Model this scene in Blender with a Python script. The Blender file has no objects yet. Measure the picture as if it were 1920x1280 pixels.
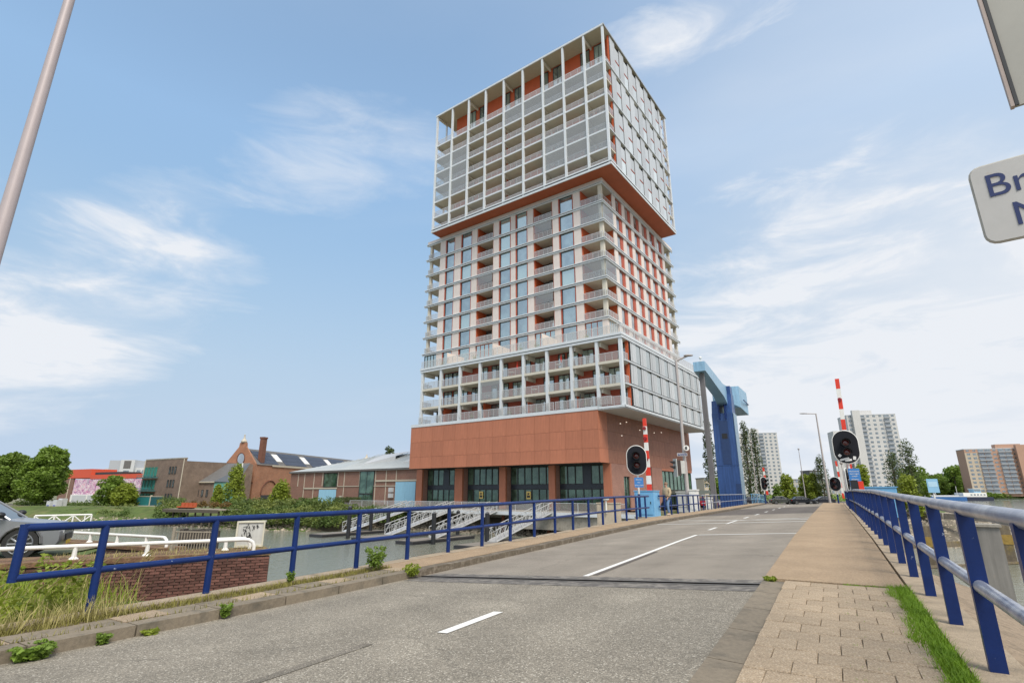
import bpy, bmesh, math, random
from mathutils import Matrix, Vector
R = math.radians
random.seed(7)
sc = bpy.context.scene
col = sc.collection

# ------------------------------------------------------------------ camera
F, PITCH = 984.5, R(15.987)
cd = bpy.data.cameras.new('camera'); cam = bpy.data.objects.new('camera', cd); col.objects.link(cam)
cd.sensor_width = 36.0; cd.lens = F / 1920 * 36.0; cd.clip_start = 0.05; cd.clip_end = 6000
cam.location = (0, 0, 0); cam.rotation_euler = (R(90) + PITCH, 0, 0)
sc.camera = cam
# ------------------------------------------------------------------ light
SUN = Vector((0.32, -0.80, 1.15)).normalized()
sun_el = math.asin(SUN.z); sun_az = math.atan2(SUN.x, SUN.y)
ld = bpy.data.lights.new('sun', 'SUN'); ld.energy = 1.5; ld.angle = R(24); ld.color = (1.0, 0.94, 0.85)
sun = bpy.data.objects.new('sun', ld); col.objects.link(sun)
sun.rotation_euler = SUN.to_track_quat('Z', 'Y').to_euler()
w = bpy.data.worlds.new('World'); sc.world = w; w.use_nodes = True
nt = w.node_tree; N = nt.nodes; L = nt.links; N.clear()
out = N.new('ShaderNodeOutputWorld'); bg = N.new('ShaderNodeBackground'); L.new(bg.outputs[0], out.inputs[0])
bg.inputs[1].default_value = 0.08
sky = N.new('ShaderNodeTexSky'); sky.sky_type = 'NISHITA'; sky.sun_disc = False
sky.sun_elevation = sun_el; sky.sun_rotation = sun_az; sky.air_density = 1.0; sky.dust_density = 0.6; sky.ozone_density = 1.2
tc = N.new('ShaderNodeTexCoord'); sep = N.new('ShaderNodeSeparateXYZ'); L.new(tc.outputs['Generated'], sep.inputs[0])
def wm(op, a, b=None, clamp=False):
    n = N.new('ShaderNodeMath'); n.operation = op; n.use_clamp = clamp
    for i, v in enumerate((a, b)):
        if v is None: continue
        if isinstance(v, (int, float)): n.inputs[i].default_value = v
        else: L.new(v, n.inputs[i])
    return n.outputs[0]
zz = wm('ADD', wm('MAXIMUM', sep.outputs['Z'], 0.0), 0.22)
cx = wm('DIVIDE', sep.outputs['X'], zz); cy = wm('DIVIDE', sep.outputs['Y'], zz)
cmb = N.new('ShaderNodeCombineXYZ'); L.new(cx, cmb.inputs[0]); L.new(cy, cmb.inputs[1])
mp = N.new('ShaderNodeMapping'); L.new(cmb.outputs[0], mp.inputs[0]); mp.inputs['Rotation'].default_value = (0, 0, R(28)); mp.inputs['Scale'].default_value = (0.55, 1.0, 1); mp.inputs['Location'].default_value = (2.3, 4.1, 0)
n1 = N.new('ShaderNodeTexNoise'); L.new(mp.outputs[0], n1.inputs[0]); n1.inputs['Scale'].default_value = 1.1; n1.inputs['Detail'].default_value = 7; n1.inputs['Roughness'].default_value = 0.48; n1.inputs['Distortion'].default_value = 0.35
def rayn(px, py):
    v = (640 - py) / F; a = (px - 960) / F; c_, s_ = math.cos(PITCH), math.sin(PITCH)
    return Vector((a, c_ - v * s_, s_ + v * c_)).normalized()
def dotn(vec, k):
    n = N.new('ShaderNodeVectorMath'); n.operation = 'DOT_PRODUCT'; L.new(tc.outputs['Generated'], n.inputs[0]); n.inputs[1].default_value = vec
    return wm('SUBTRACT', n.outputs['Value'], k)
mp2 = N.new('ShaderNodeMapping'); L.new(tc.outputs['Generated'], mp2.inputs[0]); mp2.inputs['Rotation'].default_value = (0, R(-14), 0); mp2.inputs['Scale'].default_value = (1.0, 1.0, 3.4)
n2 = N.new('ShaderNodeTexNoise'); L.new(mp2.outputs[0], n2.inputs[0]); n2.inputs['Scale'].default_value = 5.0; n2.inputs['Detail'].default_value = 8; n2.inputs['Roughness'].default_value = 0.60; n2.inputs['Distortion'].default_value = 0.4
warp = wm('MULTIPLY', wm('SUBTRACT', 0.53, n2.outputs[0]), 2.6)
# banks of thin cloud where the sky of the photograph has them: centre, end of long axis, half width
total = None
for (x0, y0), (x1, y1), sv, amt in (((130, 590), (430, 490), .11, .8), ((640, 300), (800, 265), .085, .42), ((1270, 70), (1440, -10), .045, .85), ((1750, 560), (1300, 640), .20, .45), ((1500, 720), (1920, 640), .26, .55), ((230, 430), (420, 380), .06, .35), ((60, 660), (260, 640), .07, .35), ((-500, 300), (-200, 200), .2, .5), ((2500, 200), (2800, 400), .3, .6)):
    c_ = rayn(x0, y0); u = (rayn(x1, y1) - c_); su = u.length; u.normalize(); v = c_.cross(u).normalized()
    a = wm('DIVIDE', dotn(u, c_.dot(u)), su * 1.35); b_ = wm('DIVIDE', dotn(v, c_.dot(v)), sv * 1.3)
    front = wm('GREATER_THAN', dotn(c_, 0), 0)
    m_ = wm('SUBTRACT', wm('SUBTRACT', 0.95, wm('ADD', wm('MULTIPLY', a, a), wm('MULTIPLY', b_, b_))), warp); m_ = wm('MINIMUM', m_, 1.15); m_ = wm('MULTIPLY', wm('MULTIPLY', wm('MAXIMUM', m_, 0.0), front), amt)
    total = m_ if total is None else wm('ADD', total, m_)
wisp = N.new('ShaderNodeMapRange'); wisp.interpolation_type = 'SMOOTHSTEP'; L.new(n2.outputs[0], wisp.inputs[0]); wisp.inputs[1].default_value = .32; wisp.inputs[2].default_value = .70; wisp.inputs[3].default_value = .30
bias = wm('ADD', wm('MULTIPLY', sep.outputs['X'], 0.10), n1.outputs[0])
cr = N.new('ShaderNodeMapRange'); cr.interpolation_type = 'SMOOTHERSTEP'; L.new(bias, cr.inputs[0]); cr.inputs[1].default_value = 0.44; cr.inputs[2].default_value = 0.80
zmax = wm('MAXIMUM', sep.outputs['Z'], 0.0)
hzr = N.new('ShaderNodeMapRange'); hzr.interpolation_type = 'SMOOTHSTEP'; L.new(zmax, hzr.inputs[0]); hzr.inputs[1].default_value = .0; hzr.inputs[2].default_value = .52; hzr.inputs[3].default_value = .97; hzr.inputs[4].default_value = .05
fac = wm('ADD', wm('MULTIPLY', cr.outputs[0], 0.30), wm('MULTIPLY', total, wisp.outputs[0]))
east = N.new('ShaderNodeMapRange'); east.interpolation_type = 'SMOOTHSTEP'; L.new(sep.outputs['X'], east.inputs[0]); east.inputs[1].default_value = -.1; east.inputs[2].default_value = .75
low = wm('POWER', wm('SUBTRACT', 1.0, zmax), 4.0)
fac = wm('ADD', fac, wm('MULTIPLY', east.outputs[0], wm('ADD', wm('MULTIPLY', low, .50), .34)))
# behind the camera and overhead the same broken bright cloud cover goes on
over = N.new('ShaderNodeMapRange'); over.interpolation_type = 'SMOOTHSTEP'; L.new(wm('SUBTRACT', wm('MULTIPLY', sep.outputs['Z'], .85), sep.outputs['Y']), over.inputs[0]); over.inputs[1].default_value = .05; over.inputs[2].default_value = .85
fac = wm('ADD', fac, wm('MULTIPLY', wm('MULTIPLY', over.outputs[0], wm('ADD', n1.outputs[0], .28)), .95))
fac = wm('MINIMUM', wm('ADD', fac, 0.02), 0.97)
gain = N.new('ShaderNodeMixRGB'); gain.blend_type = 'MULTIPLY'; gain.inputs[0].default_value = 1.0; gain.inputs[2].default_value = (1.58, 1.62, 1.42, 1); L.new(sky.outputs[0], gain.inputs[1])
gz_ = N.new('ShaderNodeMapRange'); L.new(zmax, gz_.inputs[0]); gz_.inputs[1].default_value = .05; gz_.inputs[2].default_value = .56; gz_.inputs[3].default_value = .22; gz_.inputs[4].default_value = .97
gm = N.new('ShaderNodeVectorMath'); gm.operation = 'SCALE'; L.new(gain.outputs[0], gm.inputs[0]); L.new(gz_.outputs[0], gm.inputs['Scale'])
hzm = N.new('ShaderNodeMixRGB'); L.new(hzr.outputs[0], hzm.inputs[0]); L.new(gm.outputs[0], hzm.inputs[1]); hzm.inputs[2].default_value = (2.65, 3.3, 4.25, 1)
cmix = N.new('ShaderNodeMixRGB'); L.new(fac, cmix.inputs[0]); L.new(hzm.outputs[0], cmix.inputs[1]); cmix.inputs[2].default_value = (4.3, 4.45, 4.7, 1)
L.new(cmix.outputs[0], bg.inputs[0])
sc.view_settings.view_transform = 'Standard'; sc.view_settings.look = 'None'; sc.view_settings.gamma = 1; sc.view_settings.exposure = 1.3
sc.view_settings.use_curve_mapping = False

# ------------------------------------------------------------------ pixel helpers (photograph pixels, 1920 wide, to points at a real distance)
cp, sp = math.cos(PITCH), math.sin(PITCH)
def ray(px, py):
    v = (640 - py) / F; a = (px - 960) / F
    return Vector((a, cp - v * sp, sp + v * cp))
def at(px, py, Y):
    r = ray(px, py); return r * (Y / r.y)
def gz(px, py, z):
    r = ray(px, py); return r * (z / r.z)

# ------------------------------------------------------------------ materials
MATS = {}
def mat(name, c, rough=0.7, metal=0.0, var=0.12, scale=3.0, bump=0.0, bscale=40.0, rand=0.0, c2=None, c2s=1.0, c2lo=0.5, c2hi=0.7, spec=0.5, trans=0.0, streak=0.0, det=6):
    if name in MATS: return MATS[name]
    m = bpy.data.materials.new(name); m.use_nodes = True; t = m.node_tree; n = t.nodes; l = t.links
    b = n['Principled BSDF']; b.inputs['Roughness'].default_value = rough; b.inputs['Metallic'].default_value = metal
    b.inputs['Specular IOR Level'].default_value = spec
    tcn = n.new('ShaderNodeTexCoord'); co = tcn.outputs['Object']
    base = n.new('ShaderNodeRGB'); base.outputs[0].default_value = (*c, 1); cur = base.outputs[0]
    if c2 is not None:
        nz = n.new('ShaderNodeTexNoise'); nz.inputs['Scale'].default_value = c2s; nz.inputs['Detail'].default_value = 8; nz.inputs['Roughness'].default_value = .65; l.new(co, nz.inputs[0])
        mr = n.new('ShaderNodeMapRange'); l.new(nz.outputs[0], mr.inputs[0]); mr.inputs[1].default_value = c2lo; mr.inputs[2].default_value = c2hi
        mx = n.new('ShaderNodeMixRGB'); l.new(mr.outputs[0], mx.inputs[0]); l.new(cur, mx.inputs[1]); mx.inputs[2].default_value = (*c2, 1); cur = mx.outputs[0]
    def mulby(fac_socket, lo, hi, cur):
        mr = n.new('ShaderNodeMapRange'); l.new(fac_socket, mr.inputs[0]); mr.inputs[1].default_value = .25; mr.inputs[2].default_value = .75; mr.inputs[3].default_value = lo; mr.inputs[4].default_value = hi
        mx = n.new('ShaderNodeMixRGB'); mx.blend_type = 'MULTIPLY'; mx.inputs[0].default_value = 1
        l.new(cur, mx.inputs[1]); l.new(mr.outputs[0], mx.inputs[2]); return mx.outputs[0]
    if var > 0:
        nz = n.new('ShaderNodeTexNoise'); nz.inputs['Scale'].default_value = scale; nz.inputs['Detail'].default_value = det; nz.inputs['Roughness'].default_value = .7; l.new(co, nz.inputs[0])
        cur = mulby(nz.outputs[0], 1 - var, 1 + var, cur)
    if streak > 0:
        mpn = n.new('ShaderNodeMapping'); mpn.inputs['Scale'].default_value = (6, 6, .35); l.new(co, mpn.inputs[0])
        nz = n.new('ShaderNodeTexNoise'); nz.inputs['Scale'].default_value = 1.2; nz.inputs['Detail'].default_value = 5; l.new(mpn.outputs[0], nz.inputs[0])
        cur = mulby(nz.outputs[0], 1 - streak, 1 + streak * .6, cur)
    if rand > 0:
        oi = n.new('ShaderNodeObjectInfo'); mr = n.new('ShaderNodeMapRange'); l.new(oi.outputs['Random'], mr.inputs[0]); mr.inputs[3].default_value = 1 - rand; mr.inputs[4].default_value = 1 + rand
        mx = n.new('ShaderNodeMixRGB'); mx.blend_type = 'MULTIPLY'; mx.inputs[0].default_value = 1; l.new(cur, mx.inputs[1]); l.new(mr.outputs[0], mx.inputs[2]); cur = mx.outputs[0]
    l.new(cur, b.inputs['Base Color'])
    if bump > 0:
        nb = n.new('ShaderNodeTexNoise'); nb.inputs['Scale'].default_value = bscale; nb.inputs['Detail'].default_value = 4; l.new(co, nb.inputs[0])
        bp = n.new('ShaderNodeBump'); bp.inputs['Strength'].default_value = bump; bp.inputs['Distance'].default_value = 0.02; l.new(nb.outputs[0], bp.inputs['Height']); l.new(bp.outputs[0], b.inputs['Normal'])
    if trans > 0:   # leaves
        tr = n.new('ShaderNodeBsdfTranslucent'); l.new(cur, tr.inputs[0]); ms = n.new('ShaderNodeMixShader'); ms.inputs[0].default_value = trans
        l.new(b.outputs[0], ms.inputs[1]); l.new(tr.outputs[0], ms.inputs[2]); l.new(ms.outputs[0], n['Material Output'].inputs[0])
    MATS[name] = m; return m
def glassmat(name, tint, alpha, refl=0.12, rough=0.03):
    """thin glass: part clear, part tinted, with a reflection"""
    m = bpy.data.materials.new(name); m.use_nodes = True; n = m.node_tree.nodes; l = m.node_tree.links; n.clear()
    o = n.new('ShaderNodeOutputMaterial'); tr = n.new('ShaderNodeBsdfTransparent'); df = n.new('ShaderNodeBsdfDiffuse'); gl = n.new('ShaderNodeBsdfGlossy')
    tr.inputs[0].default_value = (.93, .97, .96, 1); df.inputs[0].default_value = (*tint, 1); gl.inputs['Roughness'].default_value = rough
    a = n.new('ShaderNodeMixShader'); a.inputs[0].default_value = alpha; l.new(tr.outputs[0], a.inputs[1]); l.new(df.outputs[0], a.inputs[2])
    fr = n.new('ShaderNodeFresnel'); fr.inputs[0].default_value = 1.5; ad = n.new('ShaderNodeMath'); ad.operation = 'ADD'; ad.use_clamp = True; l.new(fr.outputs[0], ad.inputs[0]); ad.inputs[1].default_value = refl
    b = n.new('ShaderNodeMixShader'); l.new(ad.outputs[0], b.inputs[0]); l.new(a.outputs[0], b.inputs[1]); l.new(gl.outputs[0], b.inputs[2])
    ge = n.new('ShaderNodeNewGeometry'); bk = n.new('ShaderNodeMixShader'); t2 = n.new('ShaderNodeBsdfTransparent'); l.new(ge.outputs['Backfacing'], bk.inputs[0]); l.new(b.outputs[0], bk.inputs[1]); l.new(t2.outputs[0], bk.inputs[2]); l.new(bk.outputs[0], o.inputs[0])
    MATS[name] = m; return m
def windowmat(name, dark, refl=0.4, tint=(.85, .93, 1.0), rand=0.35, curtain=None):
    """opaque window: dark room behind a coated pane that mirrors the sky"""
    m = bpy.data.materials.new(name); m.use_nodes = True; n = m.node_tree.nodes; l = m.node_tree.links; n.clear()
    o = n.new('ShaderNodeOutputMaterial'); df = n.new('ShaderNodeBsdfDiffuse'); gl = n.new('ShaderNodeBsdfGlossy'); gl.inputs[0].default_value = (*tint, 1); gl.inputs['Roughness'].default_value = .04
    oi = n.new('ShaderNodeObjectInfo'); 
    tcn = n.new('ShaderNodeTexCoord'); nz = n.new('ShaderNodeTexNoise'); nz.inputs['Scale'].default_value = .7; nz.inputs['Detail'].default_value = 2
    va = n.new('ShaderNodeVectorMath'); va.operation = 'ADD'; l.new(tcn.outputs['Object'], va.inputs[0]); sc_ = n.new('ShaderNodeMath'); sc_.operation = 'MULTIPLY'; sc_.inputs[1].default_value = 50; l.new(oi.outputs['Random'], sc_.inputs[0]); l.new(sc_.outputs[0], va.inputs[1]); l.new(va.outputs[0], nz.inputs[0])
    cr_ = n.new('ShaderNodeValToRGB'); l.new(nz.outputs[0], cr_.inputs[0]); cr_.color_ramp.elements[0].position = .40; cr_.color_ramp.elements[0].color = (*dark, 1); cr_.color_ramp.elements[1].position = .62; cr_.color_ramp.elements[1].color = (*[min(1, d * 2.6 + .02) for d in dark], 1)
    if curtain:
        mr = n.new('ShaderNodeMath'); mr.operation = 'GREATER_THAN'; l.new(oi.outputs['Random'], mr.inputs[0]); mr.inputs[1].default_value = .62
        mx = n.new('ShaderNodeMixRGB'); l.new(mr.outputs[0], mx.inputs[0]); l.new(cr_.outputs[0], mx.inputs[1]); mx.inputs[2].default_value = (*curtain, 1); l.new(mx.outputs[0], df.inputs[0])
    else: l.new(cr_.outputs[0], df.inputs[0])
    fr = n.new('ShaderNodeFresnel'); fr.inputs[0].default_value = 1.5; ad = n.new('ShaderNodeMath'); ad.operation = 'ADD'; ad.use_clamp = True; l.new(fr.outputs[0], ad.inputs[0]); ad.inputs[1].default_value = refl
    b = n.new('ShaderNodeMixShader'); l.new(ad.outputs[0], b.inputs[0]); l.new(df.outputs[0], b.inputs[1]); l.new(gl.outputs[0], b.inputs[2]); l.new(b.outputs[0], o.inputs[0])
    MATS[name] = m; return m
def brickmat(name, c1, c2, mortar, wd=.21, ht=.065, msz=.008, bump=.5, stain=.25):
    m = bpy.data.materials.new(name); m.use_nodes = True; n = m.node_tree.nodes; l = m.node_tree.links; b = n['Principled BSDF']; b.inputs['Roughness'].default_value = .85
    uv = n.new('ShaderNodeUVMap'); uv.uv_map = 'UVMap'; bt = n.new('ShaderNodeTexBrick'); l.new(uv.outputs[0], bt.inputs[0])
    bt.inputs['Scale'].default_value = 1; bt.inputs['Brick Width'].default_value = wd; bt.inputs['Row Height'].default_value = ht; bt.inputs['Mortar Size'].default_value = msz
    bt.inputs[1].default_value = (*c1, 1); bt.inputs[2].default_value = (*c2, 1); bt.inputs[3].default_value = (*mortar, 1)
    tcn = n.new('ShaderNodeTexCoord'); nz = n.new('ShaderNodeTexNoise'); nz.inputs['Scale'].default_value = .6; nz.inputs['Detail'].default_value = 8; nz.inputs['Roughness'].default_value = .7; l.new(tcn.outputs['Object'], nz.inputs[0])
    mr = n.new('ShaderNodeMapRange'); l.new(nz.outputs[0], mr.inputs[0]); mr.inputs[1].default_value = .3; mr.inputs[2].default_value = .7; mr.inputs[3].default_value = 1 - stain; mr.inputs[4].default_value = 1 + stain
    mx = n.new('ShaderNodeMixRGB'); mx.blend_type = 'MULTIPLY'; mx.inputs[0].default_value = 1; l.new(bt.outputs[0], mx.inputs[1]); l.new(mr.outputs[0], mx.inputs[2]); l.new(mx.outputs[0], b.inputs[0])
    bp = n.new('ShaderNodeBump'); bp.inputs['Strength'].default_value = bump; bp.inputs['Distance'].default_value = .01; iv = n.new('ShaderNodeMath'); iv.operation = 'SUBTRACT'; iv.inputs[0].default_value = 1; l.new(bt.outputs['Fac'], iv.inputs[1]); l.new(iv.outputs[0], bp.inputs['Height']); l.new(bp.outputs[0], b.inputs['Normal'])
    MATS[name] = m; return m

# asphalt: light and dark aggregate in a grey binder
def asphalt(name, c, light, amt=.5, sc1=90, patch=.1, rand=0, crack=.82, track=False):
    m = bpy.data.materials.new(name); m.use_nodes = True; n = m.node_tree.nodes; l = m.node_tree.links; b = n['Principled BSDF']; b.inputs['Roughness'].default_value = .85; b.inputs['Specular IOR Level'].default_value = .3
    tcn = n.new('ShaderNodeTexCoord'); co = tcn.outputs['Object']
    vo = n.new('ShaderNodeTexVoronoi'); vo.inputs['Scale'].default_value = sc1; l.new(co, vo.inputs[0])
    sx = n.new('ShaderNodeSeparateColor'); l.new(vo.outputs['Color'], sx.inputs[0])
    cr_ = n.new('ShaderNodeValToRGB'); l.new(sx.outputs[0], cr_.inputs[0]); e = cr_.color_ramp.elements
    e[0].position = 0; e[0].color = (*[x * (1 - amt * .75) for x in c], 1); e[1].position = 1; e[1].color = (*light, 1)
    k = e.new(.55); k.color = (*c, 1); k = e.new(.9); k.color = (*[x * (1 + amt * .5) for x in c], 1)
    nz = n.new('ShaderNodeTexNoise'); nz.inputs['Scale'].default_value = 1.1; nz.inputs['Detail'].default_value = 9; nz.inputs['Roughness'].default_value = .62; l.new(co, nz.inputs[0])
    mr = n.new('ShaderNodeMapRange'); l.new(nz.outputs[0], mr.inputs[0]); mr.inputs[1].default_value = .3; mr.inputs[2].default_value = .7; mr.inputs[3].default_value = 1 - patch * 1.6; mr.inputs[4].default_value = 1 + patch * 1.2
    mx = n.new('ShaderNodeMixRGB'); mx.blend_type = 'MULTIPLY'; mx.inputs[0].default_value = 1; l.new(cr_.outputs[0], mx.inputs[1]); l.new(mr.outputs[0], mx.inputs[2])
    # wheel tracks and old stains
    dt = n.new('ShaderNodeVectorMath'); dt.operation = 'DOT_PRODUCT'; l.new(co, dt.inputs[0]); dt.inputs[1].default_value = (.8617, -.5074, 0)
    def mm(op, a_, b_):
        q = n.new('ShaderNodeMath'); q.operation = op
        for i_, v_ in enumerate((a_, b_)):
            if v_ is None: continue
            if isinstance(v_, (int, float)): q.inputs[i_].default_value = v_
            else: l.new(v_, q.inputs[i_])
        return q.outputs[0]
    cs = mm('COSINE', mm('MULTIPLY', mm('SUBTRACT', dt.outputs['Value'], .85), 3.927), None)
    st_n = n.new('ShaderNodeTexNoise'); st_n.inputs['Scale'].default_value = .55; st_n.inputs['Detail'].default_value = 6; st_n.inputs['Roughness'].default_value = .7; l.new(co, st_n.inputs[0])
    sm = n.new('ShaderNodeMapRange'); l.new(st_n.outputs[0], sm.inputs[0]); sm.inputs[1].default_value = .58; sm.inputs[2].default_value = .68; sm.inputs[3].default_value = 1.0; sm.inputs[4].default_value = .86
    tk = mm('MULTIPLY', mm('SUBTRACT', 1.0, mm('MULTIPLY', cs, .055 if track else 0)), sm.outputs[0])
    mt = n.new('ShaderNodeMixRGB'); mt.blend_type = 'MULTIPLY'; mt.inputs[0].default_value = 1; l.new(mx.outputs[0], mt.inputs[1]); l.new(tk, mt.inputs[2]); mx = mt
    v2 = n.new('ShaderNodeTexVoronoi'); v2.feature = 'DISTANCE_TO_EDGE'; v2.inputs['Scale'].default_value = .33
    nd = n.new('ShaderNodeTexNoise'); nd.inputs['Scale'].default_value = 2.2; nd.inputs['Detail'].default_value = 6; l.new(co, nd.inputs[0])
    ad = n.new('ShaderNodeMixRGB'); ad.inputs[0].default_value = .28; l.new(co, ad.inputs[1]); l.new(nd.outputs['Color'], ad.inputs[2]); l.new(ad.outputs[0], v2.inputs[0])
    cm = n.new('ShaderNodeMapRange'); l.new(v2.outputs[0], cm.inputs[0]); cm.inputs[1].default_value = 0; cm.inputs[2].default_value = .006; cm.inputs[3].default_value = crack; cm.inputs[4].default_value = 1
    my = n.new('ShaderNodeMixRGB'); my.blend_type = 'MULTIPLY'; my.inputs[0].default_value = 1; l.new(mx.outputs[0], my.inputs[1]); l.new(cm.outputs[0], my.inputs[2]); fin = my.outputs[0]
    if rand:
        oi = n.new('ShaderNodeObjectInfo'); mr2 = n.new('ShaderNodeMapRange'); l.new(oi.outputs['Random'], mr2.inputs[0]); mr2.inputs[3].default_value = 1 - rand; mr2.inputs[4].default_value = 1 + rand
        mz = n.new('ShaderNodeMixRGB'); mz.blend_type = 'MULTIPLY'; mz.inputs[0].default_value = 1; l.new(fin, mz.inputs[1]); l.new(mr2.outputs[0], mz.inputs[2]); fin = mz.outputs[0]
    l.new(fin, b.inputs[0])
    bp = n.new('ShaderNodeBump'); bp.inputs['Strength'].default_value = .5; bp.inputs['Distance'].default_value = .006; l.new(vo.outputs['Distance'], bp.inputs['Height']); l.new(bp.outputs[0], b.inputs['Normal'])
    MATS[name] = m; return m

m_asph = asphalt('asphalt_coarse', (.245, .218, .175), (.56, .52, .44), .58, 95, .12, track=True)
m_asph2 = asphalt('asphalt_fine', (.26, .228, .188), (.37, .33, .28), .26, 150, .11, track=True)
m_asph3 = asphalt('asphalt_dark', (.125, .108, .095), (.18, .16, .14), .3, 150, .1, track=True)
m_walk = asphalt('sidewalk_grit', (.345, .250, .160), (.49, .38, .27), .32, 110, .10, 0, .9)
m_tile = asphalt('paver', (.37, .285, .195), (.52, .44, .34), .42, 120, .07, .07, 1.0)
m_kerb = mat('kerb_stone', (.215, .178, .13), .9, var=.25, scale=25, rand=.08, bump=.4, bscale=150, c2=(.12, .105, .08), c2s=3)
m_conc = mat('concrete', (.34, .31, .26), .9, var=.2, scale=4, bump=.3, bscale=60, c2=(.2, .18, .15), c2s=1.2, streak=.15)
m_soil = mat('soil', (.14, .105, .065), 1, var=.35, scale=30, bump=.8, bscale=60, c2=(.2, .19, .07), c2s=6)
m_dirt = mat('dirt_slope', (.26, .20, .14), 1, var=.35, scale=14, bump=.9, bscale=40, c2=(.16, .125, .085), c2s=3)
m_white = mat('road_paint', (.74, .73, .69), .7, var=.12, scale=30, c2=(.42, .40, .36), c2s=40, c2lo=.6, c2hi=.72)
m_blue = mat('blue_paint', (.005, .024, .125), .34, var=.2, scale=4, bump=.05, bscale=80, spec=.35, c2=(.34, .40, .52), c2s=13, c2lo=.69, c2hi=.72, streak=.1)
m_rail = mat('worn_rail_paint', (.24, .27, .35), .30, .35, var=.25, scale=9, c2=(.46, .47, .50), c2s=3.5, c2lo=.42, c2hi=.62)
m_lblue = mat('light_blue_paint', (.17, .42, .68), .45, var=.12, scale=3, streak=.12)
m_sblue = mat('steel_blue_paint', (.24, .42, .58), .4, var=.1, scale=2, streak=.25)
m_red = mat('signal_red', (.70, .045, .02), .45, var=.08)
m_wht = mat('white_paint', (.78, .77, .73), .5, var=.08, scale=6, streak=.08)
m_blk = mat('black_plastic', (.016, .017, .02), .5, var=.1)
m_grey = mat('galvanised', (.42, .43, .43), .45, .5, var=.15, scale=8)
m_pole = mat('pole_paint', (.40, .365, .35), .55, .1, var=.1, scale=5, streak=.1)
m_dsteel = mat('dark_steel', (.09, .09, .095), .5, .3, var=.2, scale=5)
m_leaf = mat('leaf', (.17, .26, .035), .6, var=.45, scale=1.2, trans=.35, rand=.12)
m_leaf2 = mat('leaf_yellow', (.25, .31, .035), .6, var=.4, scale=1.5, trans=.35)
m_leafd = mat('leaf_dark', (.085, .12, .035), .6, var=.4, scale=1.0, trans=.3)
m_grass = mat('grass', (.30, .38, .035), .7, var=.4, scale=2.5, trans=.35, c2=(.33, .29, .10), c2s=1.5, c2lo=.55, c2hi=.75)
m_straw = mat('straw', (.42, .37, .15), .8, var=.3, scale=6, trans=.3)
m_bark = mat('bark', (.09, .075, .055), .9, var=.3, scale=10)

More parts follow.
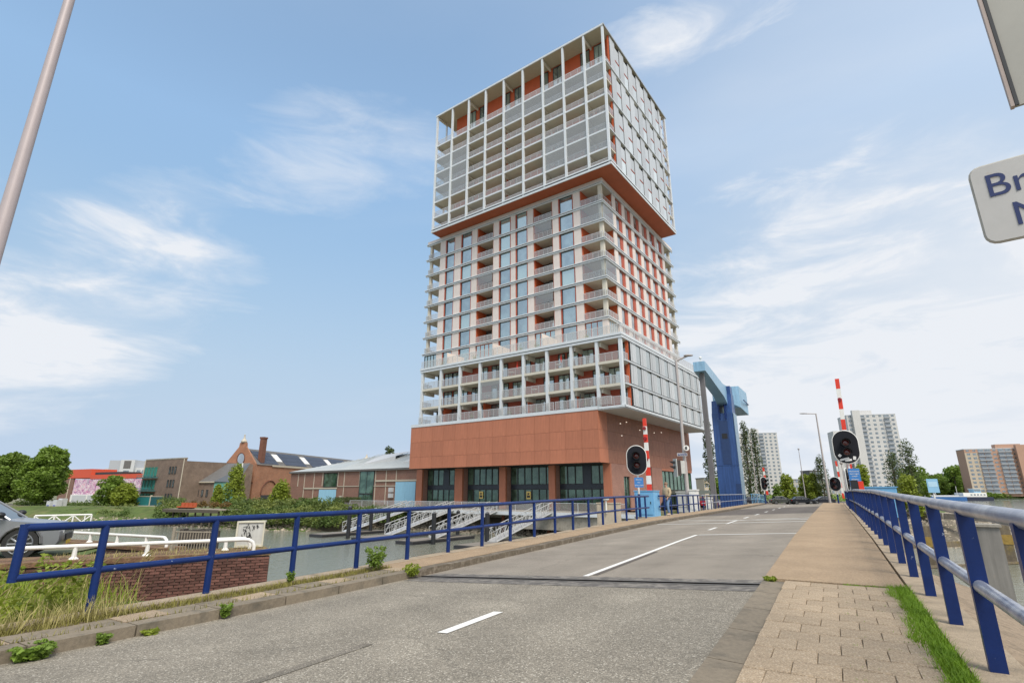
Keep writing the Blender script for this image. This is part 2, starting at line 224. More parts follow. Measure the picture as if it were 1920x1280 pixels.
# ------------------------------------------------------------------ mesh helpers
WM = {}
def link(o, parent=None, W=None):
    col.objects.link(o)
    W = W if W is not None else Matrix.Identity(4)
    o.matrix_basis = W
    if parent is not None:
        o.parent = parent; o.matrix_parent_inverse = WM[parent.name].inverted()
    WM[o.name] = W
    return o
def tag(o, label=None, cat=None, group=None, kind=None):
    if label: o['label'] = label
    if cat: o['category'] = cat
    if group: o['group'] = group
    if kind: o['kind'] = kind
    return o
def root(name, loc, label=None, cat=None, group=None, rz=0):
    o = bpy.data.objects.new(name, None); o.empty_display_size = .2
    link(o, None, Matrix.Translation(Vector(loc)) @ Matrix.Rotation(rz, 4, 'Z'))
    return tag(o, label, cat, group)
def T(x=0, y=0, z=0, rz=0): return Matrix.Translation((x, y, z)) @ Matrix.Rotation(rz, 4, 'Z')
class MB:
    def __init__(s, xf=None): s.v = []; s.f = []; s.mi = []; s.m = 0; s.xf = xf
    def add(s, vs, fs):
        o = len(s.v)
        if s.xf: vs = [s.xf(*p) for p in vs]
        s.v += [tuple(p) for p in vs]; s.f += [tuple(i + o for i in f) for f in fs]; s.mi += [s.m] * len(fs); return s
    def box(s, a0, a1, b0, b1, z0, z1):
        return s.add([(a0, b0, z0), (a1, b0, z0), (a1, b1, z0), (a0, b1, z0), (a0, b0, z1), (a1, b0, z1), (a1, b1, z1), (a0, b1, z1)],
                     [(0, 3, 2, 1), (4, 5, 6, 7), (0, 1, 5, 4), (1, 2, 6, 5), (2, 3, 7, 6), (3, 0, 4, 7)])
    def quad(s, *p): return s.add(p, [tuple(range(len(p)))])
    def prism(s, poly, z0, z1):
        n = len(poly)
        return s.add([(x, y, z0) for x, y in poly] + [(x, y, z1) for x, y in poly], [tuple(range(n))[::-1], tuple(range(n, 2 * n))] + [(i, (i + 1) % n, (i + 1) % n + n, i + n) for i in range(n)])
    def tube(s, pts, r, seg=10, caps=True, r1=None):
        pts = [Vector(p) for p in pts]; n = len(pts); rings = []; up = Vector((0, 0, 1)); prev = None; vs = []
        for i, p in enumerate(pts):
            t = (pts[min(i + 1, n - 1)] - pts[max(i - 1, 0)]).normalized()
            if prev is None:
                q = t.cross(up) if abs(t.z) < .95 else t.cross(Vector((1, 0, 0))); q.normalize()
            else: q = (prev - t * prev.dot(t)).normalized()
            prev = q; b = t.cross(q); rr = r if r1 is None else r + (r1 - r) * i / max(1, n - 1)
            if isinstance(r, (list, tuple)): rr = r[i]
            vs += [p + (q * math.cos(2 * math.pi * k / seg) + b * math.sin(2 * math.pi * k / seg)) * rr for k in range(seg)]
        fs = [(i * seg + k, i * seg + (k + 1) % seg, (i + 1) * seg + (k + 1) % seg, (i + 1) * seg + k) for i in range(n - 1) for k in range(seg)]
        if caps: fs += [tuple(range(seg))[::-1], tuple((n - 1) * seg + k for k in range(seg))]
        return s.add(vs, fs)
    def sphere(s, c, rx, ry=None, rz=None, u=12, v=8):
        ry = ry or rx; rz = rz or rx; vs = [(c[0], c[1], c[2] + rz)]
        for j in range(1, v):
            th = math.pi * j / v
            vs += [(c[0] + rx * math.sin(th) * math.cos(2 * math.pi * i / u), c[1] + ry * math.sin(th) * math.sin(2 * math.pi * i / u), c[2] + rz * math.cos(th)) for i in range(u)]
        vs.append((c[0], c[1], c[2] - rz)); fs = []
        for i in range(u):
            fs.append((0, 1 + i, 1 + (i + 1) % u)); fs.append((len(vs) - 1, 1 + (v - 2) * u + (i + 1) % u, 1 + (v - 2) * u + i))
            for j in range(v - 2): fs.append((1 + j * u + i, 1 + (j + 1) * u + i, 1 + (j + 1) * u + (i + 1) % u, 1 + j * u + (i + 1) % u))
        return s.add(vs, fs)
    def mesh(s, name, mats, uv=True):
        me = bpy.data.meshes.new(name); me.from_pydata(s.v, [], s.f)
        for m in (mats if isinstance(mats, (list, tuple)) else [mats]): me.materials.append(m)
        if any(s.mi): me.polygons.foreach_set('material_index', s.mi)
        if uv:
            ul = me.uv_layers.new(name='UVMap'); me.update()
            for p in me.polygons:
                nn = p.normal
                for li in p.loop_indices:
                    c = me.vertices[me.loops[li].vertex_index].co
                    if abs(nn.z) > .8: ul.data[li].uv = (c.x, c.y)
                    else:
                        h = Vector((-nn.y, nn.x)); h.normalize(); ul.data[li].uv = (c.x * h.x + c.y * h.y, c.z)
        me.update(); return me
    def build(s, name, mats, parent=None, W=None, smooth=False, uv=True):
        """vertices are in the space of W (world if W is None)"""
        if W is None:
            W = Matrix.Translation(WM[parent.name].translation) if parent is not None else (Matrix.Translation(Vector(s.v[0])) if s.v else Matrix.Identity(4))
            iv = W.translation; s.v = [(x - iv.x, y - iv.y, z - iv.z) for x, y, z in s.v]
        me = s.mesh(name, mats, uv)
        if smooth:
            me.polygons.foreach_set('use_smooth', [True] * len(me.polygons))
        return link(bpy.data.objects.new(name, me), parent, W)
def smooth_angle(o, ang=40):
    me = o.data; me.polygons.foreach_set('use_smooth', [True] * len(me.polygons))
    try: me.set_sharp_from_angle(angle=R(ang))
    except Exception: pass
    return o
CACHE = {}
def blk(name, m, fr, a0, a1, b0, b1, z0, z1, parent, flare=0):
    """a box in frame fr = 4x4 matrix, mesh shared between equal boxes"""
    d = (round(a1 - a0, 3), round(b1 - b0, 3), round(z1 - z0, 3)); key = (d, m.name, name)
    if key not in CACHE:
        mb = MB(); mb.box(-d[0] / 2, d[0] / 2, -d[1] / 2, d[1] / 2, -d[2] / 2, d[2] / 2); CACHE[key] = mb.mesh(name, m)
    o = bpy.data.objects.new(name, CACHE[key])
    return link(o, parent, fr @ Matrix.Translation(((a0 + a1) / 2, (b0 + b1) / 2, (z0 + z1) / 2)))
def copy_tree(o, W=None, parent=None, kids=None):
    """copy of a thing, its parts and their sub-parts"""
    c = o.copy(); col.objects.link(c)
    if parent is not None: c.parent = parent
    if W is not None: c.matrix_basis = W
    WM[c.name] = W if W is not None else WM[o.name]
    for ch in KIDS.get(o.name, []): copy_tree(ch, None, c)
    return c
KIDS = {}
def index_kids():
    KIDS.clear()
    for o in col.objects:
        if o.parent: KIDS.setdefault(o.parent.name, []).append(o)
def text(body, size, m, parent, W, name='lettering', align='CENTER', ext=.002):
    cu = bpy.data.curves.new(name, 'FONT'); cu.body = body; cu.size = size; cu.extrude = ext; cu.align_x = align; cu.align_y = 'CENTER'; cu.materials.append(m)
    tmp = bpy.data.objects.new(name, cu); me = bpy.data.meshes.new_from_object(tmp); me.materials.clear(); me.materials.append(m); bpy.data.objects.remove(tmp)
    return link(bpy.data.objects.new(name, me), parent, W)

# ------------------------------------------------------------------ bridge frame: s along the road, t across to the right
P0 = Vector((-5.378, 7.361)); D = Vector((.5074, .8617)).normalized(); Nn = Vector((D.y, -D.x))
BR = Matrix.Translation((P0.x, P0.y, 0)) @ Matrix.Rotation(math.atan2(D.y, D.x), 4, 'Z')     # x = s, y = -t
def st(s, t, z=0): return Vector((P0.x + D.x * s + Nn.x * t, P0.y + D.y * s + Nn.y * t, z))
def ease(x): x = max(0, min(1, x)); return x * x * (3 - 2 * x)
def zl(s):
    k = max(-1, min(s, 24)) / 1.5
    z = 1.062 * (-1.3832 + .00056 * k + .002302 * k * k - .0000997 * k ** 3)
    if s > 24: z = -1.267 - .02 * ease((s - 24) / 20)
    return z - 1.45 * ease((s - 68) / 42)
def zr(s):
    k = (max(-6, min(s, 12.14)) - 1.64) / 1.5
    z = -1.179 + .0157 * k + .00059 * k * k
    if s > 12.14: z += .055 * ease((s - 12.14) / 14)
    return z - 1.72 * ease((s - 55) / 55)
def zroad(s, t):
    a = (t - 1.25) / 6.1
    return (zl(s) - .13) * (1 - a) + (zr(s) - .10) * a
def srange(a, b, step):
    n = max(1, int(math.ceil((b - a) / step))); return [a + (b - a) * i / n for i in range(n + 1)]
def strip(mb, s0, s1, t0, t1, zf, step=1.0, nt=1, off=0):
    S = srange(s0, s1, step); Tt = [t0 + (t1 - t0) * j / nt for j in range(nt + 1)]; vs = [st(s, t, zf(s, t) + off) for s in S for t in Tt]; k = nt + 1
    mb.add(vs, [(i * k + j, i * k + j + 1, (i + 1) * k + j + 1, (i + 1) * k + j) for i in range(len(S) - 1) for j in range(nt)])
def solid(mb, s0, s1, t0, t1, zf, th, step=1.0):
    S = srange(s0, s1, step); vs = []
    for s in S: vs += [st(s, t0, zf(s, t0)), st(s, t1, zf(s, t1)), st(s, t1, zf(s, t1) - th), st(s, t0, zf(s, t0) - th)]
    fs = []
    for i in range(len(S) - 1):
        a, b = i * 4, i * 4 + 4
        fs += [(a, a + 1, b + 1, b), (a + 1, a + 2, b + 2, b + 1), (a + 2, a + 3, b + 3, b + 2), (a + 3, a, b, b + 3)]
    fs += [(3, 2, 1, 0), tuple(len(vs) - 4 + i for i in range(4))]
    mb.add(vs, fs)
ZL = lambda s, t: zl(s); ZR = lambda s, t: zr(s)
def S_(name, mb, m, **k): return tag(mb.build(name, m, **k), kind='structure')
# ================================================================== SETTING
# water
m = bpy.data.materials.new('water'); m.use_nodes = True; n = m.node_tree.nodes; l = m.node_tree.links; b = n['Principled BSDF']
b.inputs['Base Color'].default_value = (.21, .22, .175, 1); b.inputs['Roughness'].default_value = .07; b.inputs['Specular IOR Level'].default_value = .5; b.inputs['IOR'].default_value = 1.33
tcn = n.new('ShaderNodeTexCoord'); mpn = n.new('ShaderNodeMapping'); mpn.inputs['Scale'].default_value = (1.0, 1.9, 1); mpn.inputs['Rotation'].default_value = (0, 0, R(30)); l.new(tcn.outputs['Object'], mpn.inputs[0])
nz = n.new('ShaderNodeTexNoise'); nz.inputs['Scale'].default_value = 1.5; nz.inputs['Detail'].default_value = 7; nz.inputs['Roughness'].default_value = .6; nz.inputs['Distortion'].default_value = .6; l.new(mpn.outputs[0], nz.inputs[0])
bp = n.new('ShaderNodeBump'); bp.inputs['Strength'].default_value = .6; bp.inputs['Distance'].default_value = .11; l.new(nz.outputs[0], bp.inputs['Height']); l.new(bp.outputs[0], b.inputs['Normal'])
m_water = m
ZW = -5.3
S_('water', MB().quad((-3000, -600, ZW), (3000, -600, ZW), (3000, 4000, ZW), (-3000, 4000, ZW)), m_water)

m_land = mat('ground_gravel', (.20, .175, .13), .95, var=.3, scale=.8, c2=(.10, .14, .03), c2s=.12, c2lo=.45, c2hi=.6, bump=.3)
m_bank = mat('bank_stone', (.13, .11, .08), .95, var=.4, scale=3, c2=(.13, .13, .06), c2s=.5, bump=1, bscale=4)
m_green = mat('grass_ground', (.075, .11, .022), .95, var=.45, scale=.5, c2=(.14, .13, .05), c2s=.3, bump=.5, bscale=8)
WL = [(-900,300),(-400,150),(-150,100),(-62,91),(-29,76),(-21.4,85.4),(12.5,60.6),(18,56),(26,52),(43,53.5),(52,55),(63,66),(78,90),(100,125),(245,345),(700,1500)]
SH = [(-900,330),(-400,172),(-150,116),(-58,101),(-29,88),(-18.4,89.4),(15.4,64.6),(21,62),(28,66),(40,69),(53,67.5),(60,75),(72,94),(93,127),(228,345),(660,1500)]
mb = MB(); vs = [(x, y, -5.8) for x, y in WL] + [(x, y, -2.62) for x, y in SH]; k = len(WL)
mb.add(vs, [(i, i + 1, k + i + 1, k + i) for i in range(4, k - 1)]); S_('river_bank', mb, m_bank)
mb = MB(); mb.add(vs, [(i, i + 1, k + i + 1, k + i) for i in range(4)]); S_('river_bank', mb, m_green)
S_('far_ground', MB().add([(x, y, -2.62) for x, y in SH] + [(-900, 1500, -2.62)], [tuple(range(len(SH) + 1))]), m_land)
# far bank of the wide river
S_('opposite_bank', MB().add([(150, 560, -5.6), (300, 430, -5.6), (700, 330, -5.6), (1600, 250, -5.6), (160, 572, -3.3), (306, 440, -3.3), (706, 342, -3.3), (1600, 265, -3.3), (1600, 1500, -3.3), (160, 1500, -3.3)],
   [(0, 1, 5, 4), (1, 2, 6, 5), (2, 3, 7, 6), (4, 5, 6, 7, 8, 9)]), m_green)
# near ground left of the bridge
def gpoly(name, pts, z, m, th=None):
    mb = MB()
    if th: mb.prism([(p[0], p[1]) for p in pts], z - th, z)
    else: mb.add([(p[0], p[1], z) for p in pts], [tuple(range(len(pts)))])
    return S_(name, mb, m)
e0 = st(-30, -.2); e1 = st(.75, -.2); 
gpoly('near_ground', [(e0.x, e0.y), (e1.x, e1.y), (-7.3, 9.4), (-9.9, 11.6), (-11.4, 14.3), (-13.6, 19.0), (-40, 27), (-90, 32), (-90, -30)], -1.74, m_green, 4.2)
gpoly('quay_road', [(-60, 8.0), (-21, 9.6), (-12.2, 13.6), (-13.4, 18.4), (-30, 22.0), (-60, 24)], -1.70, m_land)
e2 = st(-30, 9.9); e3 = st(3.4, 9.9); e4 = st(5.2, 14.5); e5 = st(-30, 17)
mb = MB(); mb.add([(e2.x, e2.y, -1.75), (e3.x, e3.y, -1.9), (e4.x, e4.y, -5.6), (e5.x, e5.y, -5.6)], [(0, 3, 2, 1)]); S_('near_bank', mb, m_dirt)

# ---- bridge carriageway
mb = MB(); solid(mb, -30, 4.9, -.15, 9.5, lambda s, t: zroad(s, max(1.2, min(7.4, t))) - .25, 4.5, 2); S_('bridge_abutment', mb, m_conc)
mb = MB(); solid(mb, 5.0, 37.5, -.15, 9.5, lambda s, t: zroad(s, max(1.2, min(7.4, t))) - .25, .85, 2); S_('bridge_deck', mb, m_conc)
mb = MB(); solid(mb, 37.6, 60, -.15, 9.5, lambda s, t: zroad(s, max(1.2, min(7.4, t))) - .25, .6, 2); S_('bridge_leaf', mb, m_dsteel)
mb = MB(); solid(mb, 60.1, 118, -.15, 9.5, lambda s, t: zroad(s, max(1.2, min(7.4, t))) - .25, 3.2, 2); S_('bridge_ramp', mb, m_conc)
for s0 in (16, 36.5):
    mb = MB(); solid(mb, s0, s0 + 1.4, .6, 8.7, lambda s, t: -2.55, 3.6, 2); S_('bridge_pier', mb, m_conc)
def road(name, s0, s1, m): mb = MB(); strip(mb, s0, s1, 1.15, 7.45, zroad, .75, 4); return S_(name, mb, m)
road('road_surface', -30, 4.86, m_asph); road('road_surface', 5.14, 31, m_asph2); road('road_surface', 31, 47, m_asph3); road('road_surface', 47, 80, m_asph2); road('road_surface', 80, 118, m_asph3)
# tar band either side of the joint, and the steel joint
mb = MB(); strip(mb, 4.45, 4.85, 1.3, 7.38, zroad, .3, 4, .004); strip(mb, 5.15, 5.42, 1.3, 7.38, zroad, .3, 4, .004); S_('tar_band', mb, mat('tar', (.11, .10, .09), .8, var=.35, scale=8, c2=(.21, .19, .165), c2s=6, c2lo=.45, c2hi=.6))
mb = MB()
for t0, t1 in ((1.2, 7.42),):
    for a, bb, o in ((4.86, 4.94, .006), (5.06, 5.14, .006)):
        strip(mb, a, bb, t0, t1, zroad, .3, 4, o)
    strip(mb, 4.94, 5.06, t0, t1, zroad, .3, 4, -.03)
jt = S_('expansion_joint', mb, mat('joint_steel', (.14, .13, .12), .6, .3, var=.3, scale=6))
# repaired patch in the near lane
mb = MB(); strip(mb, -.75, .7, 4.12, 4.24, zroad, .3, 1, .0045); S_('road_patch', mb, asphalt('asphalt_patch', (.205, .182, .148), (.42, .38, .32), .55, 95, .3))
# road markings, 4 mm above
def mark(s0, s1, t0, t1, name='road_marking'):
    mb = MB(); strip(mb, s0, s1, t0, t1, zroad, .6, 2, .007); return S_(name, mb, m_white)
def markq(p, name='road_marking'):
    mb = MB(); mb.add([st(s, t, zroad(s, t) + .008) for s, t in p], [(0, 1, 2, 3)]); return S_(name, mb, m_white)
mb = MB(); strip(mb, 5.6, 9.4, 4.57, 4.66, zroad, .5, 1, .005); S_('line_shadow', mb, m_asph3)  # dark line shadow beside the centre marking, laid on as darker asphalt
mark(1.30, 2.42, 4.56, 4.69); mark(5.45, 14.35, 4.44, 4.55); mark(14.25, 14.40, 4.55, 7.34)
mark(16.6, 18.0, 4.38, 4.49); mark(20.4, 23.2, 4.36, 4.47)
mark(20.9, 21.08, 1.4, 4.3); mark(20.9, 21.08, 4.55, 7.3); markq([(22.3, 1.5), (22.3, 1.7), (24.2, 7.3), (24.0, 7.3)]); markq([(24.6, 1.5), (24.4, 1.5), (22.5, 7.3), (22.7, 7.3)])
for s0 in (25.5, 30, 35, 40, 45, 50, 55, 60, 66): mark(s0, s0 + 1.6, 4.35, 4.47)
# ---- right footway: kerb stones, pavers, slab
kerbg = root('kerb', st(0, 7.5, zr(0)), 'flush grey kerb stones between carriageway and paved footway', 'kerb'); kerbg['kind'] = 'structure'
for i in range(-6, 5):
    s0 = i * 1.0 + .04; mb = MB(); solid(mb, s0, s0 + .985, 7.36, 7.63, lambda s, t: zr(s) - .035 + .012 * (t < 7.5), .25, 1); mb.build('kerb_stone', m_kerb, kerbg)
solid(mb := MB(), -30, -6, 7.36, 7.63, lambda s, t: zr(s) - .035, .25, 3); S_('kerb_run', mb, m_kerb)
pav = root('pavement', st(0, 8.2, zr(0)), 'footway of square beige pavers in running bond', 'pavement'); pav['kind'] = 'structure'
random.seed(3)
mb = MB(); solid(mb, -30, 4.92, 7.63, 8.87, lambda s, t: zr(s) - .022, .1, 2); mb.build('sand_bed', mat('joint_sand', (.105, .09, .06), 1, var=.3, scale=30, bump=.5), pav)
pm = MB(); pm.add([(-.150, -.150, -.06), (.1505, -.1505, -.06), (.1505, .1505, -.06), (-.1505, .1505, -.06), (-.1505, -.1505, -.006), (.1505, -.1505, -.006), (.1505, .1505, -.006), (-.1505, .1505, -.006),
    (-.146, -.146, 0), (.146, -.146, 0), (.146, .146, 0), (-.146, .146, 0)], [(0, 1, 5, 4), (1, 2, 6, 5), (2, 3, 7, 6), (3, 0, 4, 7), (4, 5, 9, 8), (5, 6, 10, 9), (6, 7, 11, 10), (7, 4, 8, 11), (8, 9, 10, 11)])
full = pm.mesh('paver', m_tile)
hm = MB(); hm.v = [(x, y * .5, z) for x, y, z in pm.v]; hm.f = pm.f; hm.mi = pm.mi; half = hm.mesh('paver', m_tile)
row = 0; s0 = 4.72
while s0 > -3.4:
    ts = ([(7.79 + .305 * j, full) for j in range(4)] if row % 2 == 0 else [(7.715, half)] + [(7.943 + .305 * j, full) for j in range(3)] + [(8.78, half)])
    for tc_, me in ts:
        o = bpy.data.objects.new('paver', me)
        sl = math.atan((zr(s0 + .5) - zr(s0 - .5)))
        W = BR @ Matrix.Translation((s0 + random.uniform(-.004, .004), -tc_, zr(s0) + random.uniform(-.004, .003))) @ Matrix.Rotation(-sl, 4, 'Y') @ Matrix.Rotation(random.uniform(-.02, .02), 4, 'Z') @ Matrix.Rotation(random.uniform(-.008, .008), 4, 'X')
        link(o, pav, W)
    row += 1; s0 -= .309
mb = MB(); solid(mb, 4.98, 117, 7.37, 8.98, ZR, .3, 1); S_('footway_slab', mb, m_walk)
mb = MB(); solid(mb, -30, 75, 9.02, 9.36, lambda s, t: zr(s) - .015, .35, 1); S_('edge_beam', mb, mat('edge_concrete', (.34, .27, .19), .95, var=.25, scale=12, bump=.6, bscale=70, c2=(.17, .14, .10), c2s=3))
mb = MB(); solid(mb, -30, 7.2, 9.365, 10.15, lambda s, t: zr(s) - .05 - max(0, t - 9.4) * .38, .5, .7); S_('gravel_shoulder', mb, m_dirt)
# ---- left footway
mb = MB(); solid(mb, -30, 117, -.15, .17, ZL, .4, 1.5); S_('edge_beam', mb, bpy.data.materials['edge_concrete'])
mb = MB(); solid(mb, -30, 5.0, .17, .52, lambda s, t: zl(s) - .03, .3, 1); S_('verge_soil', mb, m_soil)
lpav = root('pavement', st(0, .75, zl(0)), 'narrow left footway of slabs and long kerb stones', 'pavement'); lpav['kind'] = 'structure'
for i in range(-9, 10):
    s0 = i * .52; mb = MB(); dz = random.uniform(-.008, .006); solid(mb, s0, s0 + .507, .53, .93, lambda s, t: zl(s) - .012 + dz + .006 * math.sin(s * 3), .12, .6); mb.build('paving_slab', m_kerb if i % 3 else m_tile, lpav)
for i in range(-5, 5):
    s0 = i * 1.0; mb = MB(); solid(mb, s0 + .01, s0 + .99, .96, 1.2, lambda s, t: zl(s) - .01, .3, .5); mb.build('kerb_stone', m_kerb, lpav)
mb = MB(); solid(mb, 5.0, 117, .17, .95, lambda s, t: zl(s) - .01, .3, 1); S_('footway_slab', mb, m_walk)
mb = MB(); solid(mb, 5.0, 117, .97, 1.2, lambda s, t: zl(s) - .015 + .01 * math.sin(s * 11), .3, .4); S_('kerb_run', mb, mat('rough_kerb', (.13, .105, .075), .95, var=.4, scale=14, bump=.8, bscale=40, c2=(.26, .22, .17), c2s=5))

# ================================================================== RAILINGS
def railing(label, s0, n, t, zf, mat_post, mat_rail, top=1.06, mid=.50, rad=.048, endcap=True, square=False, lead=.85, tail=.6, rr=None, group=None, sp=1.5):
    rt = root('bridge_railing', st(s0, t, zf(s0)), label, 'railing', group)
    rr = rr or rad
    for k in range(n):
        s = s0 + k * sp; mb = MB(); base = st(s, t, zf(s) - .02)
        if square:
            q = BR @ Matrix.Translation((s, -t, 0)); vs = []
            for z in (zf(s) - .02, zf(s) + top - rr * .4):
                for a, bb in ((-.03, -.05), (.03, -.05), (.03, .05), (-.03, .05)): vs.append(q @ Vector((a, bb, z)))
            mb.add(vs, [(0, 3, 2, 1), (4, 5, 6, 7), (0, 1, 5, 4), (1, 2, 6, 5), (2, 3, 7, 6), (3, 0, 4, 7)])
            mb.build('post', mat_post, rt)
        else:
            mb.tube([base, base + Vector((0, 0, top + .01))], rad, 12); smooth_angle(mb.build('post', mat_post, rt), 50)
    e = s0 + (n - 1) * sp + tail; b0 = s0 - lead
    for nm, h, r_ in (('top_rail', top, rr), ('middle_rail', mid, rr * .88)):
        pts = [st(s, t, zf(s) + h) for s in srange(b0, e, 1.5)]
        mb = MB(); mb.tube(pts, r_, 14); smooth_angle(mb.build(nm, mat_rail, rt), 50)
    if endcap:
        mb = MB(); mb.tube([st(b0, t, zf(b0) + mid - .04), st(b0, t, zf(b0) + top + .04)], rad, 12); smooth_angle(mb.build('end_post', mat_post, rt), 50)
    return rt
railing('blue tubular railing along the left edge with open loop end beside the grass', 0, 17, 0, zl, m_blue, m_blue)
railing('short blue railing section between the light blue cabinet and the white pier', 27.6, 7, 0, zl, m_blue, m_blue, endcap=False, lead=1.0, tail=.4)
railing('blue railing of the lifting leaf at the foot of the blue bridge tower', 38.3, 16, 0, zl, m_blue, m_rail, endcap=False, lead=.5, tail=.5, rad=.034)
railing('pale railing on the far ramp right of the blue bridge tower', 66, 10, 0, zl, m_lblue, m_lblue, endcap=False, lead=.6, tail=.3, rad=.03)
railing('blue railing with worn grey handrail along the right footway', 1.64 - 3.0, 35, 9.18, zr, m_blue, m_rail, top=1.06, mid=.53, endcap=False, square=True, lead=.5, tail=.4, rr=.05)
# ================================================================== THE TOWER
TX = Matrix.Translation((14.479, 66.634, 0)) @ Matrix.Rotation(R(-36.194), 4, 'Z')     # x = a (along front, right), y = b (depth)
def tw(a, b, z): return TX @ Vector((a, b, z))
tower = root('apartment_tower', tw(-18, 14, -2.6), 'tall stacked apartment tower with white frame balconies on a rust brown base', 'apartment tower')
c_alu = mat('aluminium_white', (.67, .70, .72), .45, .1, var=.06, scale=1, streak=.08)
c_slab = mat('slab_concrete', (.60, .56, .47), .8, var=.08, scale=1, streak=.06)
c_soff = mat('soffit_board', (.44, .39, .29), .8, var=.08)
c_org = mat('orange_cladding', (.50, .095, .028), .6, var=.1, scale=1, streak=.08)
c_rust = mat('rust_soffit', (.36, .085, .03), .6, var=.12, scale=.6)
c_red = mat('red_reveal', (.42, .085, .045), .6, var=.1)
c_pan = mat('pale_panel', (.70, .62, .57), .6, var=.05, rand=.05, streak=.06)
c_scr = mat('metal_screen', (.58, .59, .59), .42, .35, var=.05, rand=.10, streak=.14)
c_scr2 = mat('screen_glass', (.60, .64, .65), .25, .1, var=.06, rand=.16)
c_scr3 = mat('grey_screen_glass', (.40, .44, .45), .25, .15, var=.08, rand=.14, streak=.12)
c_dark = mat('dark_joint', (.035, .037, .04), .6, var=.1)
c_win = windowmat('window_glass', (.06, .085, .085), .42, (.80, .93, .98), curtain=(.32, .42, .38))
c_win2 = windowmat('window_glass_side', (.10, .10, .10), .25, (.9, .93, .95), curtain=(.45, .44, .42))
c_win3 = windowmat('base_window_glass', (.028, .055, .038), .06, (.75, .95, .82))
c_rg = glassmat('railing_glass', (.50, .44, .41), .38, .07)
c_wg = glassmat('winter_garden_glass', (.40, .41, .40), .33, .12)
c_brn = mat('brown_cladding', (.48, .18, .10), .55, .15, var=.07, scale=.5, rand=.07, streak=.12)
c_brns = mat('brown_perforated', (.34, .15, .095), .6, .1, var=.1, scale=1.5, rand=.06, streak=.2, c2=(.36, .17, .11), c2s=4)
c_brick = brickmat('tower_brick', (.40, .19, .14), (.33, .15, .11), (.33, .23, .19), stain=.15)
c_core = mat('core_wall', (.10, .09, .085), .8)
B = lambda name, m, *d, parent=tower: blk(name, m, TX, *d, parent)
def railpane(a0, a1, b, z, h=1.08, axis='a', t=.02, posts=2, m=None, side=0):
    """balcony railing: glass pane under a thin top rail on small posts"""
    rb = MB(); L_ = a1 - a0
    rb.box(-L_ / 2, L_ / 2, -.03, .03, h - .04, h)
    for i in range(posts + 1): x = -L_ / 2 + L_ * i / posts; x = max(-L_ / 2 + .02, min(L_ / 2 - .02, x)); rb.box(x - .02, x + .02, -.02, .02, 0, h - .04)
    key = ('rail', round(L_, 2), posts, h)
    if key not in CACHE: CACHE[key] = rb.mesh('railing', c_alu)
    pk = ('pane', round(L_, 2), h, (m or c_rg).name)
    if pk not in CACHE: CACHE[pk] = MB().box(-L_ / 2 + .05, L_ / 2 - .05, -.008, .008, .05, h - .06).mesh('pane', m or c_rg)
    if axis == 'a': W = TX @ T((a0 + a1) / 2, b, z)
    else: W = TX @ T(b, (a0 + a1) / 2, z, R(90))
    r_ = link(bpy.data.objects.new('balcony_railing', CACHE[key]), tower, W)
    link(bpy.data.objects.new('pane', CACHE[pk]), r_, W @ T(0, -.03 if axis == 'a' else -.03, 0)); return r_
def window(a0, a1, b, z0, z1, axis='a', m=None, mull=0, frame=None, sgn=1):
    """dark frame ring with the pane set back in it as a sub-part; outward is -b (axis a) or +a (axis b)"""
    w_ = a1 - a0; h = z1 - z0; key = ('wf', round(w_, 2), round(h, 2), mull, (frame or c_red).name); f = .07
    if key not in CACHE:
        q = MB(); q.box(-w_ / 2, -w_ / 2 + f, -.05, .08, 0, h); q.box(w_ / 2 - f, w_ / 2, -.05, .08, 0, h); q.box(-w_ / 2 + f, w_ / 2 - f, -.05, .08, 0, f); q.box(-w_ / 2 + f, w_ / 2 - f, -.05, .08, h - f, h)
        for i in range(mull): x = -w_ / 2 + w_ * (i + 1) / (mull + 1); q.box(x - .03, x + .03, -.045, .03, f, h - f)
        CACHE[key] = q.mesh('window', frame or c_red)
    pk = ('wp', round(w_, 2), round(h, 2), (m or c_win).name)
    if pk not in CACHE: CACHE[pk] = MB().box(-w_ / 2 + f, w_ / 2 - f, .032, .05, f, h - f).mesh('pane', m or c_win)
    W = TX @ T((a0 + a1) / 2, b, z0) if axis == 'a' else TX @ T(b, (a0 + a1) / 2, z0, R(90))
    o = link(bpy.data.objects.new('window', CACHE[key]), tower, W); link(bpy.data.objects.new('pane', CACHE[pk]), o, W); return o

# ---------- upper block
ZU = [46.3, 49.2, 52.4, 55.5, 58.6, 61.7, 64.7]; ZT = 71.45
cols_u = [-36.1, -32.05, -27.95, -23.85, -19.7, -15.55, -11.45, -7.45, -3.5, -.12]
random.seed(11)
for i, a in enumerate(cols_u):
    B('column', c_alu, a - .17, a + .17, -.22, .12, 46.35, ZT - .1)
for z in ZU[1:]:
    B('floor_slab', c_slab, -35.95, -.05, .0, 26.6, z - .26, z)
    B('slab_edge', c_alu, -36.05, -.02, -.08, .0, z - .27, z + .02)
B('floor_slab', c_alu, -36.35, .15, -.25, 27.05, 46.02, 46.34); B('fascia', c_alu, -36.3, .2, -.32, -.26, 46.5, 46.72); B('fascia', c_alu, .16, .22, -.32, 27.05, 46.5, 46.72)
B('fascia', c_dark, -36.2, .1, -.2, -.1, 46.34, 46.6)
B('soffit', c_rust, -36.2, .05, -.1, 26.9, 45.97, 46.015)
B('roof', c_soff, -36.3, .1, -.15, 26.95, ZT - .12, ZT + .02); B('roof_edge', c_alu, -36.4, .22, -.3, -.16, ZT - .1, ZT + .16); B('roof_edge', m_grey, .11, .24, -.3, 27.1, ZT - .1, ZT + .16); B('roof_edge', c_alu, -36.4, .22, -.29, -.17, ZT + .19, ZT + .25)
B('core_wall', c_org, -33.4, -.42, 2.62, 24.7, 46.35, ZT - .14)
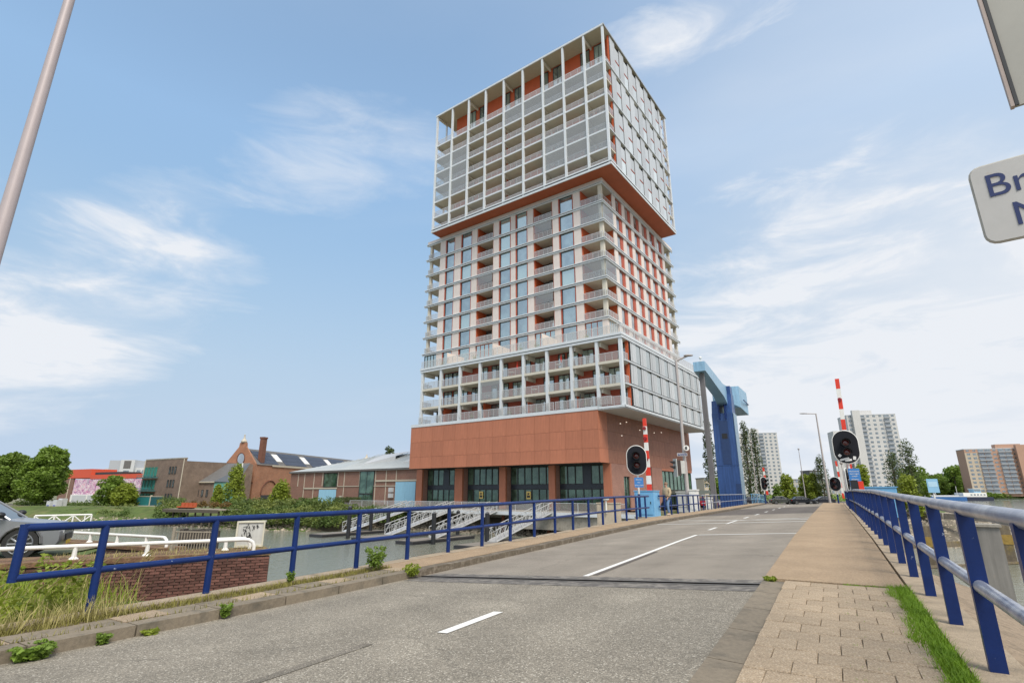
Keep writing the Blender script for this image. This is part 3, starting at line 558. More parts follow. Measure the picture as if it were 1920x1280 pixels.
glazed = {9: (1, 4, 5), 8: (1, 4, 5), 7: (1, 4, 5), 6: (1,), 5: (1,), 2: (2, 3, 4), 1: (2, 3, 4)}
for i in range(9):
    a0, a1 = cols_u[i] + .15, cols_u[i + 1] - .15
    for k in range(7):
        z = ZU[k]; row = 6 - k          # row 1 is the one under the penthouse
        railpane(a0, a1, .02, z, 1.1, posts=3)
        if row in glazed.get(i + 1, ()):
            B('glazing', c_wg, a0, a1, -.06, -.045, z + .06, ZU[k + 1] - .28)
            mb = MB()
            for j in (1, 2, 3): x = a0 + (a1 - a0) * j / 4; mb.box(x - .012, x + .012, -.075, -.06, z + .06, ZU[k + 1] - .28)
        hh = (ZU[k + 1] - .3 if k < 6 else ZT - .6)
        if i: window(cols_u[i] + (1.9 if i % 2 else .5), cols_u[i] + (3.6 if i % 2 else 2.2), 2.56, z + .1, hh if k < 6 else ZT - .4, frame=c_dark, mull=1)
        if i % 2 == 0 and i: B('beam', c_slab, cols_u[i] - .12, cols_u[i] + .12, .15, 2.6, (ZU[k + 1] if k < 6 else ZT - .1) - .62, (ZU[k + 1] if k < 6 else ZT - .1) - .27)
for z in ZU[:-1]: B('balcony_screen', c_org, -20.0, -19.86, 1.2, 2.6, z, z + 2.6)
for k in range(7):
    railpane(.1, 2.4, -35.98, ZU[k], 1.1, axis='b', posts=2)
    if k: B('beam', c_slab, -36.0, -35.76, .15, 2.6, ZU[k] - .62, ZU[k] - .27)
B('beam', c_slab, -36.0, -35.76, .15, 2.6, ZT - .72, ZT - .37)
B('corner_column', c_alu, -.3, .1, 26.5, 26.9, 46.35, ZT - .1); B('corner_column', c_alu, -36.2, -35.9, 26.5, 26.9, 46.35, ZT - .1); B('corner_column', c_alu, -36.2, -35.9, 2.4, 2.6, 46.35, ZT - .1)
# side screens: rows two storeys high
SR = [46.72, 52.3, 58.55, 64.8, 71.3]
def side_bay(ax, b0, wd, z0, z1, tall=True):
    B('joint_strip', c_dark, ax - .34, ax - .02, b0, b0 + .10, z0, z1)
    m_ = b0 + wd * .56
    B('screen_panel', c_scr, ax - .05, ax + .02, b0 + .15, m_, z0 + .04, z1 - .06)
    if tall:
        h = z1 - z0
        B('screen_panel', c_scr2, ax - .07, ax - .01, m_ + .06, b0 + wd - .08, z0 + .04, z0 + h * .42)
        B('screen_panel', c_scr, ax - .07, ax - .01, m_ + .06, b0 + wd - .08, z0 + h * .47, z1 - h * .14)
        B('louvre', c_red, ax - .06, ax + .03, m_ - .2, b0 + wd - .04, z0 + h * .425, z0 + h * .438); B('louvre', c_red, ax - .06, ax + .03, m_ - .1, b0 + wd - .04, z0 + h * .452, z0 + h * .463)
    else:
        B('screen_panel', c_scr3, ax - .07, ax - .01, m_ + .06, b0 + wd - .08, z0 + .04, z1 - .22); B('screen_rib', c_alu, ax + .021, ax + .06, m_ - .06, m_, z0 + .04, z1 - .06); B('screen_rib', m_grey, ax + .021, ax + .05, b0 + .75, b0 + .79, z0 + .04, z1 - .06)
B('side_wall', c_dark, -.42, -.36, 2.6, 24.7, 46.4, 71.2)
for r_ in range(4):
    z0, z1 = SR[r_], SR[r_ + 1]
    for i in range(6): side_bay(0, 2.05 + 3.5 * i, 3.5, z0 + .1, z1 - .1)
    side_bay(0, 23.05, 1.7, z0 + .1, z1 - .1)
    if r_:
        B('side_rail', c_alu, -.05, .17, .1, 26.7, z0 - .12, z0 + .02); B('side_rail', m_grey, -.05, .12, .1, 26.7, z0 + .10, z0 + .16)
    B('end_screen', c_org, -.34, -.06, 1.9, 2.02, z0 + .1, z1 - .1)
for k in range(7):
    railpane(.1, 1.9, -.06, ZU[k], 1.1, axis='b', posts=2)
    railpane(24.9, 26.5, -.06, ZU[k], 1.1, axis='b', posts=2)
for k in range(13):
    z = 46.6 + k * 2.0; B('bracing', m_grey, -.1, -.04, 24.9, 26.5, z, z + .06)

# ---------- middle block
ZM = [23.75, 26.82, 29.87, 32.92, 35.97, 39.02, 42.12, 45.3]; ZM0 = 19.75
AM0, AM1, BM0, BM1 = -39.25, -2.83, 2.24, 31.9
CZ = [20.8] + ZM
for z in ZM:
    B('floor_slab', c_slab, AM0 + .05, AM1 - .05, BM0 + .05, BM1 - .05, z - .26, z - .02)
    for (a0, a1, b0, b1) in ((AM0 - .35, AM1 + .30, BM0 - .30, BM0 + .02), (AM1 - .02, AM1 + .31, BM0 + .025, BM1 + .3)):
        B('slab_edge', c_alu, a0, a1, b0, b1, z - .06, z + .06)
        B('slab_edge', c_alu, a0 + .1, a1 - .08, b0 + .1, b1, z - .31, z - .15)
        B('slab_edge', c_dark, a0 + .2, a1 - .2, b0 + .2, b1, z - .145, z - .065)
B('header', c_pan, AM0 - .2, AM1 + .2, BM0 - .1, BM1 + .2, 45.36, 45.96)
B('core_wall', c_core, -36.1, -6.5, 4.85, 26.7, ZM0, 45.25); B('core_wall', c_core, -6.5, -3.1, 6.02, 26.7, ZM0, 45.25)
wins = [(-34.7, -32.5), (-30.9, -28.4), (-22.25, -19.85), (-18.8, -16.45), (-10.4, -7.8)]
pans = [(-36.1, -34.75), (-32.45, -30.95), (-28.35, -27.15), (-23.5, -22.3), (-19.8, -18.85), (-16.4, -15.25), (-11.55, -10.45), (-7.75, -6.55)]
balc = [(-27.1, -23.55), (-15.2, -11.6)]
lev = [(22.75, 23.55)] if False else []
floors = [(20.78, ZM[0])] + [(ZM[i], ZM[i + 1]) for i in range(7)]
floors = [(ZM0, ZM[0])] + floors[1:]
for fi, (z0, z1) in enumerate(floors):
    zb, zt = z0 + .065, z1 - .315
    for a0, a1 in pans:
        B('facade_panel', c_pan, a0, a1, BM0 - .06, BM0 + .2, zb, zt)
    for a0, a1 in wins:
        B('reveal', c_red, a0, a0 + .16, BM0 - .02, BM0 + .35, zb, zt); B('reveal', c_red, a1 - .12, a1, BM0 - .02, BM0 + .35, zb, zt)
        window(a0 + .17, a1 - .13, BM0 + .12, zb, zt, frame=c_dark)
    for a0, a1 in balc:
        if fi == 0:
            window(a0, a1, BM0 + .15, zb, zt, mull=3, frame=c_red); continue
        B('side_screen', c_org, a0, a0 + .12, BM0 + .05, 4.84, zb, zt + .1); B('side_screen', c_org, a1 - .1, a1, BM0 + .05, 4.84, zb, zt + .1)
        railpane(a0 + .14, a1 - .12, BM0 - .03, z0 + .04, 1.1, posts=4)
        window(a0 + 1.2, a1 - .2, 4.72, zb, zt, mull=1, frame=c_dark)
        if (fi, a0) in ((4, -27.1), (6, -15.2), (2, -15.2)) : B('glazing', c_wg, a0 + .14, a1 - .12, BM0 - .09, BM0 - .075, z0 + 1.2, zt)
    # corner balcony
    if fi:
        B('corner_column', c_slab, -3.5, -2.95, BM0 + .1, BM0 + .62, zb - .05, zt + .15)
        railpane(-6.5, -2.95, BM0 - .06, z0 + .04, 1.1, posts=4); railpane(BM0 + .05, 5.8, AM1 + .03, z0 + .04, 1.1, axis='b', posts=4)
        B('side_screen', c_org, -6.52, -6.4, BM0 + .1, 6.0, zb, zt + .1); B('side_screen', c_org, -4.2, -2.9, 5.9, 6.0, zb, zt + .1)
        window(-6.2, -4.3, 5.9, zb, zt, mull=1, frame=c_dark)
        if fi in (7 - 1, 3):
            B('glazing', c_wg, -6.5, -2.9, BM0 - .12, BM0 - .105, z0 + .1, zt); B('glazing', c_wg, AM1 + .085, AM1 + .1, BM0, 5.8, z0 + .1, zt)
        # left open corner
        B('corner_column', c_slab, -38.9, -38.45, BM0 + .1, BM0 + .6, zb - .05, zt + .15); B('side_screen', c_red, -36.2, -36.1, BM0 + .1, 5.5, zb, zt)
        railpane(AM0 + .1, -36.2, BM0 - .02, z0 + .04, 1.1, posts=2); railpane(BM0 + .1, 5.4, AM0 + .05, z0 + .04, 1.1, axis='b', posts=3)
    else:
        window(-6.5, -3.7, BM0 + .15, zb, zt, mull=2, frame=c_red); B('facade_panel', c_pan, -3.7, -2.9, BM0 - .04, BM0 + .4, zb, zt)
        window(BM0 + .5, 5.7, AM1 - .1, zb, zt, axis='b', mull=3, frame=c_pan)
        window(-39.2, -36.2, BM0 + .15, zb, zt, mull=3, frame=c_dark)
    # side bays
    B('facade_panel', c_pan, AM1 - .1, AM1 + .05, 5.8, 6.95, zb, zt)
    for j in range(6):
        u = 6.95 + 3.5 * j
        window(u + .05, u + 1.55, AM1 - .12, zb, zt, axis='b', m=c_win2, frame=c_red)
        B('reveal', c_red, AM1 - .2, AM1 - .06, u + 1.55, u + 2.34, zb, zt)
        B('facade_panel', c_pan, AM1 - .1, AM1 + .05, u + 2.35, u + 3.48, zb, zt)
    B('corner_column', c_slab, -3.5, -3.0, 31.2, 31.7, zb - .05, zt + .15)
    if fi: railpane(27.9, 31.6, AM1 + .03, z0 + .04, 1.1, axis='b', posts=4)
    B('side_screen', c_red, -4.5, -2.95, 27.9, 28.0, zb, zt)

# ---------- lower block
ZLb = [10.33, 13.15, 16.18, 19.25]
cols_l = [-34.75, -30.55, -26.45, -22.4, -18.35, -14.35, -10.35, -6.45, -2.62, .72]
AL, BL = .95, -2.26
for a in cols_l: B('column', c_alu, a - .2, a + .2, BL - .02, BL + .4, 10.36, 19.0)
B('floor_slab', c_slab, -35.0, .9, BL + .1, 31.5, 19.0, 19.6); B('fascia', c_alu, -35.15, 1.1, BL - .2, BL + .08, 19.36, 19.7); B('fascia', c_alu, -35.1, 1.05, BL - .12, BL + .08, 18.98, 19.27)
B('fascia', c_alu, .92, 1.15, BL + .085, 31.7, 19.36, 19.7); B('fascia', c_alu, .92, 1.09, BL + .085, 31.7, 18.98, 19.27)
for z in ZLb[1:3]:
    B('floor_slab', c_slab, -34.9, .8, BL + .06, 29.4, z - .3, z); B('slab_edge', c_slab, -34.95, .85, BL - .0, BL + .055, z - .34, z + .02)
B('floor_slab', c_alu, -35.0, 1.0, BL - .05, 31.6, 9.97, 10.3); B('fascia', c_alu, -2.6, 1.12, BL - .18, BL - .06, 10.1, 10.36); B('fascia', c_alu, 1.01, 1.13, BL - .18, 31.7, 10.1, 10.36)
B('core_wall', c_red, -32.3, .5, .3, 29.2, 10.3, 18.98)
for i in range(9):
    a0, a1 = cols_l[i] + .22, cols_l[i + 1] - .22
    for k in range(3):
        z = ZLb[k]; h = ZLb[k + 1] - z - .3
        if k: railpane(a0, a1, BL + .08, z + .02, 1.08, posts=3)
        if i or True:
            x = cols_l[i] + (.4 if (i + k) % 2 else 1.9); x = max(x, -32.0)
            window(x, x + 1.75, .22, z + .05, z + h - .1, mull=1, frame=c_dark)
            if i % 3 == 0: window(x + 2.1 if (i + k) % 2 else x - 1.5, x + 3.1 if (i + k) % 2 else x - .4, .22, z + .05, z + h - .1, frame=c_dark)
        if i in (5, 7, 2, 8) or i == 0: B('beam', c_slab, cols_l[i] + (.22 if i else .22), cols_l[i] + .5, BL + .42, .28, z + h - .62, z + h)
    if i in (3,): B('glazing', c_wg, a0, a1, BL + .0, BL + .015, ZLb[1] + .1, ZLb[2] - .36)
    if i in (1, 3, 5, 7): B('balcony_screen', c_org, cols_l[i] + .3, cols_l[i] + .42, -1.6, .28, 10.35, 12.8)
for x0 in (-34.9, -26, -17.5, -9): railpane(x0, x0 + 8.3 if x0 > -20 else x0 + 8.4, BL - .2, 10.52, 1.1, posts=9)
railpane(-.6 - 2.0 + .25, .5, BL - .1, 10.4, 1.1, posts=3)
for k in range(3):
    railpane(BL + .5, 0.2, -34.9, ZLb[k], 1.08, axis='b', posts=2); z = ZLb[k + 1]
    B('beam', c_slab, -34.9, -34.6, BL + .4, .28, z - .75, z - .32)
    railpane(BL + .5, -.25, .82, ZLb[k] + .02, 1.08, axis='b', posts=2)
    z0, z1 = ZLb[k] + .2, ZLb[k + 1] - .15
    B('end_screen', c_org, .5, .92, -.25, -.1, z0, z1)
    for i in range(8): side_bay(AL, .1 + 3.47 * i, 3.47, z0, z1, False)
    side_bay(AL, 27.86, 1.5, z0, z1, False)
    B('side_rail', c_alu, AL - .05, AL + .16, BL + .45, 31.4, z1 + .02, z1 + .16); B('side_rail', m_grey, AL - .05, AL + .1, BL + .45, 31.4, z1 + .22, z1 + .28)
    railpane(29.5, 31.2, .82, ZLb[k] + .02, 1.08, axis='b', posts=2)
B('side_wall', c_dark, .52, .56, -.1, 29.3, 10.35, 18.95)
B('corner_column', c_alu, .6, .95, 31.2, 31.55, 10.36, 19.0)
# terrace railing on top of the lower block
for i in range(9): railpane(-35 + 4 * i, -31.05 + 4 * i, BL - .02, 19.72, 1.15, posts=4)
for i in range(8): railpane(BL + .1 + 4.2 * i, BL + 4.25 + 4.2 * i, .98, 19.72, 1.15, axis='b', posts=4, m=MATS['railing_glass'])
for a in (-29.5, -20.0, -11.2): B('terrace_divider', c_pan, a, a + .06, BL + .2, 2.1, 19.7, 21.7)

# ---------- base
A0, A1, B0, B1, Z0, Z1 = -36.54, -2.75, -2.42, 32.6, 3.54, 10.03
B('base_core', c_core, A0 + .1, A1 - .1, B0 + .1, B1 - .1, Z0 + .03, Z1 - .02)
nw = 14; wd = (A1 - A0) / nw; zr_ = [Z0, 5.3, 7.6, Z1]
for i in range(nw):
    for j in range(3):
        B('cladding_panel', c_brn, A0 + wd * i + .011, A0 + wd * (i + 1) - .011, B0, B0 + .09, zr_[j] + .011, zr_[j + 1] - .011)
nd = 14; wd = (B1 - B0) / nd
for i in range(nd):
    for j in range(3):
        B('cladding_panel', c_brns if i > 0 else c_brn, A1 - .09, A1, B0 + wd * i + (.012 if i else .1), B0 + wd * (i + 1) - .012, zr_[j] + .01, zr_[j + 1] - .01)
        B('cladding_panel', c_brn, A0, A0 + .09, B0 + wd * i + (.012 if i else .1), B0 + wd * (i + 1) - .012, zr_[j] + .01, zr_[j + 1] - .01)
B('soffit', c_dark, A0 + .05, A1 - .05, B0 + .05, B1 - .2, Z0, Z0 + .025)
B('sill_band', c_alu, A0 - .04, A1 + .03, B0 - .06, B0 + .2, Z1 + .01, 10.5)
mb = MB(tw); mb.add([(A0 - .05, B0 - .03, Z1), (A1 + .02, B0 - .03, Z1), (A1 + .02, B0 + .75, Z1 + .55), (A0 - .05 + .9, B0 + .75, Z1 + .55), (A0 - .05, B0 + 3, Z1), (A0 + .85, B0 + 3, Z1 + .55), (A1 + .02, B0 + 1.2, Z1)],
    [(0, 1, 2, 3), (4, 0, 3, 5), (1, 6, 2)]); mb.build('sill', c_alu, tower)
# small lamps under the overhang
m_lamp = bpy.data.materials.new('lamp_glow'); m_lamp.use_nodes = True; m_lamp.node_tree.nodes['Principled BSDF'].inputs['Emission Color'].default_value = (1, .9, .75, 1); m_lamp.node_tree.nodes['Principled BSDF'].inputs['Emission Strength'].default_value = .5
for b, z in ((4, 8.9), (6, 9.3), (4.2, 7.3), (10.5, 8.6), (12.5, 8.3), (16, 8.7), (19, 9.0)): B('facade_lamp', m_lamp, A1 + .0, A1 + .05, b, b + .28, z, z + .06)
# piers and windows of the plinth
PB = .4; piers = [(-37.7, -36.4), (-29.25, -27.7), (-20.55, -19.4), (-12.05, -11.05), (-3.8, -2.76)]
for i, (a0, a1) in enumerate(piers):
    B('pier', c_brn, a0, a1, PB, PB + .35, -2.3, Z0 - .01)
    if i < 4: B('pier', c_brick, a0 + .05, a1 - .02, PB + .355, PB + 1.6, -2.3, Z0 - .01)
for i in range(4):
    a0 = piers[i][1]; a1 = piers[i + 1][0]; n = 6; wd = (a1 - a0) / n
    B('spandrel', mat('blue_black_panel', (.022, .03, .042), .35), a0, a1, 1.72, 1.85, .42, 1.0)
    for j in range(n):
        solidp = (i in (0, 3) and j in (3,)) or (i == 3 and j == 2 and False)
        if solidp: B('infill_panel', MATS['blue_black_panel'], a0 + wd * j + .02, a0 + wd * (j + 1) - .02, 1.7, 1.82, 1.0, 3.5)
        else: window(a0 + wd * j, a0 + wd * (j + 1), 1.75, 1.02, 3.5, m=c_win3, frame=c_dark)
        window(a0 + wd * j, a0 + wd * (j + 1), 1.75, -2.28, .4, m=c_win3, frame=c_dark)
for a in (-24.9 - .4, -16.3 - .3): 
    B('notice', mat('notice_yellow', (.75, .55, .16), .6), a, a + .75, 1.62, 1.66, -.95, .1)
    B('notice_text', c_dark, a + .12, a + .63, 1.60, 1.615, -.75, -.45); B('notice_text', c_dark, a + .22, a + .5, 1.60, 1.615, -.35, -.1)
B('base_core', c_core, -37.5, -3.1, 1.9, 32.4, -2.3, Z0 - .02)
sbr = [(.78, 4.3), (6.2, 13.2), (14.2, 18.25)]
for b0, b1 in sbr: B('brick_wall', c_brick, -3.05, -2.76, b0, b1, -2.4, Z0 - .01)
B('brick_wall', c_brick, -3.05, -2.77, .76, .775, -2.4, Z0 - .01)
window(4.3, 6.2, -2.95, -2.3, 2.0, axis='b', m=c_win3, mull=1, frame=c_dark); B('brick_wall', c_brick, -3.05, -2.77, 4.3, 6.2, 2.0, Z0 - .01)
window(13.2, 14.2, -2.95, -2.3, Z0 - .05, axis='b', m=c_win3, frame=c_dark)
for j in range(8): window(18.3 + 1.75 * j, 20.02 + 1.75 * j, -2.95, .3, Z0 - .4, axis='b', m=c_win3, frame=c_dark)
B('lintel', c_brn, -3.0, -2.75, 18.26, 32.4, Z0 - .38, Z0 - .01); B('canopy', mat('canopy_metal', (.13, .15, .13), .5), -3.0, -.6, 18.5, 34.8, -.25, .25)
for j in range(4): window(18.6 + 3.3 * j, 21.7 + 3.3 * j, -2.98, -2.3, -.28, axis='b', m=c_win3, mull=1, frame=c_dark)
# quay deck in front of the tower
quay = root('quay_deck', tw(-20, -4, -2.8)); quay['kind'] = 'structure'; quay['label'] = 'pale concrete quay deck on piles under the brown tower base'
blk('deck_slab', m_conc, TX, -47, 3.4, -6.2, .39, -2.85, -2.36, quay); blk('deck_edge', c_alu, TX, -47, 3.4, -6.3, -6.21, -2.75, -2.33, quay)
blk('deck_beam', m_conc, TX, -13.5, 3.4, -6.0, -5.2, -4.35, -2.86, quay); blk('deck_beam', m_conc, TX, -46, -14, -2.2, -1.6, -3.6, -2.86, quay)
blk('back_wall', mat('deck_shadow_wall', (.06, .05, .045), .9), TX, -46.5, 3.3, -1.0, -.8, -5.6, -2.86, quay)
m_pile = mat('pile_rust', (.20, .065, .03), .8, var=.3, scale=3, streak=.3); m_pilec = mat('pile_concrete', (.20, .17, .12), .9, var=.3, scale=3)
for i, a in enumerate([-44, -40, -36.5, -32, -28.5, -24, -20.5, -16, -12.5, -9, -5.5, -2, 1.2]):
    mb = MB(); p = tw(a, -4.6 if i % 2 else -3.2, -6); mb.tube([p, p + Vector((0, 0, 3.2))], .22, 10); smooth_angle(mb.build('pile', m_pile if i > 6 else m_pilec, quay))
# glass balustrade of the quay
rt = root('quay_balustrade', tw(-20, -6, -2.3), 'low glass balustrade along the quay deck edge', 'balustrade')
for a0 in range(-46, 2, 3):
    mb = MB(tw); mb.box(a0, a0 + 2.95, -6.12, -6.08, -1.28, -1.24); mb.box(a0, a0 + .05, -6.12, -6.08, -2.33, -1.28); mb.build('frame', c_alu, rt)
    blk('pane', c_rg, TX, a0 + .06, a0 + 2.94, -6.105, -6.095, -2.28, -1.3, rt)
# ---------- gangways, floats, mooring piles
m_float = mat('float_rubber', (.035, .035, .04), .7, var=.2); m_ftop = mat('float_deck', (.20, .18, .155), .8, var=.15)
c_galv = mat('gangway_aluminium', (.46, .47, .47), .4, .2, var=.08)
GN = ['leftmost aluminium gangway sloping down beside the brick hall', 'aluminium gangway second from the left below the tower', 'aluminium gangway third from the left below the tower', 'rightmost aluminium gangway below the tower']
def front_a(px, py, b):
    r_ = ray(px, py); V = Vector((TX[0][1], TX[1][1])); U = Vector((TX[0][0], TX[1][0])); C = Vector((14.479, 66.634)); k = (C.dot(V) + b) / (r_.x * V.x + r_.y * V.y); return (r_.x * U.x + r_.y * U.y) * k - C.dot(U)
for gi, (px, fl) in enumerate(((768, 1), (846, 1), (926, 1), (1028, 1))):
    a = front_a(px, 950, -6.2); g = root('gangway', tw(a, -6.3, -2.3), GN[gi], 'gangway', 'gangways between quay deck and pontoons')
    b0, z0, b1, z1 = -6.3, -2.3, -17.2, -4.85; n = 14; wd = .62
    P = lambda side, k, h: (a + side * wd, b0 + (b1 - b0) * k / n, z0 + (z1 - z0) * k / n + h)
    mb = MB(); mb.add([tw(*P(-1, 0, 0)), tw(*P(1, 0, 0)), tw(*P(1, n, 0)), tw(*P(-1, n, 0)), tw(*P(-1, 0, -.12)), tw(*P(1, 0, -.12)), tw(*P(1, n, -.12)), tw(*P(-1, n, -.12))], [(0, 1, 2, 3), (7, 6, 5, 4), (0, 3, 7, 4), (1, 5, 6, 2), (0, 4, 5, 1), (3, 2, 6, 7)]); mb.build('walkway', c_galv, g)
    for sd in (-1, 1):
        mb = MB(); mb.tube([tw(*P(sd, 0, 1.1)), tw(*P(sd, n, 1.1))], .05, 6); mb.tube([tw(*P(sd, 0, -.05)), tw(*P(sd, n, -.05))], .07, 6)
        mb.tube([tw(*P(sd, 0, .55)), tw(*P(sd, n, .55))], .025, 5)
        for k in range(n + 1): mb.tube([tw(*P(sd, k, 0)), tw(*P(sd, k, 1.1))], .03, 5)
        for k in range(n): mb.tube([tw(*P(sd, k, 1.1 if k % 2 else 0)), tw(*P(sd, k + 1, 0 if k % 2 else 1.1))], .03, 5)
        mb.build('side_truss', c_galv, g)
    f = root('pontoon', tw(a, -18, -5.2), ['dark floating pontoon at the foot of the leftmost gangway', 'dark floating pontoon at the foot of the second gangway from the left', 'dark floating pontoon at the foot of the third gangway', 'dark floating pontoon at the foot of the rightmost gangway'][gi], 'pontoon', 'pontoons below the gangways')
    blk('hull', m_float, TX, a - 1.3, a + 1.3, -21.5, -11.5, -5.45, -4.99, f); blk('deck_board', m_ftop, TX, a - 1.15, a + 1.15, -21.3, -11.7, -4.985, -4.93, f); blk('rubbing_strip', m_float, TX, a + 1.305, a + 1.36, -21.4, -11.6, -5.1, -4.95, f)
for i, (px, yb, yt) in enumerate(((652, 1009, 950), (694, 1000, 955), (726, 1003, 958), (812, 1020, 962), (913, 1022, 962), (858, 1003, 958))):
    p = gz(px, yb, -5.3); q = at(px, yt, p.y); mb = MB(); mb.tube([(p.x, p.y, -6), (p.x, p.y, q.z)], .24, 12)
    nm = ['left of the leftmost gangway', 'under the head of the leftmost gangway', 'right of the leftmost gangway', 'beside the second gangway from the left', 'beside the third gangway from the left', 'just behind the second gangway from the left'][i]
    mp_ = root('mooring_pile', (p.x, p.y, -6), 'black steel mooring pile standing in the water ' + nm, 'mooring pile', 'mooring piles by the pontoons'); smooth_angle(mb.build('shaft', m_blk, mp_)); mb = MB(); mb.tube([(p.x, p.y, q.z), (p.x, p.y, q.z + .18)], .25, 12, r1=.03); mb.build('cap', m_dsteel, mp_)

# small things left out on the terraces
def parasol(label, px, py, b, m, h=2.1):
    a = front_a(px, py, b); r_ = ray(px, py); z = {0: 19.72, 1: 16.2, 2: 10.4}[0 if py < 652 else (1 if py < 700 else 2)]; p = tw(a, b, z); rt = root('folded_parasol', p, label, 'parasol')
    mb = MB(); mb.tube([p, p + Vector((0, 0, h))], .035, 6); mb.build('pole', m_dsteel, rt); mb = MB(); mb.tube([p + Vector((0, 0, .9)), p + Vector((0, 0, 1.2)), p + Vector((0, 0, h))], [.06, .17, .04], 8); smooth_angle(mb.build('canopy', m, rt)); mb = MB(); mb.tube([p, p + Vector((0, 0, .1))], .25, 10); mb.build('foot', m_dsteel, rt)
parasol('folded red parasol on the upper row of balconies, left one', 970, 679, -1.6, m_red); parasol('folded red parasol on the upper row of balconies, right one', 1052, 664, -1.6, m_red)
parasol('folded grey parasol on the terrace above the brown base', 1088, 735, -1.4, mat('canvas_grey', (.12, .12, .12), .9)); parasol('folded white parasol on the terrace above the lower balconies', 937, 648, .2, mat('canvas_white', (.7, .69, .65), .9))
random.seed(17)
spots = [(-31.5, 'left end'), (-24, 'left middle'), (-16.5, 'middle'), (-12.5, 'right middle'), (-5, 'right end')]
for a, nm in spots:
    for z, lv in ((10.36, 'terrace above the brown base'), (19.72, 'terrace above the lower balconies')):
        p = tw(a + random.uniform(-.8, .8), -1.5 if z < 15 else -.6, z); rt = root('plant_pot', p, 'potted green plant at the %s of the %s' % (nm, lv), 'potted plant'); mb = MB(); mb.tube([p, p + Vector((0, 0, .45))], .18, 8, r1=.25); mb.build('pot', m_dsteel, rt)
        mb = MB()
        for _ in range(70): q = p + Vector((random.gauss(0, .22), random.gauss(0, .22), .5 + abs(random.gauss(0, .35)))); u = Vector((random.gauss(0, 1), random.gauss(0, 1), random.gauss(0, 1))).normalized() * .1; v = Vector((random.gauss(0, 1), random.gauss(0, 1), random.gauss(0, 1))).normalized() * .06; mb.add([q - u, q + v, q + u, q - v], [(0, 1, 2, 3)])
        mb.build('foliage', m_leaf, rt, uv=False)
for i, (a, z) in enumerate(((-29, 13.2), (-21.5, 13.2), (-13, 13.2), (-9, 16.2), (-4.5, 13.2), (-17, 16.2))):
    rt = root('balcony_table', tw(a, -1.4, z), ['round table on the second balcony from the left, middle row', 'round table on the fourth balcony from the left, middle row', 'round table on the sixth balcony from the left, middle row', 'round table on the seventh balcony from the left, top row', 'round table on the balcony next to the tower corner, middle row', 'round table on the fifth balcony from the left, top row'][i], 'table'); p = tw(a, -1.4, z)
    mb = MB(); mb.tube([p + Vector((0, 0, .72)), p + Vector((0, 0, .76))], .42, 12); mb.build('top', m_wht, rt); mb = MB(); mb.tube([p, p + Vector((0, 0, .72))], .04, 6); mb.build('leg', m_dsteel, rt)
# ================================================================== VEGETATION helpers
def leafcloud(mb, c, rx, ry, rz, n, size, shell=.55, flat=.0):
    for _ in range(n):
        while True:
            x, y, z = random.uniform(-1, 1), random.uniform(-1, 1), random.uniform(-1, 1); r2 = x * x + y * y + z * z
            if r2 < 1 and r2 > shell * shell * random.random(): break
        p = Vector((c[0] + x * rx, c[1] + y * ry, c[2] + z * rz)); s = size * random.uniform(.6, 1.35)
        u = Vector((random.gauss(0, 1), random.gauss(0, 1), random.gauss(0, .55))).normalized(); v = u.cross(Vector((random.gauss(0, 1), random.gauss(0, 1), random.gauss(0, 1)))).normalized()
        mb.add([p - u * s, p + v * s * .55, p + u * s, p - v * s * .55], [(0, 1, 2, 3)])
def tree(label, base, h, r, m=None, leaf=.3, n=3500, trunk=.3, crown0=.3, shape='round', clumps=26, group=None, name='tree', gaps=.5, lean=0):
    m = m or m_leaf; base = Vector(base); t = root(name, base, label, 'tree', group)
    mb = MB(); top = base + Vector((lean, 0, h * .82)); tr = trunk
    mb.tube([base, base + Vector((lean * .2, 0, h * .3)), base + Vector((lean * .6, .1, h * .6)), top], [tr, tr * .75, tr * .45, tr * .12], 8)
    cl = []
    for i in range(clumps):
        f = (i + .5) / clumps; zz_ = crown0 + (1 - crown0) * f
        if shape == 'round': rr = r * math.sqrt(max(.05, 1 - (2 * f - 1) ** 2)) * random.uniform(.35, .85)
        elif shape == 'poplar': rr = r * (1 - f) ** .45 * random.uniform(.25, .7)
        else: rr = r * (1 - f * .75) * random.uniform(.3, .85)
        an = i * 2.4 + random.uniform(-.5, .5); c = base + Vector((math.cos(an) * rr + lean * f, math.sin(an) * rr, h * zz_ * .96)); cs = r * (random.uniform(.26, .46) if shape == 'round' else random.uniform(.25, .4)); cl.append((c, cs))
        if i % 2 == 0:
            b0_ = base + Vector((lean * .5 * f, 0, h * max(.2, zz_ - .25) * .85)); mb.tube([b0_, (b0_ + c) / 2 + Vector((0, 0, h * .03)), c], [tr * .3, tr * .18, .02], 5)
    smooth_angle(mb.build('trunk', m_bark, t), 60)
    mb = MB()
    for c, cs in cl: leafcloud(mb, c, cs, cs, cs * (.8 if shape == 'round' else 1.3), n // clumps, leaf, .6)
    tag(mb.build('crown', m, t, uv=False)); return t
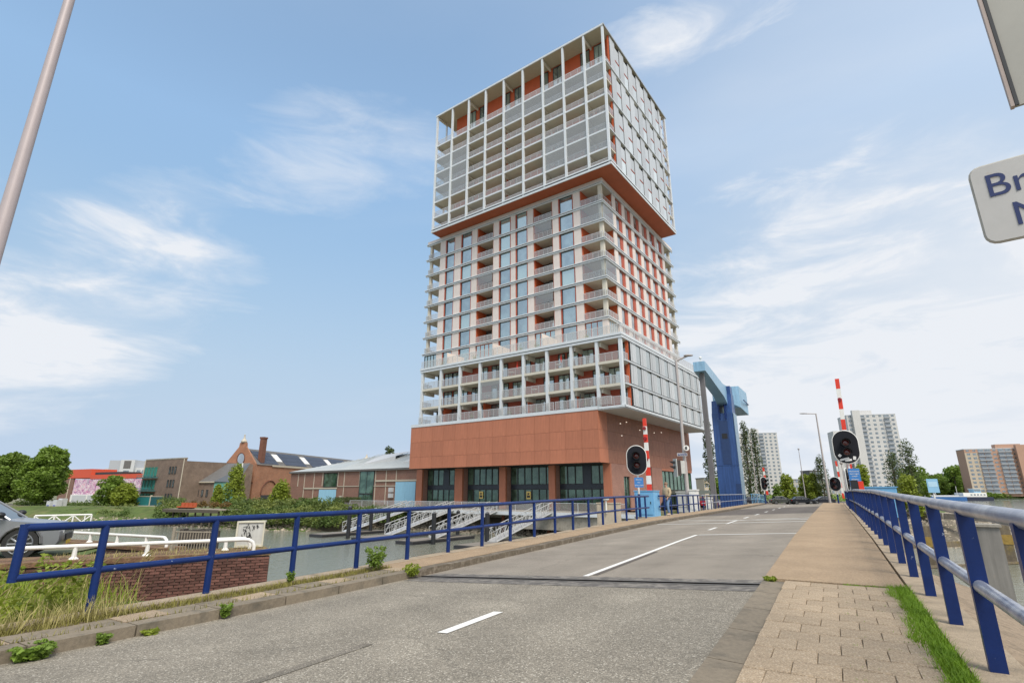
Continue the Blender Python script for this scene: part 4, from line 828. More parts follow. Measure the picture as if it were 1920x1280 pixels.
def bush(label, c, rx, ry, rz, m=None, leaf=.16, n=900, group=None, name='bush', clumps=9, cat='bush'):
    t = root(name, (c[0], c[1], c[2]), label, cat, group); mb = MB()
    for i in range(7): an = random.uniform(0, 6.28); mb.tube([c, (c[0] + math.cos(an) * rx * .5, c[1] + math.sin(an) * ry * .5, c[2] + rz * 1.3)], .03, 4, r1=.01)
    mb.build('stem', m_bark, t); mb = MB()
    for i in range(clumps):
        an = i * 2.4; q = math.sqrt((i + .5) / clumps) * .75; k = random.uniform(.3, .5)
        leafcloud(mb, (c[0] + math.cos(an) * rx * q, c[1] + math.sin(an) * ry * q, c[2] + rz * (.45 + random.uniform(0, .75) * (1.1 - q))), rx * k, ry * k, rz * k * 1.1, n // clumps, leaf)
    mb.build('foliage', m or m_leaf, t, uv=False); return t
def blades(mb, pts, h0, h1, w, bend=.35):
    for p in pts:
        h = random.uniform(h0, h1); an = random.uniform(0, 6.28); d = Vector((math.cos(an), math.sin(an), 0)); q = Vector((-d.y, d.x, 0)) * w * random.uniform(.6, 1.3); l_ = d * h * random.uniform(.1, bend); p = Vector(p); up = Vector((0, 0, h))
        mb.add([p - q, p + q, p + up * .55 + l_ * .35 + q * .7, p + up * .55 + l_ * .35 - q * .7, p + up + l_], [(0, 1, 2, 3), (3, 2, 4)])

# ================================================================== LEFT FOREGROUND
# brick jetty walls: nearest bricks one by one over a brick core
m_brk = mat('wall_brick', (.15, .068, .052), .9, var=.3, scale=30, rand=.38, bump=.5, bscale=80, c2=(.19, .15, .11), c2s=7, c2lo=.6, c2hi=.72)
m_mort = mat('mortar', (.19, .16, .125), .95, var=.3, scale=10, c2=(.05, .04, .03), c2s=1.2)
m_wallb = brickmat('wall_brick_far', (.115, .055, .040), (.075, .040, .033), (.15, .12, .09), stain=.45)
def jetty(name, label, p, q, th, z0, z1, n_ind, side=1):
    p = Vector((p[0], p[1])); q = Vector((q[0], q[1])); d = (q - p); L_ = d.length; d.normalize(); an = math.atan2(d.y, d.x)
    W = Matrix.Translation((p.x, p.y, 0)) @ Matrix.Rotation(an, 4, 'Z'); rt = root(name, (p.x, p.y, z0), label, 'brick wall')
    mb = MB(); mb.box(0, L_, .03, th, z0, z1 - .12); mb.build('wall_core', [m_mort if n_ind else m_wallb], rt, W=W); rt2 = rt
    mb = MB(); k = 24
    top = []; 
    for i in range(k + 1): x = L_ * i / k; top.append((x, .0)); 
    mb.box(-.03, L_ + .02, -.02, th + .02, z1 - .10, z1); mb.build('coping', brickmat_coping, rt, W=W)
    if n_ind:
        me = MB().box(-.096, .096, -.035, .05, -.0255, .0255).mesh('brick', m_brk); hb = MB().box(-.047, .047, -.035, .05, -.0265, .0265).mesh('brick', m_brk)
        c = 0; stuff = MB(); row = 0; z = z1 - .165
        while z > z0 + .1 and row < 34:
            x = .105 if row % 2 == 0 else .0
            while x < L_:
                if x > .05:
                    dy = random.uniform(-.006, .006)
                    if c < n_ind and x > 0:
                        link(bpy.data.objects.new('brick', me), rt, W @ T(min(x, L_ - .1), dy + .015, z)); c += 1
                    else: stuff.box(x - .096, x + .096, -.02 + dy, .03, z - .0265, z + .0265)
                x += .21
            z -= .0645; row += 1
        if stuff.v: tag(stuff.build('brick_courses', m_brk, rt, W=W), kind='stuff')
        # return end
        mb = MB(); mb.box(L_, L_ + .004, 0, th, z0, z1 - .13); mb.build('wall_end', m_wallb, rt, W=W)
    return rt, W, L_
brickmat_coping = mat('mossy_coping', (.17, .095, .055), .95, var=.5, scale=14, bump=.9, bscale=30, c2=(.25, .20, .07), c2s=4)
ja, JW, JL = jetty('jetty_wall', 'dark brick jetty wall behind the left blue railing with earth on top', (-11.35, 11.35), (-6.17, 14.35), 1.3, -5.9, -1.44, 290)
jb, JW2, JL2 = jetty('jetty_wall', 'farther brick quay wall carrying the second white pipe rail', (-17.5, 19.9), (-10.3, 16.6), .7, -5.9, -1.60, 0)
mb = MB(JW.__matmul__ if False else (lambda x, y, z: JW @ Vector((x, y, z)))); 
pts = [JW @ Vector((random.uniform(1.5, JL), random.uniform(.1, 1.2), -1.45)) for _ in range(700)]; mb = MB(); blades(mb, pts, .03, .13, .006, .9); tag(mb.build('dry_grass', m_straw, uv=False), 'dry grass growing along the top of the brick jetty wall', 'grass', kind='stuff')
def piperail(label, W, x0, x1, y, z, h=.27, n=5, r=.045, curl=True):
    rt = root('pipe_rail', W @ Vector((x0, y, z)), label, 'railing'); f = lambda x, yy, zz: W @ Vector((x, yy, zz))
    pts = [f(x0 + (x1 - x0) * i / 8, y, z + h) for i in range(9)]
    if curl: pts += [f(x1 + .12, y, z + h - .01), f(x1 + .22, y, z + h - .07), f(x1 + .26, y, z + h - .16), f(x1 + .26, y, z)]
    mb = MB(); mb.tube(pts, r, 10); smooth_angle(mb.build('rail', m_wht, rt), 60)
    for i in range(n):
        x = x0 + (x1 - x0) * (i + .5) / n; mb = MB(); mb.tube([f(x, y, z), f(x, y, z + .05), f(x, y, z + h)], [.10, .05, .04], 8); smooth_angle(mb.build('foot', m_wht, rt), 40)
    return rt
piperail('low white pipe rail on the near brick jetty wall, running left into the grass', JW, -5.5, JL - .62, .35, -1.44, n=8)
piperail('short curled white pipe at the end of the near brick jetty', JW, JL - 1.3, JL - .68, .8, -1.44, n=1, r=.04)
piperail('low white pipe rail on the farther brick quay wall', JW2, -6, JL2 - .6, .3, -1.60, n=9)
# cabinet with graffiti
gb = root('graffiti_cabinet', JW @ Vector((JL - .2, .9, -1.44)), 'pale grey steel cabinet with black graffiti at the end of the brick jetty', 'cabinet')
GW = JW @ T(JL - .42, 1.1, -1.42, R(-12)); m_cab = mat('cabinet_grey', (.50, .50, .47), .6, var=.12, scale=6, streak=.15)
mb = MB(); mb.box(-.32, .32, -.0, .30, .05, .62); mb.build('body', m_cab, gb, W=GW)
mb = MB(); mb.box(-.35, .35, -.03, .0, .0, .05); mb.box(-.35, .35, -.03, .33, .62, .66); mb.box(-.35, -.31, -.03, .0, .05, .62); mb.box(.31, .35, -.03, .0, .05, .62); mb.build('frame', mat('cabinet_cream', (.56, .53, .42), .6, var=.15), gb, W=GW)
mb = MB(); random.seed(5)
for k in range(16):
    x = -.17 + .35 * random.random(); z = .2 + .3 * random.random(); mb.tube([(x, -.012, z), (x + random.uniform(-.06, .06), -.012, z + random.uniform(.04, .12)), (x + random.uniform(-.06, .1), -.012, z + random.uniform(-.1, .1))], .0065, 4)
mb.build('graffiti', m_blk, gb, W=GW)
# grille gate
gg = root('steel_grille', at(330, 1040, 15.6), 'weathered vertical bar grille standing behind the near brick jetty', 'grille'); pA = at(296 + 22, 1045, 15.9); pB = at(396, 1045, 16.6); pA.z = pB.z = -1.95
mb = MB(); mb.tube([pA, pA + Vector((0, 0, 1.0))], .045, 8); mb.tube([pB, pB + Vector((0, 0, .9))], .045, 8); m_gr = mat('weathered_wood_grey', (.30, .26, .20), .8, var=.2, scale=10); mb.build('post', m_gr, gg)
mb = MB(); mb.tube([pA + Vector((0, 0, .86)), pB + Vector((0, 0, .80))], .02, 6); mb.tube([pA + Vector((0, 0, .12)), pB + Vector((0, 0, .12))], .02, 6); mb.build('rail', m_gr, gg)
for i in range(1, 15):
    p = pA.lerp(pB, i / 15); mb = MB(); mb.tube([p + Vector((0, 0, .1)), p + Vector((0, 0, .84))], .013, 5); mb.build('bar', m_gr, gg)
# timber dolphin in the dock
td = root('timber_dolphin', at(368, 1030, 26), 'dark weathered timber fender with white patches in the dock', 'fender'); c = at(369, 1030, 25)
m_tim = mat('old_timber', (.075, .062, .050), .9, var=.4, scale=5, streak=.4, c2=(.25, .24, .22), c2s=2.5, c2lo=.66, c2hi=.7)
for i in range(9):
    x = c.x - .72 + i * .18; mb = MB(); mb.box(x, x + .165, c.y - .3 + random.uniform(-.03, .03), c.y + .1, -5.8, -1.62 + random.uniform(-.05, .05)); mb.build('plank', m_tim, td)
mb = MB(); mb.box(c.x - .8, c.x + .95, c.y - .38, c.y - .31, -2.2, -2.05); mb.build('crossbeam', m_tim, td)
# white lattice barrier further left
lb = root('lattice_barrier', at(60, 990, 38), 'white lattice girder railing of a small bridge behind the grey car', 'barrier'); A_ = at(60, 990, 36.0); Bq = at(167, 990, 38); A_.z = Bq.z = -2.5; d = (Bq - A_); n_ = 3
mb = MB(); mb.tube([A_ + Vector((0, 0, 1.02)), Bq + Vector((0, 0, 1.02))], .06, 6); mb.tube([A_ + Vector((0, 0, .1)), Bq + Vector((0, 0, .1))], .06, 6); mb.build('chord', m_wht, lb)
for i in range(n_ + 1):
    p = A_ + d * i / n_; mb = MB(); mb.tube([p, p + Vector((0, 0, 1.02))], .05, 6); mb.build('post', m_wht, lb)
    if i < n_:
        q = A_ + d * (i + 1) / n_; mb = MB(); mb.tube([p + Vector((0, 0, .1)), q + Vector((0, 0, 1.0))], .04, 6); mb.tube([q + Vector((0, 0, .1)), p + Vector((0, 0, 1.0))], .04, 6); mb.build('brace', m_wht, lb)
mb = MB(); mb.tube([Bq + d * -.12, Bq + d * -.12 + Vector((0, 0, 1.02))], .04, 6); mb.build('post', m_wht, lb)

# ---- left bank grass
random.seed(21)
def inpoly(p, poly):
    c = False; j = len(poly) - 1
    for i in range(len(poly)):
        if (poly[i][1] > p[1]) != (poly[j][1] > p[1]) and p[0] < (poly[j][0] - poly[i][0]) * (p[1] - poly[i][1]) / (poly[j][1] - poly[i][1]) + poly[i][0]: c = not c
        j = i
    return c
ga = st(-6, -.3); gb_ = st(.75, -.3)
GP = [(ga.x, ga.y), (gb_.x, gb_.y), (-7.3, 9.4), (-9.9, 11.5), (-10.4, 11.85), (-13.5, 10.1), (-17.5, 8.6), (-15, 2)]
def hump(x, y):
    w_ = Vector((x, y)) - P0; t = w_.dot(Nn); return -1.62 + .1 * math.sin(x * 1.3 + y) - .12 * max(0, min(1, (-t - 2) / 4))
mb = MB(); S0 = 34; xs = [-18 + 15 * i / S0 for i in range(S0 + 1)]; ys = [1 + 12 * j / S0 for j in range(S0 + 1)]; idx = {}
for i, x in enumerate(xs):
    for j, y in enumerate(ys): idx[i, j] = len(mb.v); mb.v.append((x, y, hump(x, y)))
fs = [(idx[i, j], idx[i + 1, j], idx[i + 1, j + 1], idx[i, j + 1]) for i in range(S0) for j in range(S0) if inpoly((xs[i] + .2, ys[j] + .2), GP)]
mb.f = fs; mb.mi = [0] * len(fs); S_('grass_bank', mb, m_green)
pts = []
while len(pts) < 15000:
    x, y = random.uniform(-16, -2.5), random.uniform(2.5, 12.2)
    if inpoly((x, y), GP): pts.append((x, y, hump(x, y)))
mb = MB(); blades(mb, pts, .12, .42, .008, .7); tag(mb.build('tall_grass', m_grass, uv=False), 'tall green grass on the bank below the left railing', 'grass', kind='stuff')
pts = [p for p in pts[:6500] if -2.1 < (Vector(p[:2]) - P0).dot(Nn) < -.2]
mb = MB(); blades(mb, [(p[0], p[1], p[2]) for p in pts], .25, .6, .006, .8)
for p in pts[::9]:
    h = random.uniform(.45, .62); an = random.uniform(-.6, .6); d_ = Vector((math.cos(an) * .12, math.sin(an) * .12, 0)); q = Vector(p) + Vector((0, 0, h)) + d_
    mb.tube([Vector(p), Vector(p) + Vector((0, 0, h * .7)) + d_ * .4, q], .0025, 3, caps=False); mb.tube([q, q + Vector((.03, 0, .06)) + d_ * .25, q + Vector((.07, 0, .11)) + d_ * .5], [.004, .012, .003], 5)
tag(mb.build('dry_grass', m_straw, uv=False), 'pale seeding grass along the left pavement edge', 'grass', kind='stuff')
# weeds with broad leaves among the grass
mb = MB()
for i in range(46):
    while True:
        x, y = random.uniform(-15, -4.6), random.uniform(5.5, 12)
        if inpoly((x, y), GP): break
    for k in range(6):
        an = k * 1.05 + i; e = Vector((x + math.cos(an) * .16, y + math.sin(an) * .16, hump(x, y) + random.uniform(.2, .55))); mb.tube([(x, y, hump(x, y)), e], .005, 4); leafcloud(mb, e, .12, .12, .13, 30, .045, .1)
tag(mb.build('leafy_weeds', m_leaf2, uv=False), 'leafy weeds growing through the grass bank left of the blue railing', 'weeds', kind='stuff')
def tuft(label, s, t, z, r, h, m=None, n=300, cat='weed'):
    rt = root('weed', st(s, t, z), label, cat); mb = MB()
    for i in range(9):
        an = i * 2.4; p = st(s, t, z); e = p + Vector((math.cos(an) * r * .6, math.sin(an) * r * .6, h * random.uniform(.7, 1))); mb.tube([p, (p + e) / 2 + Vector((0, 0, h * .1)), e], .004, 4)
        leafcloud(mb, ((p + e) / 2), r * .4, r * .4, h * .35, n // 9, .032, .1); leafcloud(mb, e, r * .25, r * .25, h * .15, n // 14, .026, .1)
    mb.build('foliage', m or m_leaf2, rt, uv=False); return rt
tuft('large leafy weed at the kerb where the left footway narrows', 4.55, .45, zl(4.5), .26, .38, m_leaf, 420)
tuft('yellow green weed in the gutter beside the expansion joint', 4.75, 1.22, zl(4.7) - .1, .2, .2, m_leaf2, 260)
tuft('small green weed sprouting on the kerb face near the first railing post', 1.05, 1.24, zl(1) - .12, .09, .15, m_leaf, 150)
tuft('small weed in the gutter nearest the camera on the left', -.35, 1.25, zl(0) - .13, .09, .1, m_leaf, 120)
tuft('spreading green weed in the gutter at the left picture edge', -.98, 1.27, zl(0) - .13, .24, .13, m_leaf, 420)
tuft('thin sapling rising through the left railing', 2.75, .3, zl(3), .09, .17, m_leaf, 90)
tuft('thin grassy weed at the left gutter', .12, 1.26, zl(0) - .13, .12, .06, m_leaf2, 80)
tuft('small green weed between footway slab and pavers at the road edge', 4.93, 7.45, zr(4.9) - .03, .1, .05, m_leaf2, 120)
mb = MB(); pts = []
for _ in range(1500): s = random.uniform(-3.2, .5) ; pts.append(st(s - random.random() ** 2 * .6, random.gauss(.22, .12), zl(s) - .03))
blades(mb, pts, .08, .30, .005, 1.3); tag(mb.build('dry_grass', m_straw, uv=False), 'pale dry grass spilling over the left edge beam beside the first post', 'grass', kind='stuff')
mb = MB(); pts = []
for _ in range(4200): s = random.uniform(-3, 5); pts.append(st(s, random.gauss(.34, .09), zl(s) - .03))
for _ in range(900): s = random.uniform(-3, 4.9); pts.append(st(s, random.choice((.525, .945)), zl(s) - .02))
blades(mb, pts, .02, .09, .005, 1.2); tag(mb.build('verge_grass', mat('moss_grass', (.22, .20, .05), .9, var=.4, scale=5, trans=.2), uv=False), 'mossy strip of low grass between left railing and slabs', 'grass', kind='stuff')
# grass strip beside right pavers
mb = MB(); pts = []
while len(pts) < 11000:
    s = random.uniform(-3, 4.95); wd = .10 + .035 * math.sin(s * 3.1) + .02 * math.sin(s * 9); t = random.uniform(8.92 - wd - random.random() * .05, 9.0)
    if random.random() < .35 and t < 8.87: continue
    pts.append(st(s, t, zr(s) - .03))
blades(mb, pts, .03, .10, .0045, 1.1)
pts = [st(random.uniform(4.85, 5.0), random.uniform(8.3, 9.0), zr(4.9) - .02) for _ in range(500)]
for _ in range(500): s = 4.72 - .303 * random.randint(0, 20) + .15; pts.append(st(s, random.uniform(8.3, 8.9), zr(s) - .02))
blades(mb, pts, .01, .035, .004, 1.2); tag(mb.build('strip_grass', mat('lush_grass', (.19, .32, .02), .7, var=.35, scale=9, trans=.35), uv=False), 'bright green grass strip between the pavers and the right kerb', 'grass', kind='stuff')
mb = MB(); strip(mb, -30, 4.95, 8.86, 9.03, lambda s, t: zr(s) - .03); S_('verge_soil', mb, m_soil)
mb = MB(); strip(mb, 4.95, 117, 8.97, 9.03, lambda s, t: zr(s) - .05); S_('joint_filler', mb, m_soil)

# ================================================================== CARS
m_glass_car = mat('car_glass', (.02, .025, .03), .05, var=0, spec=1.0)
m_tyre = mat('tyre', (.02, .02, .02), .8, var=.1); m_rim = mat('rim', (.35, .36, .37), .3, .8, var=.05); m_head = mat('headlight', (.55, .57, .6), .1, .3, var=0); m_tail = mat('tail_light', (.4, .02, .02), .2, var=0)
def car(label, loc, rz, color, Lc=4.4, Wc=1.8, H=1.5, suv=False, name='parked_car', group=None, detail=False):
    pm_ = mat('car_paint_' + '_'.join('%02d' % int(c * 99) for c in color), color, .28, .45, var=.03, spec=.6)
    rt = root(name, loc, label, 'car', group); W = WM[rt.name] @ Matrix.Rotation(rz, 4, 'Z')
    wr = .34 if not suv else .38; fx, rx = Lc / 2 - .86, -Lc / 2 + .82; gc = .22 if not suv else .27; hd = H * (.62 if not suv else .60)
    def arch(cx_): return [(cx_ + (wr + .07) * math.cos(a), max(gc, wr + (wr + .07) * math.sin(a))) for a in [math.pi * k / 8 for k in range(9)]]
    low = [(-Lc / 2 + .08, gc + .05)] + arch(rx)[::-1] + arch(fx)[::-1] + [(Lc / 2 - .1, gc), (Lc / 2 - .01, gc + .18), (Lc / 2 - .02, hd * .72), (Lc / 2 - .22, hd * .92), (Lc / 2 - 1.05, hd * 1.03), (.72, hd * 1.10), (-Lc / 2 + .55, hd * 1.12), (-Lc / 2 + .04, hd * 1.02), (-Lc / 2, hd * .7)]
    def shell(mb, prof, stations):
        vs = []; n = len(prof)
        for y, sx, sz in stations: vs += [(x * sx, y, z if sz == 1 else (z - gc) * sz + gc) for x, z in prof]
        fs = [(k * n + i, k * n + (i + 1) % n, (k + 1) * n + (i + 1) % n, (k + 1) * n + i) for k in range(len(stations) - 1) for i in range(n)]
        fs += [tuple(range(n))[::-1], tuple((len(stations) - 1) * n + i for i in range(n))]; mb.add(vs, fs)
    w2 = Wc / 2
    mb = MB(); shell(mb, low, [(-w2, .975, .97), (-w2 + .05, .99, .99), (-w2 + .18, 1, 1), (w2 - .18, 1, 1), (w2 - .05, .99, .99), (w2, .975, .97)]); b_ = mb.build('body', pm_, rt, W=W); smooth_angle(b_, 32)
    z0 = hd * 1.08; tail = -Lc / 2 + (.25 if suv else .55)
    g = [(1.02, z0 - .04), (.18, H - .03), (-.2, H), (tail + .45, H - .04), (tail, z0 - .02)]
    mb = MB(); shell(mb, g, [(-w2 + .10, 1, 1), (-w2 + .11, 1, 1), (w2 - .11, 1, 1), (w2 - .10, 1, 1)])
    mb.v = [(x, y * (1 - .16 * max(0, (z - z0)) / (H - z0)), z) for x, y, z in mb.v]; gl = mb.build('window_band', m_glass_car, rt, W=W)
    mb = MB(); k_ = .87
    for sy in (-1, 1):
        e = lambda x, z, o=.012: (x, sy * ((w2 - .10) * (1 - .16 * (z - z0) / (H - z0)) + o), z)
        for (xa, za), (xb, zb_), ww in (((1.02, z0 - .04), (.18, H - .03), .05), ((.18, H - .03), (-.2, H), .05), ((-.2, H), (tail + .45, H - .04), .05), ((tail + .45, H - .04), (tail, z0), .09), ((-.35, H), (-.35, z0), .05)):
            mb.tube([e(xa, za, 0), e(xb, zb_, 0)], ww * .6, 6)
    mb.box(tail + .42, .2, -(w2 - .1) * k_, (w2 - .1) * k_, H - .03, H + .015); smooth_angle(mb.build('roof', pm_, rt, W=W), 40)
    for cx_ in (fx, rx):
        for sy in (-1, 1):
            mb = MB(); mb.tube([(cx_, sy * (w2 - .02), wr), (cx_, sy * (w2 - .22), wr)], wr, 20); wh = mb.build('wheel', m_tyre, rt, W=W); smooth_angle(wh, 40)
            mb = MB(); mb.tube([(cx_, sy * (w2 - .01), wr), (cx_, sy * (w2 - .03), wr)], wr * .22, 10)
            for k in range(5 if not detail else 10):
                a = 2 * math.pi * k / (5 if not detail else 10); mb.tube([(cx_, sy * (w2 - .01), wr), (cx_ + math.cos(a) * wr * .66, sy * (w2 - .012), wr + math.sin(a) * wr * .66)], .028, 4)
            mb.tube([(cx_ + math.cos(2 * math.pi * k / 18) * wr * .68, sy * (w2 - .012), wr + math.sin(2 * math.pi * k / 18) * wr * .68) for k in range(19)], .02, 4, caps=False); mb.build('rim', m_rim, wh, W=W)
    for sy in (-1, 1):
        mb = MB(); mb.box(Lc / 2 - .28, Lc / 2 + .0, sy * (w2 - .3) - .17, sy * (w2 - .3) + .17, hd * .66, hd * .82); mb.build('headlight', m_head, rt, W=W)
        mb = MB(); mb.box(-Lc / 2 - .01, -Lc / 2 + .15, sy * (w2 - .2) - .14, sy * (w2 - .2) + .14, hd * .72, hd * .98); mb.build('tail_light', m_tail, rt, W=W)
        mb = MB(); mb.sphere((.84, sy * (w2 + .1), z0 + .10), .11, .12, .075); mb.tube([(.88, sy * (w2 - .05), z0 + .04), (.84, sy * (w2 + .08), z0 + .08)], .025, 5); smooth_angle(mb.build('mirror', pm_ if not detail else m_blk, rt, W=W), 60)
        if detail:
            for ax_ in (fx, rx): mb = MB(); mb.tube([(x, sy * (w2 + .0), z) for x, z in arch(ax_)], .03, 6); mb.build('arch_trim', mat('grey_trim', (.12, .12, .125), .5), rt, W=W)
            mb = MB(); mb.tube([(.82, sy * (w2 - .085), z0 - .03), (tail + .1, sy * (w2 - .085), z0 + .0)], .014, 5); mb.tube([(.80, sy * (w2 - .09), z0 - .02), (.18, sy * ((w2 - .1) * .84), H - .02), (-.2, sy * ((w2 - .1) * .84), H + .01)], .014, 5); mb.build('chrome_trim', m_wht, rt, W=W)
            mb = MB()
            for x in (.62, -.42): mb.tube([(x, sy * (w2 - .012), gc + .15), (x, sy * (w2 - .005), hd * .9)], .006, 4)
            mb.build('door_seam', m_blk, rt, W=W)
    mb = MB(); mb.box(Lc / 2 - .06, Lc / 2 + .01, -.45, .45, hd * .45, hd * .62); mb.build('grille', m_blk, rt, W=W)
    mb = MB(); mb.box(Lc / 2 - .0, Lc / 2 + .02, -.26, .26, hd * .33, hd * .43); mb.build('number_plate', mat('plate_yellow', (.75, .5, .05), .5), rt, W=W)
    return rt
p = gz(44, 1048, -1.70); pr_ = Vector((p.x, p.y, -1.70))
rz_ = R(30); car('grey SUV parked nose to the right behind the left end of the railing', (pr_.x - 1.5 * math.cos(rz_) - .93 * math.sin(rz_), pr_.y - 1.5 * math.sin(rz_) + .93 * math.cos(rz_), -1.70), rz_, (.27, .28, .30), 4.4, 1.84, 1.58, True, detail=True)
# ================================================================== LEFT BANK BUILDINGS
def frame(x, y, yaw): return Matrix.Translation((x, y, 0)) @ Matrix.Rotation(yaw, 4, 'Z')
m_bk1 = brickmat('hall_brick', (.27, .125, .085), (.21, .095, .07), (.26, .20, .16), .22, .07, .01, .3, .12)
m_bk2 = brickmat('old_brick', (.40, .155, .075), (.31, .115, .06), (.32, .23, .16), .22, .07, .01, .3, .2)
m_bk3 = brickmat('grey_brown_brick', (.20, .135, .10), (.15, .10, .078), (.22, .18, .14), .22, .07, .01, .3, .3)
m_slate = mat('slate_roof', (.13, .125, .12), .8, var=.2, scale=2, streak=.15)
m_zinc = mat('zinc_roof', (.44, .46, .45), .55, .2, var=.08, scale=.5, streak=.08)
m_teal = mat('teal_paint', (.03, .20, .21), .5, var=.15, streak=.15)
m_teal2 = mat('teal_shutter', (.03, .22, .17), .5, var=.15)
m_skyb = mat('sky_blue_door', (.30, .55, .72), .6, var=.07, streak=.08)
m_cream = mat('cream_trim', (.50, .45, .36), .7, var=.1)
m_sol = mat('solar_panel', (.06, .06, .075), .25, .2, var=.15, scale=.3)
m_wl = windowmat('old_window', (.06, .075, .08), .18)
m_gray = mat('pale_render', (.52, .53, .54), .7, var=.06, streak=.05)
def fb(name, m, fr, *d, parent): return blk(name, m, fr, *d, parent)
def fwin(fr, parent, a0, a1, b, z0, z1, frame_m=None, pane_m=None, mull=0, name='window'):
    w_ = a1 - a0; h = z1 - z0; f = min(.08, w_ * .12); fm = frame_m or m_cream; pm_ = pane_m or m_wl; key = ('fw', round(w_, 2), round(h, 2), mull, fm.name, name)
    if key not in CACHE:
        q = MB(); q.box(-w_ / 2, -w_ / 2 + f, -.06, .06, 0, h); q.box(w_ / 2 - f, w_ / 2, -.06, .06, 0, h); q.box(-w_ / 2 + f, w_ / 2 - f, -.06, .06, 0, f); q.box(-w_ / 2 + f, w_ / 2 - f, -.06, .06, h - f, h)
        for i in range(mull): x = -w_ / 2 + w_ * (i + 1) / (mull + 1); q.box(x - .03, x + .03, -.05, .03, f, h - f)
        CACHE[key] = q.mesh(name, fm)
    pk = ('fp', round(w_, 2), round(h, 2), pm_.name)
    if pk not in CACHE: CACHE[pk] = MB().box(-w_ / 2 + f, w_ / 2 - f, .0, .03, f, h - f).mesh('pane', pm_)
    W = fr @ T((a0 + a1) / 2, b, z0); o = link(bpy.data.objects.new(name, CACHE[key]), parent, W); link(bpy.data.objects.new('pane', CACHE[pk]), o, W); return o
# ---- brick hall with blue doors, parallel to the tower
HB = 6.0; hall = root('brick_hall', tw(-64, 12, -2.6), 'long brick hall with sky blue doors and pale metal roof, left of the tower', 'warehouse')
h = lambda name, m, *d: blk(name, m, TX, *d, hall)
HL, HR = -83.3, -38.2
h('wall', m_bk1, HL, HR, HB, HB + .4, -2.6, 4.0); h('wall', m_bk1, HL, HL + .4, HB + .405, HB + 20, -2.6, 4.0); h('gutter', m_slate, HL - .3, HR, HB - .35, HB - .01, 3.95, 4.3)
mb = MB(tw); mb.add([(HL - .3, HB - .3, 4.3), (HR, HB - .3, 4.3), (HR, HB + 9.5, 8.0), (-66, HB + 9.5, 7.6), (HR, HB + 20, 4.3), (HL - .3, HB + 20, 4.3)], [(0, 1, 2, 3), (2, 4, 5, 3), (0, 3, 5)]); mb.build('roof', m_zinc, hall)
for i in range(42):
    a = HL + 1 + i * 1.06
    if a > HR: break
    b1, z1 = (HB + 9.4, 7.95) if a > -66 else (HB + 9.4 * (a - HL) / 17.3, 4.3 + 3.35 * (a - HL) / 17.3)
    mb = MB(); mb.tube([tw(a, HB - .2, 4.34), tw(a, b1, z1 + .05)], .045, 4); mb.build('roof_seam', m_zinc, hall)
for a0 in (-64, -52): 
    mb = MB(tw); mb.add([(a0, HB + 2, 5.1), (a0 + 9, HB + 5, 7.0), (a0 + 9.4, HB + 9, 8.2), (a0 + 1, HB + 8.6, 7.7), (a0 + 9, HB + 5, 6.0)], [(0, 1, 2, 3), (0, 4, 1)]); mb.build('roof_monitor', m_gray, hall)
hx = lambda px, py=930: front_a(px, py, HB)
for px in (556, 568, 586, 602, 631, 643, 672, 702, 722, 741): a = hx(px); h('pilaster', m_cream, a - .09, a + .09, HB - .05, HB - .0, -2.4 if px in (643, 702, 722, 568, 586) else 1.2, 3.93)
h('string_course', m_cream, hx(568), hx(631), HB - .12, HB - .055, .62, .9); h('string_course', m_cream, hx(631) + .01, hx(741), HB - .10, HB - .055, 1.05, 1.18); h('string_course', m_cream, hx(703), HR, HB - .14, HB - .102, 1.9, 2.2)
for k, (x0, x1, z0, z1, mm) in enumerate(((605, 630, 1.0, 3.8, 1), (673, 700, -.3, 3.9, 1), (673, 700, -2.5, -.35, 2))): fwin(TX, hall, hx(x0), hx(x1), HB - .1, z0, z1, c_dark, c_win3, mm)
for px in (598, 741):
    a0, a1 = (hx(598), hx(630)) if px == 598 else (hx(741), hx(768) + 1.5)
    z1 = .5 if px == 598 else 1.8
    for j in range(2): h('door', m_skyb, a0 + (a1 - a0) * j / 2 + .02, a0 + (a1 - a0) * (j + 1) / 2 - .02, HB - .13, HB - .06, -2.6, z1)
h('door', m_cream, hx(636), hx(643) - .3, HB - .1, HB - .06, -2.6, -.7)
for z in (.0, -1.0): h('air_conditioner', m_gray, hx(732), hx(738), HB - .6, HB - .06, z, z + .8)
# red brick annex left of the hall with roof units
h('annex', m_bk1, hx(510), hx(560) - .3, HB + 1, HB + 6, -2.6, .2); h('annex_roof', m_cream, hx(508), hx(562) - .3, HB + .8, HB + 6.1, .205, .5); h('roof_unit', m_gray, hx(532), hx(549), HB + 1.5, HB + 4, .51, 2.4)
for i in range(4): h('roof_unit_slat', c_dark, hx(533) + .5 * i, hx(533) + .5 * i + .12, HB + 1.42, HB + 1.49, .8, 2.1)
h('duct', m_gray, hx(550), hx(560) - .3, HB + 1.5, HB + 3, .51, 1.3)
hg = root('clipped_hedge', tw(hx(660), 3, -2.4), 'clipped boxy hedge in planters before the brick hall', 'hedge'); mb = MB()
for i in range(14): p = tw(hx(645) + i * (hx(688) - hx(645)) / 13, 4.0, -1.4); leafcloud(mb, p, .6, .5, .55, 160, .1)
mb.build('foliage', m_leafd, hg, uv=False); blk('planter', m_slate, TX, hx(645) - .4, hx(688) + .4, 3.5, 4.5, -2.62, -1.9, hg)
